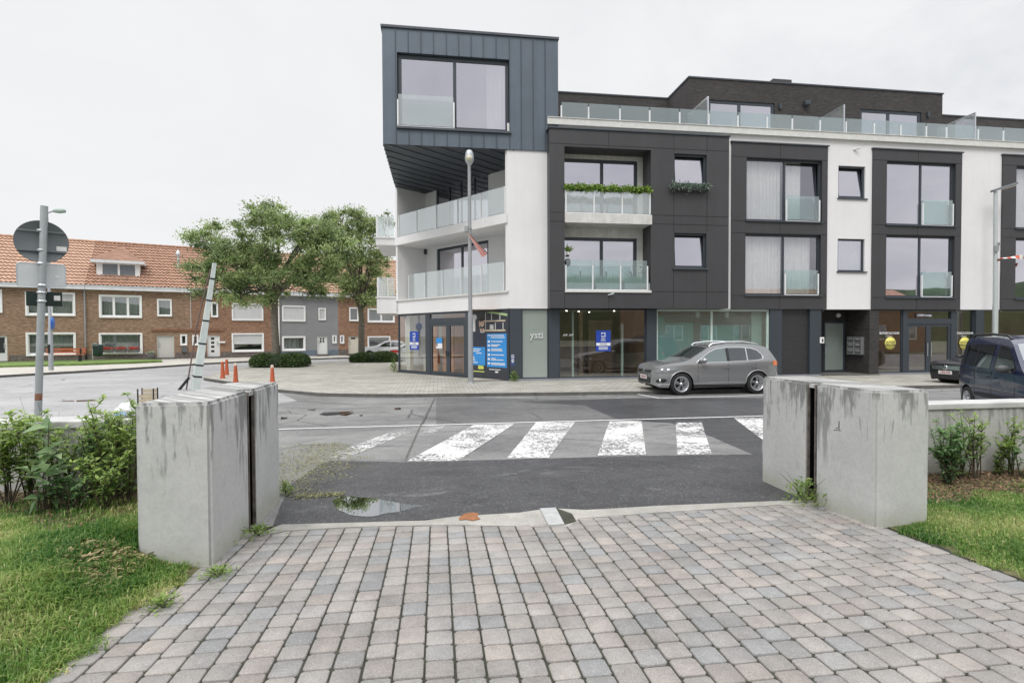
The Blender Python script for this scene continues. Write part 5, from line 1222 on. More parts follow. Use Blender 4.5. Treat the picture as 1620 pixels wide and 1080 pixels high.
        mb.add(V, [(i*(ny+1)+j, (i+1)*(ny+1)+j, (i+1)*(ny+1)+j+1, i*(ny+1)+j+1) for i in range(nx) for j in range(ny)], True)
        return mb.build(name, mt, par)
    def front(s, y0, y1, z0, z1, x, mt, par, name, d=.03, b=.012):
        mb = MB(); mb.bbox(x-d/2, x+d/2, y0, y1, z0, z1, min(b, d*.4)); return mb.build(name, mt, par)
    def wheels(s, par, W, spokes=5, double=True, rimc=None, fr=.70):
        for a in s.ax:
            for sg in (-1, 1):
                w = thing_part('wheel', par); yo = sg*(W); r_ = s.wr
                mb = MB(); pr = [(r_*fr, -.10), (r_*.93, -.105), (r_*.99, -.085), (r_, -.05), (r_, .05), (r_*.99, .085), (r_*.93, .105), (r_*fr, .10)]
                mb.lathe(pr, 36, (a, yo, r_), 'y'); t = mb.build('tyre', m_tyre, par)
                w = t; t.name = 'wheel'
                mb = MB(); R_ = r_*fr
                mb.lathe([(R_*1.02, sg*.09), (R_*.97, sg*.105), (R_*.90, sg*.095), (R_*.90, -sg*.05), (0, -sg*.05)], 36, (a, yo, r_), 'y')
                yf = yo+sg*.085
                for k in range(spokes):
                    for dl in ((-.16, .16) if double else (0,)):
                        th = 2*math.pi*k/spokes+.31; c_, n_ = math.cos, math.sin
                        def pt(rr, da, yy): return (a+rr*c_(th+da), yy, r_+rr*n_(th+da))
                        wi, wo = .055, (.075 if double else .14); di, do = dl*1.25, dl*1.0
                        q = [pt(R_*.12, di*1.5-wi*2.2, yf), pt(R_*.93, do-wo, yf-sg*.012), pt(R_*.93, do+wo, yf-sg*.012), pt(R_*.12, di*1.5+wi*2.2, yf)]
                        mb.prism(q, (0, -sg*.035, 0))
                mb.lathe([(0, sg*.09), (R_*.2, sg*.088), (R_*.22, sg*.05)], 16, (a, yo, r_), 'y')
                mb.build('rim', rimc or m_rim, w)
                mb = MB(); mb.lathe([(0, -sg*.03), (R_*.62, -sg*.03), (R_*.62, -sg*.045)], 24, (a, yo, r_), 'y'); mb.build('brake_disc', m_trim, w)
def thing_part(n_, p): return None
def mirror(par, mt, x, y, z, sg, L=.17):
    mb = MB(); bm = bmesh.new(); bmesh.ops.create_uvsphere(bm, u_segments=16, v_segments=10, radius=1)
    for v in bm.verts: v.co = Vector((x+v.co.x*.075+(.03 if v.co.x > 0 else 0), y+sg*(.13+v.co.y*.125*sg), z+v.co.z*.085))
    mb.bm(bm, True); mb.tube([(x-.02, y-sg*.02, z-.07), (x, y+sg*.1, z-.03)], .025, 6); return mb.build('mirror', mt, par)
def plate(par, x, z, y, txt, rot=0, w=.52, mtx=None):
    mb = MB(); mb.bbox(x-.012, x+.004, y-w/2, y+w/2, z-.06, z+.06, .003); o = mb.build('number_plate', m_plate, par)
    text(txt, .10, m_plt, o, Matrix.Translation((x-.014, y, z)) @ Matrix.Rotation(-math.pi/2, 4, 'Z') @ Matrix.Rotation(math.pi/2, 4, 'X')); return o

# ---- grey crossover parked in front of the shops ---------------------
fp = gz(1078.6, 625.3, 0); ax0 = .88
car_o = fp - UD*ax0 + DD*.90
m_gp = PAINT("grey_metallic_paint", (.33, .335, .34), .6, .22)
c1 = thing('parked_car', 'grey metallic five-door crossover parked before the teal shop window', 'car', M=frame(Vector((car_o.x, car_o.y, 0)), UD, DD), group='cars parked along the pavement')
S = Car(4.36, [(0, .68), (.03, .82), (.10, .90), (.25, .955), (.5, 1.01), (.85, 1.055), (1.05, 1.085), (1.18, 1.13), (1.85, 1.50), (2.1, 1.58), (2.5, 1.62), (3.0, 1.62), (3.45, 1.59), (3.78, 1.54), (3.90, 1.49), (3.97, 1.42), (4.18, 1.14), (4.25, 1.04), (4.33, .95), (4.36, .70)],
        [(0, .60), (.06, .70), (.18, .80), (.4, .875), (.9, .905), (3.4, .905), (3.95, .88), (4.2, .80), (4.32, .70), (4.36, .62)], [(0, .90), (1.2, .985), (2.4, 1.01), (3.4, 1.06), (4.36, 1.10)],
        [(0, .34), (.2, .25), (.8, .24), (3.4, .25), (4.05, .28), (4.36, .42)], (.88, 3.484), .355, .30)
S.body(m_gp, c1)
S.side([(1.36, 1.025, 1.04), (1.52, 1.02, 1.16), (1.84, 1.025, 1.37), (2.10, 1.035, 1.48), (2.45, 1.045, 1.52), (3.0, 1.07, 1.525), (3.35, 1.085, 1.49), (3.53, 1.095, 1.43), (3.68, 1.12, 1.28), (3.73, 1.17, 1.20)], .004, m_chr, c1, 'window_trim')
S.side([(1.42, 1.047, 1.06), (1.53, 1.045, 1.14), (1.85, 1.047, 1.35), (2.10, 1.055, 1.457), (2.43, 1.066, 1.497)], .008, m_carg2, c1, 'side_window')
S.side([(2.43, 1.066, 1.497), (2.53, 1.068, 1.499)], .009, m_trim, c1, 'door_pillar', nx=2)
S.side([(2.53, 1.068, 1.499), (2.95, 1.085, 1.503), (3.12, 1.092, 1.49)], .008, m_carg, c1, 'side_window')
S.side([(3.16, 1.094, 1.486), (3.33, 1.103, 1.468), (3.51, 1.115, 1.41), (3.66, 1.14, 1.27)], .008, m_carg, c1, 'side_window')
S.topp(1.22, 1.83, .09, .06, .006, m_carg2, c1, 'windscreen'); S.topp(4.0, 4.16, .1, .1, .006, m_carg, c1, 'rear_window')
S.topp(1.92, 1.97, .05, .05, .004, m_trim, c1, 'roof_joint', nx=2)
mb = MB(); mb.box(1.5, 3.9, -.62, .62, .9, 1.0); mb.box(2.2, 2.32, -.6, -.15, 1.0, 1.3); mb.box(2.2, 2.32, .15, .6, 1.0, 1.3); mb.box(3.2, 3.32, -.6, .6, 1.0, 1.28); mb.build('seats', m_trim, c1)
for x in (1.42, 2.47, 3.42):
    S.side([(x, .36 if x < 3 else .75, .98), (x+.012, .36 if x < 3 else .75, .98)], .0025, m_under, c1, 'door_gap', nx=1)
S.side([(1.30, .255, .33), (2.0, .25, .33), (3.05, .255, .33)], .012, m_trim, c1, 'sill_trim'); S.side([(1.32, .385, .41), (3.02, .385, .41)], .014, m_chr, c1, 'door_strip'); 
for a in S.ax:    # black arch lips
    for sg in (-1, 1):
        mb = MB(); pts = [(a+(.355+.055)*math.cos(t), sg*(S.hw(a, .6)+.002), .355+(.355+.055)*math.sin(t)) for t in np.linspace(.05, math.pi-.05, 18)]; mb.tube(pts, .017, 6); mb.build('arch_trim', m_gp, c1)
for x in (2.28, 3.24): S.side([(x, .865, .885), (x+.03, .858, .90), (x+.18, .862, .90), (x+.21, .872, .892)], .022, m_gp, c1, 'door_handle', nx=3, nz=2)
S.wheels(c1, .80)
for sg in (-1, 1):
    mirror(c1, m_gp, 1.56, sg*S.hw(1.56, 1.05), 1.11, sg)
    mb = MB(); mb.tube([(1.95, sg*.60, 1.56), (2.06, sg*.63, 1.635), (2.55, sg*.645, 1.69), (3.1, sg*.64, 1.69), (3.55, sg*.61, 1.635), (3.66, sg*.60, 1.59)], .022, 8); mb.build('roof_rail', m_chr, c1)
    S.side([(.085, .735, .80), (.20, .72, .865), (.40, .735, .90), (.62, .79, .905), (.74, .85, .885)], .006, m_lampi, c1, 'headlight', sides=(sg,)); hl = [o for o in col.objects if o.parent == c1][-1]
    mb = MB()
    for xx in (.27, .45): mb.lathe([(0, .0), (.055, .005), (.06, .02)], 14, (xx, sg*(S.hw(xx, .8)+.012), .80), 'y')
    mb.build('lamp', m_chr, hl)
    S.side([(.09, .43, .47), (.16, .405, .53), (.33, .405, .53), (.40, .47, .50)], .006, m_trim, c1, 'fog_light', sides=(sg,)); fl = [o for o in col.objects if o.parent == c1][-1]
    mb = MB(); mb.lathe([(0, 0), (.055, 0), (.06, .015), (.05, .02)], 16, (.22, sg*(S.hw(.22, .47)+.004), .47), 'y'); mb.build('lamp', m_chr, fl)
    S.side([(4.06, .92, 1.06), (4.22, .91, 1.08), (4.32, .92, 1.02)], .008, m_amber if sg < 0 else m_tail, c1, 'tail_light', sides=(sg,))
    S.side([(.04, .335, .37), (.3, .33, .365), (.50, .33, .36)], .010, m_chr, c1, 'bumper_strip', sides=(sg,))
S.front(-.50, .50, .70, .80, -.002, m_trim, c1, 'grille', .05); gr = [o for o in col.objects if o.parent == c1][-1]
for z in (.727, .773): mb = MB(); mb.box(-.034, -.024, -.47, .47, z-.008, z+.008); mb.build('grille_bar', m_chr, gr)
mb = MB(); mb.lathe([(.052, -.034), (.068, -.038), (.07, -.03), (.05, -.03)], 24, (0, 0, .752), 'x'); mb.lathe([(0, -.030), (.052, -.031)], 20, (0, 0, .752), 'x')
mb.build('badge', m_chr, gr)
S.front(-.48, .48, .36, .56, -.002, m_trim, c1, 'air_intake', .05); plate(c1, -.03, .555, 0, '1-EHF-337')
S.topp(.35, 1.15, .22, .2, .004, m_gp, c1, 'bonnet_crease', nx=6, ny=2, frac=(-1, -.94)); S.topp(.35, 1.15, .22, .2, .004, m_gp, c1, 'bonnet_crease', nx=6, ny=2, frac=(.94, 1))
for y in (-.3, .25): mb = MB(); mb.tube([(1.38, y, 1.17), (1.46, y+.28, 1.235)], .012, 5); mb.build('wiper', m_trim, c1)

# ---- black saloon half hidden behind the van --------------------------
m_bp = PAINT('black_paint', (.012, .012, .013), .0, .25)
nf = gz(1534, 622, 0.0); dd0 = (fp.dot(DD)+.25); uu0 = on(frame(DD*dd0, UD, DD), 1534, 600)[0]
bo = ud(uu0, dd0+.88)
c2 = thing('parked_car', 'black car with a chrome-edged grille parked behind the dark blue van', 'car', M=frame(Vector((bo.x, bo.y, 0)), UD, DD), group='cars parked along the pavement')
S2 = Car(4.6, [(0, .74), (.03, .79), (.12, .84), (.35, .88), (.8, .92), (1.2, .96), (1.32, .99), (2.0, 1.33), (2.3, 1.40), (2.8, 1.43), (3.3, 1.39), (4.0, 1.08), (4.5, 1.02), (4.6, .7)],
         [(0, .62), (.06, .72), (.18, .80), (.4, .86), (.9, .885), (3.6, .885), (4.3, .84), (4.6, .7)], [(0, .82), (1.2, .90), (3.4, .95), (4.6, .98)], [(0, .26), (.2, .20), (.8, .20), (3.4, .2), (4.2, .24), (4.6, .36)], (.9, 3.6), .32, .42)
S2.body(m_bp, c2); S2.topp(1.36, 1.97, .09, .06, .006, m_carg, c2, 'windscreen')
S2.side([(1.62, .95, .97), (2.1, .955, 1.27), (2.6, .965, 1.335), (3.2, .98, 1.29), (3.7, 1.0, 1.08)], .006, m_carg, c2, 'side_window'); S2.wheels(c2, .77, 5, False)
for sg in (-1, 1):
    mirror(c2, m_bp, 1.62, sg*S2.hw(1.62, .98), 1.02, sg); S2.side([(.06, .60, .68), (.2, .59, .74), (.45, .62, .78), (.6, .70, .77)], .006, m_lampi, c2, 'headlight', sides=(sg,))
S2.front(-.52, .52, .60, .735, -.002, m_trim, c2, 'grille', .05); gr = [o for o in col.objects if o.parent == c2][-1]
for z, t in ((.725, .020), (.685, .011), (.655, .011), (.622, .011)): mb = MB(); mb.box(-.036, -.024, -.54, .54, z-t, z+t); mb.build('grille_bar', m_chr, gr)
mb = MB(); mb.lathe([(.055, -.045), (.085, -.05), (.088, -.03), (.05, -.03)], 24, (0, 0, .675), 'x'); mb.build('badge', m_chr, gr)
plate(c2, -.03, .50, .0, '1-IRZ-336'); S2.front(-.5, .5, .26, .40, -.002, m_trim, c2, 'air_intake', .05)

# ---- dark blue van-like car, nose towards the viewer -------------------
m_nv = PAINT('dark_blue_paint', (.005, .009, .042), .0, .25)
az = R(20.5); vd = Vector((-math.sin(az), -math.cos(az), 0)); vx = -vd   # local x runs from nose to tail
vy = Vector((-vx.y, vx.x, 0))        # local +y; the side seen is the one facing left
Zr = 13.7; rc_ = hit(1514.5, 600, (0, Zr, 0), Vector((0, 1, 0))); rc_ = Vector((rc_.x, rc_.y, 0)); VL, VW = 4.15, .86
sgv = 1 if vy.x < 0 else -1
vo = rc_ - vx*(VL-.04) - vy*sgv*(VW-.02)
c3 = thing('parked_van', 'dark blue passenger van with roof bars standing by the right-hand wall', 'van', M=frame(vo, vx, vy))
S3 = Car(VL, [(0, .70), (.04, .82), (.15, .92), (.5, 1.02), (.95, 1.10), (1.08, 1.16), (1.75, 1.70), (1.95, 1.79), (2.5, 1.845), (3.2, 1.845), (3.8, 1.82), (3.98, 1.77), (4.10, 1.25), (4.15, .85)],
         [(0, .62), (.06, .70), (.2, .79), (.45, .84), (.9, .865), (3.7, .865), (4.0, .84), (4.12, .79), (4.15, .74)], [(0, .95), (1.2, 1.06), (2.4, 1.08), (4.15, 1.12)], [(0, .36), (.2, .26), (.8, .24), (3.4, .24), (3.9, .27), (4.15, .40)], (.82, 3.52), .315, .20)
S3.body(m_nv, c3)
S3.side([(1.32, 1.13, 1.16), (1.45, 1.12, 1.30), (1.80, 1.11, 1.60), (2.0, 1.115, 1.66), (2.24, 1.12, 1.67)], .004, m_trim, c3, 'window_seal'); S3.side([(1.37, 1.155, 1.18), (1.46, 1.15, 1.285), (1.80, 1.14, 1.575), (2.0, 1.145, 1.635), (2.20, 1.15, 1.645)], .008, m_carg2, c3, 'side_window')
S3.side([(2.42, 1.13, 1.66), (2.9, 1.14, 1.68), (3.4, 1.15, 1.67), (3.80, 1.18, 1.64), (3.90, 1.24, 1.60)], .006, m_carg, c3, 'side_window'); S3.side([(3.12, 1.145, 1.675), (3.17, 1.147, 1.674)], .009, m_trim, c3, 'door_pillar', nx=1)
S3.topp(1.12, 1.74, .08, .07, .006, m_carg2, c3, 'windscreen')
for x in (1.30, 2.30, 3.12): S3.side([(x, .40, 1.08), (x+.012, .40, 1.08)], .0025, m_under, c3, 'door_gap', nx=1)
S3.side([(2.3, 1.02, 1.04), (4.05, 1.04, 1.06)], .008, m_trim, c3, 'slide_rail'); S3.side([(.9+.42, .46, .54), (3.08, .46, .54)], .014, m_trim, c3, 'side_moulding')
for x in (2.08, 2.42): S3.side([(x, .92, .935), (x+.02, .915, .945), (x+.16, .918, .945), (x+.18, .928, .94)], .022, m_nv, c3, 'door_handle', nx=3, nz=2)
S3.wheels(c3, .76, 5, False, None, .66)
for sg in (-1, 1):
    mirror(c3, MAT('grey_mirror', (.06, .062, .065), .5, var=0), 1.52, sg*S3.hw(1.52, 1.1), 1.17, sg)
    mb = MB(); mb.tube([(2.0, sg*.62, 1.80), (2.1, sg*.635, 1.88), (2.8, sg*.645, 1.915), (3.6, sg*.64, 1.90), (3.85, sg*.62, 1.83)], .028, 8); mb.build('roof_rail', m_trim, c3)
    S3.side([(4.0, .80, 1.15), (4.10, .80, 1.15)], .008, m_tail, c3, 'tail_light', sides=(sg,), nx=2); S3.side([(.08, .74, .85), (.3, .76, .93), (.55, .86, .96)], .006, m_lampi, c3, 'headlight', sides=(sg,)); S3.side([(.72, .70, .74), (.80, .70, .74)], .012, m_wpaint, c3, 'side_repeater', sides=(sg,), nx=2)
mb = MB(); mb.box(1.6, 3.9, -.6, .6, .9, 1.0); mb.box(2.25, 2.38, -.6, -.12, 1.0, 1.55); mb.box(2.25, 2.38, .12, .6, 1.0, 1.55); mb.box(3.1, 3.22, -.6, .6, 1.0, 1.45); mb.build('seats', m_trim, c3)
S3.front(-.5, .5, .45, .62, -.002, m_trim, c3, 'grille', .05)

# ---- two white cars beyond the clipped hedge ---------------------------
m_wp = PAINT('white_paint_car', (.62, .63, .64), .0, .3)
def far_car(px, Z, label, tail=False):
    p = hit(px, 560, (0, Z, 0), Vector((0, 1, 0))); o = Vector((p.x, Z, SWZ)); a = R(12)
    ex = Vector((math.cos(a), math.sin(a), 0)); c_ = thing('parked_car', label, 'car', M=frame(o, ex, Vector((-ex.y, ex.x, 0))), group='white cars beyond the hedge')
    S2.body(m_wp, c_); S2.topp(1.36, 1.97, .09, .06, .008, m_carg, c_, 'windscreen'); S2.side([(1.62, .95, .97), (2.1, .955, 1.27), (2.5, .965, 1.335)], .008, m_carg, c_, 'side_window'); S2.side([(2.58, .965, 1.335), (3.2, .98, 1.29), (3.7, 1.0, 1.08)], .008, m_carg, c_, 'side_window')
    S2.wheels(c_, .77, 5, False)
    for sg in (-1, 1): mirror(c_, m_wp, 1.62, sg*S2.hw(1.62, .98), 1.02, sg); S2.side([(.06, .60, .68), (.2, .59, .74), (.45, .62, .78)], .008, m_lampi, c_, 'headlight', sides=(sg,))
    return c_
far_car(567, 42.5, 'white car behind the low hedge, its nose towards the brick houses')
c5 = far_car(598, 38.5, 'second white car with red markings partly hidden by the corner shop')
S2.side([(.75, .62, .70), (1.0, .55, .80), (1.3, .60, .82), (1.6, .68, .78)], .012, MAT('red_marking', (.5, .04, .03), .4, var=.2), c5, 'red_marking', sides=(-1,))
# ================================================================== gate blocks, walls, street furniture
def CONC(name, c, streak=1.0, ztop=1.43):
    m, n, out = nt(name); p = N(n, 'ShaderNodeBsdfPrincipled', Roughness=.8); co = objco(n)
    base = ramp(n, noise(n, co, 1.6, 7, .65), [(.3, tuple(x*.88 for x in c)), (.7, tuple(min(1, x*1.06) for x in c))])
    fine = ramp(n, noise(n, co, 26, 4, .7), [(.25, .86), (.6, 1.0)])
    cc = mixc(n, 1.0, base, fine, 'MULTIPLY')
    s = n.nodes.new('ShaderNodeSeparateXYZ'); n.links.new(co, s.inputs[0])
    dz = math2(n, 'SUBTRACT', ztop, s.outputs[2])                     # runs of dirt hanging from the top edge
    cb = n.nodes.new('ShaderNodeCombineXYZ'); n.links.new(math2(n, 'ADD', s.outputs[0], s.outputs[1]), cb.inputs[0]); n.links.new(math2(n, 'MULTIPLY', s.outputs[2], .16), cb.inputs[2])
    st = math2(n, 'ADD', math2(n, 'MULTIPLY', noise(n, cb.outputs[0], 15, 4, .62, .15), .7), math2(n, 'MULTIPLY', noise(n, cb.outputs[0], 2.7, 2, .5), .35))
    ln = noise(n, cb.outputs[0], 3.1, 2, .5)
    reach = math2(n, 'MULTIPLY', math2(n, 'POWER', math2(n, 'MULTIPLY', ln, 1.55), 3.0), .62)
    mk = ramp(n, math2(n, 'SUBTRACT', reach, dz), [(0.42, 0.0), (.62, 1.0)]) if False else math2(n, 'GREATER_THAN', 0.0, 1.0)
    th = math2(n, 'ADD', .475, math2(n, 'MULTIPLY', dz, .16))
    df = math2(n, 'SUBTRACT', st, th); mk = ramp(n, math2(n, 'MULTIPLY', df, 8.0), [(.0, 0.0), (.6, 1.0)])
    fade = ramp(n, dz, [(.0, 1.0), (.35, .85), (.8, .45), (1.0, .1)])
    cc = mixc(n, math2(n, 'MULTIPLY', math2(n, 'MULTIPLY', mk, fade),   .82*streak), cc, (.15, .155, .15))
    pit = N(n, 'ShaderNodeTexVoronoi', Scale=34.0); n.links.new(co, pit.inputs['Vector']); pm = ramp(n, pit.outputs['Distance'], [(.035, 1.0), (.06, 0.0)]); gate = ramp(n, noise(n, co, 9, 1), [(.58, 0.0), (.66, 1.0)])
    cc = mixc(n, math2(n, 'MULTIPLY', math2(n, 'MULTIPLY', pm, gate), .75), cc, (.10, .10, .095))
    low = ramp(n, math2(n, 'ADD', s.outputs[2], math2(n, 'MULTIPLY', noise(n, co, 5, 4, .7), .16)), [(.38, 1.0), (.55, 0.0)])
    cc = mixc(n, math2(n, 'MULTIPLY', low, .40), cc, (.26, .27, .16))
    sn = n.nodes.new('ShaderNodeNewGeometry'); sz = n.nodes.new('ShaderNodeSeparateXYZ'); n.links.new(sn.outputs['Normal'], sz.inputs[0])
    tm = math2(n, 'MULTIPLY', math2(n, 'GREATER_THAN', sz.outputs[2], .7), ramp(n, noise(n, scalev(n, co, (1, 3, 1)), 3.2, 7, .75), [(.42, 0.0), (.58, 1.0)]))
    cc = mixc(n, math2(n, 'MULTIPLY', tm, .55), cc, (.17, .165, .15))
    n.links.new(cc, p.inputs['Base Color']); n.links.new(bump(n, noise(n, co, 40, 5, .7), .35, .006), p.inputs['Normal']); n.links.new(p.outputs[0], out.inputs[0]); return m
m_conc = CONC('weathered_concrete', (.49, .495, .485))
def block(label, u0, u1, d0, d1, zlo, ztop, inner, g):
    t = thing('gate_block', label, 'concrete block', M=frame(Vector((0, 0, 0)), UD, DD), group='concrete blocks either side of the drive')
    if inner > 0: pl = [(u0, d0), (u1, d0), (u1, g[0]), (u1-.11, g[0]), (u1-.11, g[1]), (u1, g[1]), (u1, d1), (u0, d1)]
    else: pl = [(u0, d0), (u1, d0), (u1, d1), (u0, d1), (u0, g[1]), (u0+.11, g[1]), (u0+.11, g[0]), (u0, g[0])]
    bm = bmesh.new(); vs = [bm.verts.new((a, b, zlo)) for a, b in pl]; f = bm.faces.new(vs); e = bmesh.ops.extrude_face_region(bm, geom=[f]); 
    for v in [x for x in e['geom'] if isinstance(x, bmesh.types.BMVert)]: v.co.z = ztop
    bmesh.ops.recalc_face_normals(bm, faces=bm.faces[:]); bmesh.ops.bevel(bm, geom=[x for x in bm.edges if x.calc_length() > .3], offset=.022, segments=2, affect='EDGES')
    mb = MB(); mb.bm(bm); mb.build('concrete', m_conc, t)
    ui = u1 if inner > 0 else u0; s = -1 if inner > 0 else 1; 
    mb = MB(); mb.box(ui+s*.1, ui+s*.095, g[0]+.004, g[1]-.004, zlo, ztop-.03); mb.box(ui+s*.02, ui+s*.094, g[0]+.001, g[0]+.004, zlo, ztop-.03); mb.box(ui+s*.02, ui+s*.094, g[1]-.004, g[1]-.001, zlo, ztop-.03); sl = mb.build('slot_channel', MAT('black_channel', (.004, .004, .004), .8, var=0, spec=.1), t)
    for gg in (g[0], g[1]): mb = MB(); k = .012 if gg == g[0] else -.012; mb.box(ui-s*.003, ui+s*.022, gg+k*.15, gg+k, zlo+.02, ztop-.012); mb.build('steel_edge', MAT('stained_steel', (.16, .14, .125), .6, metal=.3, var=.5, scale=12), sl)
    mb = MB(); mb.box(ui+s*.004, ui+s*.1, g[0]+.013, g[1]-.013, ztop-.05, ztop-.015); mb.build('slot_cap', m_conc, sl)
    mb = MB()
    for k in range(7): mb.lathe([(0, 0), (.008, 0), (.008, .006)], 8, (ui+s*.09, (g[0]+g[1])/2, zlo+.3+k*.15), 'x')
    mb.build('bolts', m_steel, sl)
    return t
def dface(px, py, u): p = hit(px, py, UD*u, UD); return p.dot(DD), p.z
zb1 = dface(336.7, 634.2, -1.637)[1]; zb2 = dface(1386.3, 618.3, 3.716)[1]
block('left concrete gate block with dark dirt runs and a black slot', -2.137, -1.637, 4.10, 5.79, .10, zb1, 1, (dface(393, 700, -1.637)[0], dface(403, 700, -1.637)[0]))
block('right concrete gate block with a black slot before the parked van', 3.716, 4.25, 4.06, 5.67, .10, zb2, -1, (dface(1290, 700, 3.716)[0], dface(1277, 700, 3.716)[0]))
p_ = hit(1327, 675, DD*4.06, DD); q_ = frame(Vector((0, 0, 0)), UD, DD).inverted() @ p_
mb = MB()
for x0_, x1_, z0_, z1_ in ((-.004, .003, -.03, .05), (-.05, -.012, -.03, -.024), (-.03, -.012, -.012, -.006), (-.006, .018, -.034, -.028)): mb.box(q_.x+x0_, q_.x+x1_, 4.0565, 4.0585, q_.z+z0_, q_.z+z1_)
mb.build('scribble', m_blk, [o_ for o_ in col.objects if o_.get('category') == 'concrete block'][-1])
m_strip2 = MAT('coping_stone', (.44, .44, .43), .8, var=.2, scale=3, bmp=.2)
m_lwall = CONC('low_wall_concrete', (.42, .42, .40), .8, 1.14)
def lowwall(label, u0, u1, d0, d1, zlo, zt_, ov):
    t = thing('low_wall', label, 'wall', M=frame(Vector((0, 0, 0)), UD, DD), group='low concrete walls along the lawn')
    mb = MB(); mb.bbox(u0, u1, d0, d1, zlo, zt_-.07, .01); mb.build('wall', m_lwall, t); mb = MB(); mb.bbox(u0, u1, d0-ov, d1+ov, zt_-.069, zt_, .012); mb.build('coping', m_strip2, t)
def ztop_at(px, py, d): p = hit(px, py, DD*d, DD); return p.z
lowwall('low concrete wall running left from the left gate block behind shrubs', -12, -2.142, 5.62, 5.95, .0, ztop_at(100, 666.5, 5.6), .02)
lowwall('low concrete wall running right from the right gate block behind sprigs', 4.255, 13, 5.40, 5.66, .0, ztop_at(1560, 637, 5.38), .02)

# white bag on the wall
def blob(c, s, seed, n_=.12):
    bm = bmesh.new(); bmesh.ops.create_icosphere(bm, subdivisions=3, radius=1); q = np.random.default_rng(seed); k = q.uniform(2, 6, (4, 3)); f = q.uniform(0, 6, 4)
    for v in bm.verts: w = 1+n_*sum(math.sin(v.co.dot(Vector(k[i]))+f[i]) for i in range(4))/2; v.co = Vector((c[0]+v.co.x*s[0]*w, c[1]+v.co.y*s[1]*w, c[2]+v.co.z*s[2]*w))
    return bm
p = hit(201, 645, DD*5.82, DD); t = thing('plastic_bag', 'crumpled white bag lying on the low wall beside the left gate block', 'bag', loc=(p.x, p.y, ztop_at(100, 666.5, 5.6)))
mb = MB(); mb.bm(blob((0, 0, .07), (.085, .10, .08), 4, .16), True); mb.build('bag', MAT('white_plastic', (.72, .73, .74), .35, var=.08, scale=12), t)
mb = MB(); mb.tube([(-.05, -.09, .03), (.0, -.105, .05), (.05, -.09, .035)], .012, 6); mb.build('blue_band', MAT('blue_plastic', (.25, .45, .7), .4, var=0), t)

# sign post on the left, seen from behind
Zs = 8.6; p = hit(63, 700, (0, Zs, 0), Vector((0, 1, 0))); bx = hit(58, 690, (0, Zs, 0), Vector((0, 1, 0))).x; tx = hit(70, 326, (0, Zs, 0), Vector((0, 1, 0)))
zb_ = prof(Vector((bx, Zs, 0)).dot(DD)); t = thing('sign_post', 'grey steel post carrying the backs of a round, a pale and a dark sign', 'road sign', loc=(bx, Zs, zb_))
tp = Vector((tx.x-bx, 0, tx.z-zb_)); m_pole = MAT('galvanised_pole', (.40, .43, .44), .45, metal=.45, var=.1, scale=5); m_rust = MAT('rusty_foot', (.22, .10, .06), .8, var=.4, scale=9)
q = hit(62, 622, (0, Zs, 0), Vector((0, 1, 0))).z-zb_; fr = q/tp.z; q2 = hit(62, 648, (0, Zs, 0), Vector((0, 1, 0))).z-zb_
mb = MB(); mb.tube([tp*(q/tp.z), tp], .050, 14); mb.tube([Vector((0, 0, -.05)), tp*((q-.11)/tp.z)], .050, 14); mb.build('pole', m_pole, t); mb = MB(); mb.tube([tp*((q-.11)/tp.z), tp*(q/tp.z)], .0485, 14); mb.build('rusty_foot', m_rust, t)
def spt(px, py): w_ = hit(px, py, (0, Zs, 0), Vector((0, 1, 0))); return w_.x-bx, w_.z-zb_
SR = R(41.5); sx_d = Vector((math.cos(SR), math.sin(SR), 0)); sy_d = Vector((-math.sin(SR), math.cos(SR), 0)); m_sback = MAT('sign_back_grey', (.16, .18, .19), .55, metal=.2, var=.1, scale=4); m_pback = MAT('sign_back_pale', (.56, .58, .59), .5, metal=.2, var=.08, scale=4)
x, z = spt(66, 381.5); rs = 33.3*Zs/840
Ms = Matrix(((sx_d.x, sy_d.x, 0, x), (sx_d.y, sy_d.y, 0, .06*0), (0, 0, 1, z), (0, 0, 0, 1))) @ Matrix.Translation((0, .075, 0))
mb = MB(Ms); mb.lathe([(0, 0), (rs-.01, 0), (rs, -.012), (rs, .012), (rs-.012, .006), (0, .006)], 48, (0, 0, 0), 'y'); rsn = mb.build('round_sign', m_sback, t)
for dz in (.165, -.15):
    mb = MB(Ms); w_ = math.sqrt(rs*rs-dz*dz)*.97; mb.box(-w_, w_, -.028, -.002, dz-.012, dz+.012); mb.build('sign_rail', m_sback, rsn)
    mb = MB(Ms); mb.lathe([(.056, dz-.02), (.062, dz-.02), (.062, dz+.02), (.056, dz+.02)], 16, (0, -.075, 0)); mb.build('clamp', m_pole, rsn)
mb = MB(Ms); mb.box(.18, .31, -.006, -.001, -.13, -.055); mb.build('sticker', m_plate, rsn)
x0, z1 = spt(24, 416.5); x1, z0 = spt(104, 454); xm = spt(66, 435)[0]; W2 = .36; zc, hh = (z0+z1)/2, .195
Mp = Matrix(((sx_d.x, sy_d.x, 0, xm), (sx_d.y, sy_d.y, 0, 0), (0, 0, 1, zc), (0, 0, 0, 1))) @ Matrix.Translation((0, .075, 0))
rr = .05; pts = [];
for cx_, cz_, a0 in ((W2*.83-rr, hh-rr, 0), (-W2*.83+rr, hh-rr, 90), (-W2*.83+rr, -hh+rr, 180), (W2*.83-rr, -hh+rr, 270)):
    for k in range(7): a = R(a0+k*15); pts.append((cx_+rr*math.cos(a), 0, cz_+rr*math.sin(a)))
mb = MB(Mp); mb.prism(pts, (0, .008, 0)); pp = mb.build('rectangular_sign', m_pback, t)
mb = MB(Mp); mb.tube(pts+[pts[0]], .007, 6, cap=False); mb.build('rolled_edge', m_steel, pp)
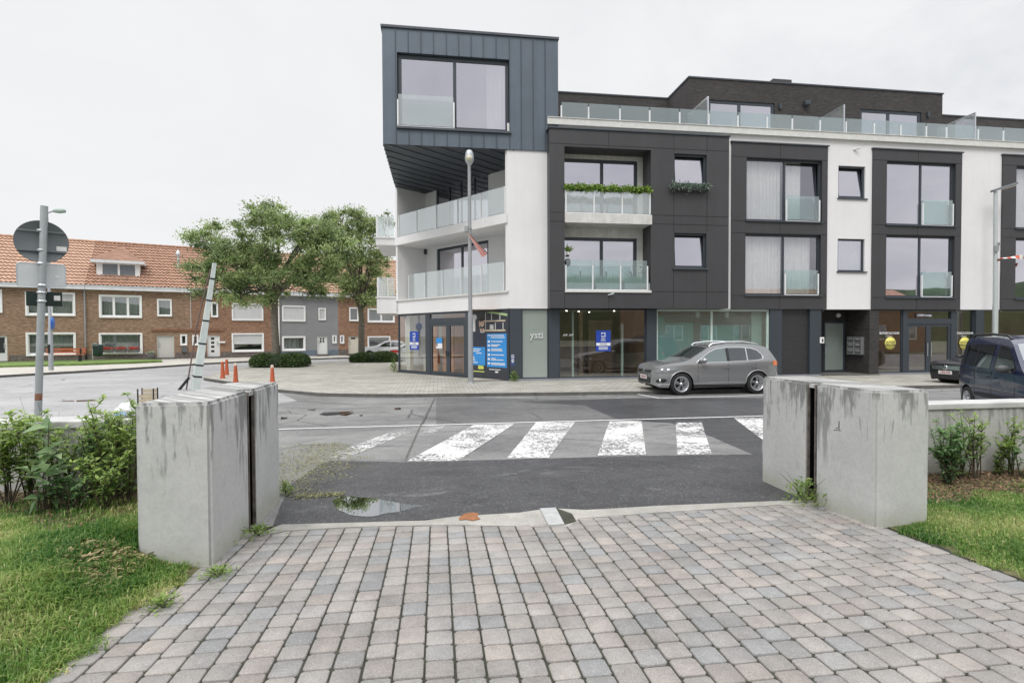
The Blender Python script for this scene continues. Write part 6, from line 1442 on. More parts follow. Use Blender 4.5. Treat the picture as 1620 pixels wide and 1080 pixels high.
mb = MB(Mp); mb.box(.165, .21, -.006, -.001, -.03, .01); mb.build('sticker', m_plate, pp)
for dz in (hh-.01, -hh+.03): mb = MB(Mp); mb.lathe([(.056, dz-.018), (.064, dz-.018), (.064, dz+.018), (.056, dz+.018)], 16, (0, -.075, 0)); mb.build('clamp', m_steel, pp)
zc = spt(66, 470.5)[1]; Md = Matrix(((sx_d.x, sy_d.x, 0, spt(66, 470)[0]), (sx_d.y, sy_d.y, 0, 0), (0, 0, 1, zc), (0, 0, 0, 1))) @ Matrix.Translation((0, .075, 0))
m_dsg = MAT('dark_green_sign', (.006, .020, .017), .4, var=.2); mb = MB(Md); mb.bbox(-.19, -.004, .0, .05, -.135, .10, .006); ds = mb.build('dark_sign', m_dsg, t)
mb = MB(Md); mb.bbox(.004, .255, .005, .05, -.135, .10, .006); mb.build('sign_half', m_dsg, ds); mb = MB(Md); mb.box(.15, .23, -.004, .004, -.04, .04); mb.build('sticker', m_plate, ds)
for dz in (.08, -.06): mb = MB(Md); mb.lathe([(.056, dz-.015), (.064, dz-.015), (.064, dz+.015), (.056, dz+.015)], 16, (0, -.075, 0)); mb.build('clamp', m_steel, ds)

# leaning mast, bollards
Zm = 19.4; b0 = hit(309, 613, (0, Zm, 0), Vector((0, 1, 0))); t0 = hit(339.5, 416, (0, Zm, 0), Vector((0, 1, 0)))
t = thing('leaning_mast', 'pale green leaning box-section mast with black straps at the street corner', 'mast', loc=(b0.x, Zm, .0)); tv = Vector((t0.x-b0.x, 0, t0.z)); m_mast = MAT('pale_green_metal', (.58, .64, .62), .5, metal=.1, var=.12, scale=2)
mb = MB(); zz_ = tv.normalized(); xx = Vector((1, 0, 0)); xx = (xx-zz_*xx.dot(zz_)).normalized(); yy = zz_.cross(xx); ca, sa = math.cos(.7), math.sin(.7); xr, yr_ = xx*ca+yy*sa, yy*ca-xx*sa
def sq(f, h_): c_ = tv*f; return [c_+xr*h_+yr_*h_, c_-xr*h_+yr_*h_, c_-xr*h_-yr_*h_, c_+xr*h_-yr_*h_]
a = sq(0, .135); b = sq(1, .058); mb.add(a+b, [(0, 1, 5, 4), (1, 2, 6, 5), (2, 3, 7, 6), (3, 0, 4, 7), (4, 5, 6, 7), (3, 2, 1, 0)]); mb.build('mast', m_mast, t)
for f in (.10, .19, .36, .54, .70, .87):
    mb = MB(); h_ = .135-.077*f+.008; a = sq(f, h_); b = sq(f+.012, h_); mb.add(a+b, [(0, 1, 5, 4), (1, 2, 6, 5), (2, 3, 7, 6), (3, 0, 4, 7), (4, 5, 6, 7), (3, 2, 1, 0)]); mb.build('strap', m_blk, t)
mb = MB(); mb.tube([Vector((-.30, -.05, .0)), tv*.5+Vector((-.26, -.05, 0)), tv*.72+Vector((-.20, -.05, 0)), tv*.93+Vector((-.12, 0, 0)), tv*.99], .025, 6); mb.build('cable', MAT('brown_cable', (.13, .085, .075), .6), t)
mb = MB(); mb.tube([Vector((-.55, -.1, -.02)), Vector((-.16, -.1, .45))], .05, 6); mb.build('strut', m_trim, t)
m_bol = MAT('red_bollard_paint', (.40, .085, .03), .65, var=.25, scale=9)
for i, (px, yt, yb_, lab) in enumerate(((352.3, 571.5, 599, 'red bollard nearest the leaning mast, the leftmost of the close pair'), (358.9, 568, 593.5, 'red bollard just behind its twin, the right one of the close pair'), (373, 574, 605.5, 'red bollard standing alone between the close pair and the far right one'), (431, 577, 606, 'red bollard with a pale top standing apart behind the end of the left gate block'))):
    p = gz(px, yb_, SWZ-.02); Hh = (yb_-yt)*p.y/840; t = thing('bollard', lab, 'bollard', loc=p, group='red bollards on the corner'); k = .092
    mb = MB(); mb.lathe([(k*1.15, 0), (k*1.15, .05), (k, .08), (k*.62, Hh-.12)], 14); mb.build('post', m_bol, t); mb = MB(); mb.lathe([(k*.66, Hh-.12), (k*.7, Hh-.09), (k*.62, Hh-.03), (k*.35, Hh), (0, Hh+.005)], 14); mb.build('cap', m_bol if i < 2 else MAT('pale_cap', (.55, .42, .36), .6), t)
# small slatted frame on the street
Zc = 15.5; p = hit(234, 634, (0, Zc, 0), Vector((0, 1, 0))); t = thing('slatted_frame', 'small tan slatted frame with dark posts seen over the left gate block', 'frame', loc=(p.x, Zc, .0), rotz=.25); zt_ = hit(234, 614, (0, Zc, 0), Vector((0, 1, 0))).z
for x in (-.20, .20):
    for y in (-.15, .15): mb = MB(); mb.box(x-.015, x+.015, y-.015, y+.015, 0, zt_); mb.build('post', m_trim, t)
m_tan = MAT('tan_board', (.42, .36, .26), .8, var=.15, scale=9)
for k in range(3): mb = MB(); mb.box(-.19, .19, .136, .15, zt_-.13-k*.12, zt_-.03-k*.12); mb.box(-.19, .19, -.15, -.136, zt_-.26-k*.12, zt_-.18-k*.12); mb.build('slat', m_tan, t)

# lamp posts
m_lpole = MAT('lamp_pole_grey', (.30, .31, .32), .5, metal=.3, var=.08, scale=3)
p = gz(744.8, 606, SWZ); H1 = (606-262)*p.y/840; t = thing('street_lamp', 'tall grey lamp post with a globe-like head before the corner shop', 'street lamp', loc=p, group='street lamps on the pavement')
mb = MB(); mb.tube([(0, 0, 0), (0, 0, 2.6), (0, 0, 2.7), (-.01, 0, H1)], [.105, .095, .08, .06], 14); mb.lathe([(.14, 0), (.14, .03), (.107, .05)], 14); mb.build('pole', m_lpole, t)
mb = MB(); mb.lathe([(.06, H1-.05), (.09, H1), (.16, H1+.12), (.175, H1+.25), (.15, H1+.42), (.10, H1+.52), (0, H1+.56)], 18); lh = mb.build('lamp_head', MAT('lamp_housing_pale', (.42, .45, .47), .4, metal=.3), t)
mb = MB(); bm = blob((0, -.10, H1+.20), (.13, .11, .13), 1, 0); mb.bm(bm, True); mb.build('lens', MAT('lamp_lens', (.55, .52, .40), .15, var=.1), lh)
z1 = (606-362)*p.y/840; mb = MB(); mb.box(-.20, -.06, -.08, .08, z1-.14, z1+.08); mb.lathe([(.072, z1-.03), (.085, z1-.03), (.085, z1+.0), (.072, z1+.0)], 12); mb.build('bracket', m_lpole, t)
# furled striped flag
def FLAG(name):
    m, n, out = nt(name); pr_ = N(n, 'ShaderNodeBsdfPrincipled', Roughness=.7); a = N(n, 'ShaderNodeAttribute', _attribute_name='tint'); n.links.new(a.outputs[0], pr_.inputs['Base Color']); n.links.new(pr_.outputs[0], out.inputs[0]); return m
m_flag = FLAG('striped_cloth')
zf = (606-369)*p.y/840; zf2 = (606-406)*p.y/840; dx = (768-741)*p.y/840
V = []; C__ = []; nu_, nv_ = 10, 22
for j in range(nv_+1):
    f = j/nv_; w_ = .03+.20*f
    for i in range(nu_+1):
        g = i/nu_-.5; V.append((-.08+dx*f+g*w_*1.0, -.12-.05*math.sin(g*14)*f-.03, zf+(zf2-zf)*f+g*w_*.62)); 
        C__.append((.66, .60, .60) if i % 4 < 2 else (.50, .09, .06))
F = np.array([(j*(nu_+1)+i, j*(nu_+1)+i+1, (j+1)*(nu_+1)+i+1, (j+1)*(nu_+1)+i) for j in range(nv_) for i in range(nu_)])
fo = thing('striped_flag', 'red and white striped flag hanging furled from the tall corner lamp post', 'flag', loc=p); raw('cloth', V, F, m_flag, fo, C__, True)
mb = MB(); mb.tube([(-.10, -.1, zf+.03), (-.08, -.15, zf), (dx*1.0+.02, -.20, zf2+.10)], .008, 5); mb.build('cord', m_trim, fo)
# second lamp post
d2 = 20.4; q = hit(1573.5, 560, DD*d2, DD); H2 = hit(1570, 303, DD*d2, DD).z; t = thing('street_lamp', 'pale slim lamp post with a flat leaning head behind the blue van', 'street lamp', loc=(q.x, q.y, SWZ), group='street lamps on the pavement'); H2 -= SWZ
m_lp2 = MAT('pale_lamp_pole', (.48, .52, .52), .45, metal=.3, var=.06); mb = MB(); mb.tube([(0, 0, 0), (0, 0, 3.0), (0, 0, 3.1), (-.07, 0, H2)], [.115, .105, .095, .075], 14); mb.build('pole', m_lp2, t)
mb = MB(); mb.prism([(-.20, -.10, H2-.02), (.10, -.16, H2+.08), (.80, -.14, H2+.30), (.85, 0, H2+.32), (.80, .14, H2+.30), (.10, .16, H2+.08), (-.20, .10, H2-.02)], (-.02, 0, .09)); lh = mb.build('lamp_head', MAT('lamp_head_grey', (.20, .22, .23), .4, metal=.3), t)
mb = MB(); mb.prism([(.30, -.10, H2+.125), (.74, -.10, H2+.265), (.74, .10, H2+.265), (.30, .10, H2+.125)], (.012, 0, -.035)); mb.build('lens', MAT('lamp_lens_pale', (.60, .52, .40), .2, var=.1), lh)
zb_ = hit(1570, 393, DD*d2, DD).z-SWZ; mb = MB(); mb.box(-.20, -.02, -.16, -.09, zb_-.14, zb_+.10); mb.box(-.02, .06, -.16, -.10, zb_+.12, zb_+.24); mb.build('bracket', m_lpole, t)
# barrier tape
za = hit(1576, 409, DD*d2, DD).z; V = []; C__ = []; n_ = 60
for i in range(n_+1):
    f = i/n_; x = .02+f*3.2; w_ = .02+.17*min(1, f*3); z = .12*math.sin(f*5)*f+.10*f; tw_ = .9*math.sin(f*9)
    for g in (-.5, .5): V.append((x, -.12+g*w_*math.sin(tw_), z+g*w_*math.cos(tw_)-.0)); C__.append((.72, .70, .68) if (i//4) % 2 else (.55, .10, .05))
fo = thing('barrier_tape', 'red and white barrier tape fluttering from the pale lamp post', 'tape', M=frame(Vector((q.x, q.y, za)), UD, DD)); raw('tape', V, np.array([(2*i, 2*i+2, 2*i+3, 2*i+1) for i in range(n_)]), m_flag, fo, C__)
mb = MB(); mb.box(-.04, .06, -.15, -.09, -.12, -.03); mb.build('clip', MAT('brown_clip', (.12, .04, .03), .6), fo)

# ================================================================== signs and things on the building
m_blue = MAT('sign_royal_blue', (.012, .055, .36), .45, var=.05); m_lblue = MAT('panel_sky_blue', (.03, .25, .62), .45, var=.05); m_ink = MAT('dark_ink', (.05, .05, .06), .6, var=0); m_wht = MAT('lettering_white', (.75, .76, .78), .5, var=0); m_yel = MAT('sign_yellow', (.70, .64, .14), .5, var=.04)
m_faint = MAT('faint_lettering', (.50, .53, .53), .6, var=0)
def estate_sign(F, x0, x1, z0, z1, y, label):
    o = thing('window_sign', label, 'sign', M=F @ Matrix.Translation(((x0+x1)/2, y, z0)), group='blue estate agent signs'); w, h_ = x1-x0, z1-z0
    mb = MB(); mb.bbox(-w/2, w/2, -.008, .004, 0, h_, .003); mb.build('panel', m_blue, o)
    mb = MB(); a, t_ = w*.14, w*.05; zc = h_*.79
    mb.box(-a, a, -.012, -.009, zc+a-t_, zc+a); mb.box(-a, a, -.012, -.009, zc-a-.0, zc-a+t_); mb.box(a-t_, a, -.012, -.009, zc-a+t_, zc+a-t_); mb.box(-a, -a+t_, -.012, -.009, zc+.02, zc+a-t_); mb.box(-a, -a+t_, -.012, -.009, zc-a+t_, zc-.03); mb.build('logo', m_wht, o)
    text('IMMO', h_*.075, m_wht, o, TX(0, -.010, h_*.60)); text('FEVERY', h_*.075, m_wht, o, TX(0, -.010, h_*.51))
    mb = MB(); mb.box(-w/2+.01, w/2-.01, -.011, -.0085, h_*.27, h_*.41); mb.build('white_band', m_wht, o); text('TE HUUR', h_*.085, m_ink, o, TX(0, -.013, h_*.34))
    mb = MB(); mb.box(-w*.32, w*.32, -.011, -.0085, h_*.20, h_*.222); mb.box(-w*.32, w*.32, -.011, -.0085, h_*.12, h_*.16); mb.box(-w*.32, w*.3, -.011, -.0085, h_*.085, h_*.1); mb.build('small_print', m_wht, o); return o
s_ = r(942.8, 522.5, 966, 555.6, .09); estate_sign(BF, *s_, .09, 'blue estate agent sign in the brown shop window left of the grey car')
x0, x1, z0, z1 = rc(CF, 648.3, 524, 662.3, 553.3, yc-.01); estate_sign(CF, x0, x1, z0, z1, yc-.005, 'blue estate agent sign in the left window of the corner shop')
x0, x1, z0, z1 = rc(CF, 690, 534.3, 699.6, 551, yc); o = thing('door_notice', 'small blue and white notice on the corner shop glass door', 'notice', M=CF @ Matrix.Translation((x0, yc, z0)))
mb = MB(); mb.box(0, x1-x0, -.006, 0, 0, (z1-z0)*.48); mb.build('white_sheet', m_wht, o); mb = MB(); mb.box(0, x1-x0, -.006, 0, (z1-z0)*.5, z1-z0); mb.build('blue_sheet', m_lblue, o); mb = MB(); mb.box(.03, .11, -.008, -.0065, .1, .25); mb.build('print', m_ink, o)
# large advertising poster with a man's portrait
x0, x1, z0, z1 = rc(CF, 745.5, 492.5, 804, 599.5, yc-.01); z0 = zg+.08; W_, H_ = x1-x0, z1-z0
o = thing('advert_poster', 'dark full-height poster of a smiling bearded man with two sky blue text panels', 'poster', M=CF @ Matrix.Translation((x0, yc-.006, z0)))
m_pd = MAT('poster_dark', (.035, .038, .048), .5, var=.2, scale=3); m_skin = MAT('poster_skin', (.52, .36, .28), .6, var=.1); m_crm = MAT('poster_cream', (.55, .47, .36), .6, var=.2, scale=8); m_pg = MAT('poster_green', (.38, .52, .26), .6, var=.1); m_pw = MAT('poster_pale', (.55, .56, .56), .6, var=.25, scale=12); m_hair = MAT('poster_hair', (.03, .022, .018), .6, var=0); m_tee = MAT('poster_shirt', (.030, .034, .055), .6, var=.1)
def rq(name, mt, a, b, c_, d, lay, par=None): mb = MB(); mb.box(W_*a, W_*b, -.003-lay*.0015, -lay*.0015-.0005, H_*c_, H_*d); return mb.build(name, mt, par or o)
def el(name, mt, cx_, cz_, rx, rz, lay, par=None, n_=28):
    mb = MB(); mb.prism([(W_*cx_+rx*math.cos(2*math.pi*k/n_), -.001-lay*.0015, H_*cz_+rz*math.sin(2*math.pi*k/n_)) for k in range(n_)], (0, -.0012, 0)); return mb.build(name, mt, par or o)
mb = MB(); mb.box(0, W_, -.003, .004, 0, H_); mb.build('backing', m_pd, o)
for a, b, c_, d, m_ in ((.30, .93, .845, .865, m_crm), (.28, .93, .70, .725, m_crm), (.40, .415, .72, .985, m_pw), (.56, .58, .86, .97, m_pw), (.66, .68, .73, .83, m_pw), (.78, .80, .87, .97, m_pw), (.86, .88, .73, .83, m_pw), (.52, .62, .73, .80, m_pw), (.02, .12, .70, .92, m_pw), (.70, .84, .735, .79, m_tee)): rq('shelf', m_, a, b, c_, d, 1)
mb = MB(); mb.prism([(W_*.4, -.005, H_*.99), (W_*.98, -.005, H_*.92), (W_*.98, -.005, H_*.955), (W_*.6, -.005, H_*.995)], (0, -.001, 0)); mb.build('green_beam', m_pg, o); el('leafy_spray', m_pw, .10, .92, .14, .12, 2)
mb = MB(); mb.prism([(W_*.0, -.007, H_*.40), (W_*.42, -.007, H_*.40), (W_*.44, -.007, H_*.64), (W_*.36, -.007, H_*.70), (W_*.20, -.007, H_*.705), (W_*.06, -.007, H_*.67), (W_*.0, -.007, H_*.64)], (0, -.001, 0)); mb.build('shirt', m_tee, o)
el('neck', m_skin, .31, .735, .13, .14, 5); hd = el('head', m_skin, .30, .825, .165, .235, 6); el('hair', m_hair, .295, .885, .16, .095, 7, hd); el('beard', m_hair, .31, .765, .125, .075, 7, hd); el('smile', m_wht, .315, .78, .055, .022, 8, hd); el('eye', m_hair, .265, .842, .022, .014, 7, hd); el('eye', m_hair, .36, .842, .022, .014, 7, hd); el('nose', MAT('poster_skin_dark', (.40, .25, .19), .6), .32, .815, .022, .034, 8, hd); el('collar', m_pw, .32, .695, .15, .05, 5)
bp1 = rq('blue_panel', m_lblue, .44, .96, .16, .665, 3); bp2 = rq('blue_panel', m_lblue, .0, .40, .18, .46, 9)
for z, a, b in ((.63, .47, .90), (.60, .55, .92), (.54, .56, .86), (.49, .56, .80), (.47, .56, .74), (.425, .56, .84), (.405, .56, .86), (.34, .56, .9), (.285, .56, .68), (.265, .56, .88), (.215, .56, .92), (.195, .56, .92)): rq('text_line', m_wht, a, b, z, z+.012, 10, bp1)
for z in (.53, .47, .40, .33, .265, .20): rq('icon', m_wht, .47, .53, z, z+.03, 10, bp1)
for z, a, b in ((.42, .02, .28), (.39, .02, .24), (.36, .15, .30), (.31, .02, .07), (.29, .02, .10), (.27, .02, .09), (.25, .02, .12), (.215, .02, .19)): rq('text_line', m_wht, a, b, z, z+.012, 11, bp2)
rq('yellow_square', MAT('poster_lime', (.55, .60, .12), .5), .20, .35, .12, .175, 9); rq('yellow_bar', MAT('poster_lime2', (.55, .60, .15), .5), .0, .37, .075, .09, 9); rq('small_print', m_wht, .50, .80, .12, .13, 4); el('map_mark', m_wht, .70, .09, .10, .035, 4)
# round yellow outlet stickers and lettering
for px, lab in ((1408.3, 'round yellow outlet sticker in the window left of the glass double door'), (1526, 'round yellow outlet sticker in the window right of the glass double door')):
    x, z = on(BF, px, 542.8, .1); rr = 9.3*23.9/840*1.05; o = thing('round_sticker', lab, 'sticker', M=BF @ Matrix.Translation((x, .095, z)), group='round yellow stickers')
    mb = MB(); mb.lathe([(0, -.004), (rr, -.004), (rr, .002)], 40, (0, 0, 0), 'y'); mb.build('disc', m_yel, o); text('OUTLET', .13, m_ink, o, TX(0, -.006, .045)); text('VERKOOP', .13, m_ink, o, TX(0, -.006, -.085))
    x2, z2 = on(BF, px-1.5, 527, .1); text('BUTLECULTUUR', .135, m_wht, o, Matrix.Translation((x2-x, 0, z2-z)) @ TX(0, -.003, 0)); text('outlet store', .06, m_wht, o, Matrix.Translation((x2-x, 0, z2-z-.13)) @ TX(0, -.003, 0))
x, z = on(BF, 1462, 498.5, .1); o = thing('shop_sign', 'small dark name board above the glass double door', 'sign', M=BF @ Matrix.Translation((x, .10, z))); mb = MB(); mb.bbox(-.42, .42, -.01, .01, -.10, .10, .004); mb.build('board', m_ink, o); text('CABIN Lounge', .12, m_wht, o, TX(0, -.013, 0))
for px, py, s, F, y, lab, sz in ((849, 530, 'ysti', BF, .09, 'pale lettering on the tall frosted pane beside the poster', .40), (899, 529.5, 'ysti  ysti', BF, .095, 'faint white lettering at the left of the brown shop window', .13)):
    x, z = on(F, px, py, y); o = thing('window_lettering', lab, 'lettering', M=F @ Matrix.Translation((x, y, z))); text(s, sz, m_faint, o, TX(0, -.004, 0))
x, z = on(BF, 811.5, 570, 0); o = thing('house_number', 'upright white and blue number strip on the dark corner pillar', 'number strip', M=BF @ Matrix.Translation((x, .02, z))); mb = MB(); mb.box(-.08, .08, -.004, .002, -.22, .22); mb.build('strip', MAT('strip_blue', (.04, .07, .18), .5), o); text('49-51', .15, m_wht, o, Matrix.Translation((0, -.006, 0)) @ Matrix.Rotation(math.pi/2, 4, 'Y') @ Matrix.Rotation(math.pi/2, 4, 'X') if False else TX(0, -.006, .08) @ Matrix.Rotation(math.pi/2, 4, 'Z'))
# letter boxes on the side wall of the entrance, intercom
uw = gu(1373)
def ysd(px, py): q_ = BI @ hit(px, py, BF @ Vector((uw-.07, 0, 0)), UD); return q_.y, q_.z
y1_, z1_ = ysd(1365, 533); y2_, _ = ysd(1342, 533); _, z0_ = ysd(1365, 561); o = thing('letter_boxes', 'steel block of six letter boxes on the dark entrance wall', 'letter boxes', M=BF)
mb = MB(); mb.bbox(uw-.14, uw-.002, y1_, y2_, z0_, z1_, .008); mb.build('case', m_steel, o)
for j in range(3):
    for k in range(2):
        a = y1_+(y2_-y1_)*(k*.5+.04); b = y1_+(y2_-y1_)*(k*.5+.46); c_ = z0_+(z1_-z0_)*(j/3+.03); d = z0_+(z1_-z0_)*((j+1)/3-.03); mb = MB(); mb.box(uw-.15, uw-.1405, a, b, c_, d); dr_ = mb.build('flap', MAT('grey_flap', (.16, .165, .17), .4, metal=.4), o); mb = MB(); mb.box(uw-.153, uw-.1503, a+.05, b-.05, d-.07, d-.045); mb.build('slot', m_wpaint, dr_)
x, z = on(BF, 1300, 538, 0); o = thing('intercom', 'small white intercom panel beside the recessed entrance', 'intercom', M=BF @ Matrix.Translation((x, 0, z))); mb = MB(); mb.bbox(-.1, .1, -.03, -.002, -.13, .13, .008); mb.build('panel', m_wpaint, o); mb = MB(); mb.box(-.02, .06, -.034, -.0305, -.08, .06); mb.build('buttons', m_ink, o)
# balcony greenery
m_art = LEAF('artificial_grass', (.02, .16, .10), (.20, .46, .30), .2); m_gar = LEAF('garland_leaf', (.05, .16, .02), (.40, .52, .10), .25)
for i, (a, b, lab) in enumerate(((896, 938.5, 'left one of three grey planters of tall green grass on the lower recessed balcony'), (941.5, 983, 'middle one of three grey planters of tall green grass on the lower recessed balcony'), (986.5, 1028, 'right one of three grey planters of tall green grass on the lower recessed balcony'))):
    x0, x1 = bu(a, 450, -.25), bu(b, 450, -.25); o = thing('planter', lab, 'planter', M=BF @ Matrix.Translation(((x0+x1)/2, -.24, zf0+.052)), group='grass planters on the lower balcony'); w = x1-x0
    mb = MB(); mb.bbox(-w/2, w/2, -.12, .12, 0, .30, .01); mb.build('trough', MAT('planter_grey', (.36, .38, .40), .6, var=.06), o)
    n_ = 420; P_ = np.stack([rng.uniform(-w/2+.02, w/2-.02, n_), rng.uniform(-.1, .1, n_), np.full(n_, .29)], 1); hh = rng.uniform(.18, .42, n_); dx_ = rng.normal(0, .05, (n_, 2)); V = np.stack([P_+[-.008, 0, 0], P_+[.008, 0, 0], P_+np.stack([dx_[:, 0], dx_[:, 1], hh], 1)], 1).reshape(-1, 3)
    raw('grass', V, np.arange(3*n_).reshape(n_, 3), m_art, o, np.repeat(rng.uniform(0, 1, n_), 3)[:, None]*np.ones(3))
x0, x1 = bu(892, 298, -.46), bu(1031, 298, -.46); zg_ = bz(960, 298.5, -.46); o = thing('leaf_garland', 'bright green leaf garland along the top of the upper balcony glass', 'garland', M=BF @ Matrix.Translation(((x0+x1)/2, -.46, zg_))); n_ = 3600; w = x1-x0; P_ = np.stack([rng.uniform(-w/2, w/2, n_), rng.normal(0, .07, n_), rng.normal(0, .065, n_)], 1); P_[:, 2] += .02*np.sin(P_[:, 0]*9); V, F = cards(P_, .09, rng, .7); raw('leaves', V, F, m_gar, o, np.repeat(np.clip(rng.normal(.45, .28, n_), 0, 1), 4)[:, None]*np.ones(3))
for k in range(3): xx = -w/2+w*(k+.5)/3; mb = MB(); mb.box(xx-.2, xx+.2, -.05, .05, -.13, -.09); mb.build('holder', m_joint, o)
x0, x1, z0, z1 = r(1060, 290, 1122, 300.5, -.58); o = thing('window_box', 'dark window box of trailing grey-green plants under the upper small window', 'window box', M=BF @ Matrix.Translation(((x0+x1)/2, -.58, z0))); w = x1-x0; mb = MB(); mb.bbox(-w/2+.08, w/2-.04, -.07, .08, -.02, .08, .01); mb.build('trough', m_dark, o)
n_ = 650; P_ = np.stack([rng.uniform(-w/2, w/2, n_), rng.normal(-.03, .06, n_), .13+rng.normal(0, .075, n_)], 1); Dr = np.stack([rng.normal(0, .6, n_), rng.normal(-.3, .4, n_), rng.uniform(-.7, .9, n_)], 1); leaves(P_, Dr, .13, rng, .3, LEAF('grey_green_leaf', (.05, .10, .07), (.35, .44, .36), .2), o, rng.uniform(0, 1, n_))
x, z = on(BF, 898.5, 402, -.2); o = thing('hanging_pot', 'small white pot of upright leaves at the left of the lower recessed balcony', 'plant pot', M=BF @ Matrix.Translation((x, -.2, z))); mb = MB(); mb.lathe([(0, -.05), (.05, -.05), (.065, .08), (0, .07)], 12); mb.build('pot', m_wpaint, o); n_ = 60; P_ = rng.normal(0, .03, (n_, 3))+[0, 0, .09]; leaves(P_, np.stack([rng.normal(0, .4, n_), rng.normal(0, .4, n_), np.ones(n_)], 1), .28, rng, .16, m_sh, o, rng.uniform(.3, 1, n_))
mb = MB(); mb.box(-.09, .04, -.05, .06, -.10, -.051); mb.build('shelf', m_joint, o)
x, z = on(BF, 898, 415, -.2); o = thing('lantern', 'round black lantern at the left end of the lower recessed balcony', 'lantern', M=BF @ Matrix.Translation((x, -.2, z))); mb = MB(); mb.lathe([(0, -.16), (.09, -.14), (.13, 0), (.09, .13), (0, .15)], 16); mb.build('lantern_body', m_blk, o)
x, z = on(BF, 1016, 432, -.1); o = thing('balcony_shrub', 'sparse dark twiggy plant at the right of the lower recessed balcony', 'plant', M=BF @ Matrix.Translation((x, -.1, zf0+.05))); hh = z-zf0+.1; mb = MB(); mb.tube([(0, 0, 0), (.02, 0, hh*.7), (.0, 0, hh)], .012, 6); mb.build('stem', m_stem, o); n_ = 90; P_ = rng.normal(0, 1, (n_, 3))*[.16, .1, .14]+[0, 0, hh]; leaves(P_, rng.normal(0, 1, (n_, 3)), .08, rng, .5, m_sh2, o, rng.uniform(0, .6, n_))
# small tree in a pot on the street-side balcony
# brick houses opposite, seen only as reflections in the shop windows
for k, lab in enumerate(('brown brick house opposite the glass double door, mirrored in the shop windows', 'reddish brick house opposite the right-hand shop, mirrored in its windows')):
    x0 = 20+k*15; t = thing('brick_house', lab, 'house', M=frame(ud(x0, -6, .3), -UD, -DD)); wl_ = [(-14.0+q*3.5, -12.2+q*3.5, z, z+1.5) for q in range(4) for z in (1.0,)]
    mb = MB(); mb.wall(-15, 0, -.3, 4.4, [w+(.15,) for w in wl_], 0); mb.box(-15, 0, .3, 8, -.3, 4.4); w_ = mb.build('wall', m_hb[k], t)
    for w in wl_: window(t, I4, *w, .05, fw=.1, fm=m_wpaint, gm=m_hwin, splits=(.5,))
    mb = MB(); mb.prism([(0, -.4, 4.4), (0, 8.4, 4.4), (0, 4, 6.4)], (-15, 0, 0)); mb.build('roof', m_tile[k], t)
# ================================================================== what the windows mirror: wooded ridge and trees behind the viewer
mb = MB(); n_ = 90; vs = []
for i in range(n_+1):
    a = R(185)+R(170)*i/n_ ; rr = 150; hgt = 15+1.3*math.sin(i*.31)+.8*math.sin(i*.83+1)+random.uniform(-.35, .35)
    for q_, zz_ in ((0, -.2), (6, hgt*.75), (16, hgt)): vs.append((math.cos(a)*(rr+q_), math.sin(a)*(rr+q_)+10, zz_))
mb.add(vs, [(3*i+j, 3*i+3+j, 3*i+4+j, 3*i+1+j) for i in range(n_) for j in range(2)], True); o = mb.build('hills', MAT('wooded_hill', (.035, .06, .022), .95, var=.6, scale=.12, bmp=1, bscale=.4)); kind(o, 'structure')
# ================================================================== sky and light
w = bpy.data.worlds.new('World'); scn.world = w; w.use_nodes = True; n = w.node_tree; n.nodes.clear()
out = n.nodes.new('ShaderNodeOutputWorld'); bg = n.nodes.new('ShaderNodeBackground')
sky = n.nodes.new('ShaderNodeTexSky'); sky.sky_type = 'NISHITA'; sky.sun_disc = False; sky.sun_elevation = R(52); sky.sun_rotation = R(200); sky.air_density = 1.0; sky.dust_density = 3.0
tc = n.nodes.new('ShaderNodeTexCoord')
sx_ = n.nodes.new('ShaderNodeSeparateXYZ'); n.links.new(tc.outputs['Generated'], sx_.inputs[0])
el = sx_.outputs[2]
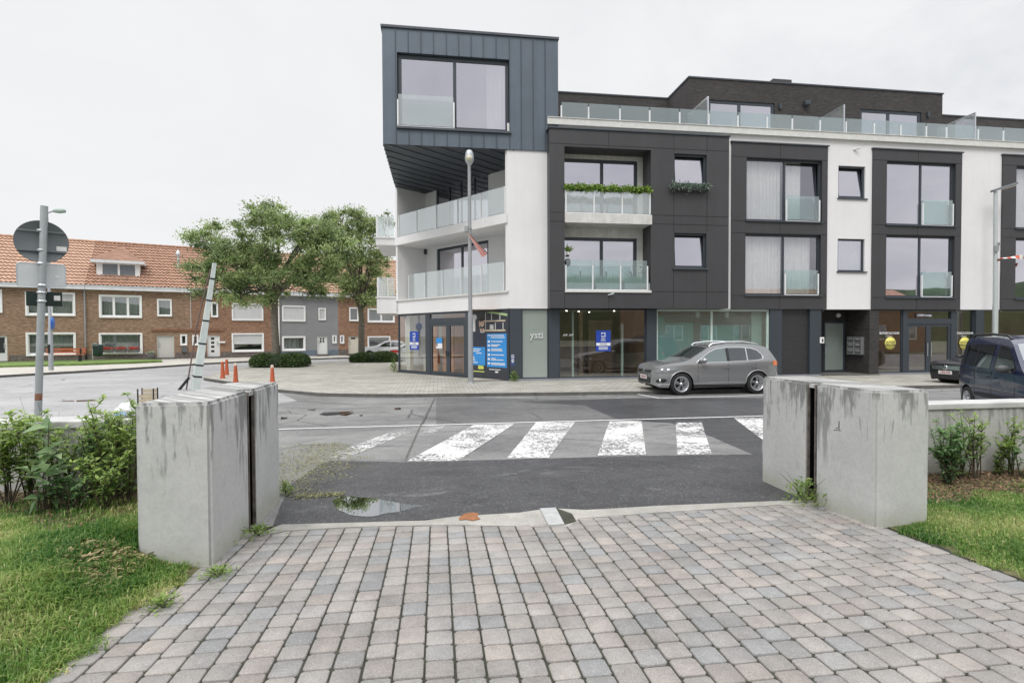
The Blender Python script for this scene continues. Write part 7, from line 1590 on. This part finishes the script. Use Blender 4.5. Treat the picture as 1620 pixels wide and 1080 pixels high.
# overcast deck: brighter towards the zenith, faint grey-blue cloud bands
dv = math2(n, 'ADD', el, .25); cv = n.nodes.new('ShaderNodeCombineXYZ')
n.links.new(math2(n, 'DIVIDE', sx_.outputs[0], dv), cv.inputs[0]); n.links.new(math2(n, 'DIVIDE', sx_.outputs[1], dv), cv.inputs[1])
cl = noise(n, scalev(n, cv.outputs[0], (1, 1, 1)), 1.6, 7, .6, .4)
side = ramp(n, math2(n, 'ADD', math2(n, 'MAXIMUM', math2(n, 'MULTIPLY', sx_.outputs[0], .9), math2(n, 'MULTIPLY', sx_.outputs[1], -.9)), .1), [(.0, 0.0), (.75, 1.0)])
cf = math2(n, 'MULTIPLY', ramp(n, cl, [(.40, 0.0), (.66, 1.0)]), math2(n, 'ADD', math2(n, 'MULTIPLY', side, .85), .15))
deck = mixc(n, cf, (8.85, 8.85, 8.92), (6.7, 6.9, 7.25))
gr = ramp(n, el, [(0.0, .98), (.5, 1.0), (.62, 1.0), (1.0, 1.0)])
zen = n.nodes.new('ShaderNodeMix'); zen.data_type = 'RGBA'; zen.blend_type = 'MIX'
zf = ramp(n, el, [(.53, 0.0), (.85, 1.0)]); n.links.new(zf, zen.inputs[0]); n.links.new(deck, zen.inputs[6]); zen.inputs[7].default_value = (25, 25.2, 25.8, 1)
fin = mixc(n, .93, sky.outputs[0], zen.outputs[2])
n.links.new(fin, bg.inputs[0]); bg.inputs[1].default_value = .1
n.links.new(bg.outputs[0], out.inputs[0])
sd = bpy.data.lights.new('sun', 'SUN'); so = bpy.data.objects.new('sun', sd); col.objects.link(so)
sd.energy = 1.5; sd.angle = R(25); sd.color = (1, .97, .93)
dirv = Vector((math.sin(R(200))*math.cos(R(52)), math.cos(R(200))*math.cos(R(52)), math.sin(R(52))))
so.rotation_euler = dirv.to_track_quat('Z', 'Y').to_euler()
vs = scn.view_settings; vs.view_transform = 'Standard'; vs.look = 'None'; vs.exposure = .10; vs.gamma = 1
scn.cycles.max_bounces = 8; scn.cycles.transparent_max_bounces = 16; scn.cycles.use_denoising = True
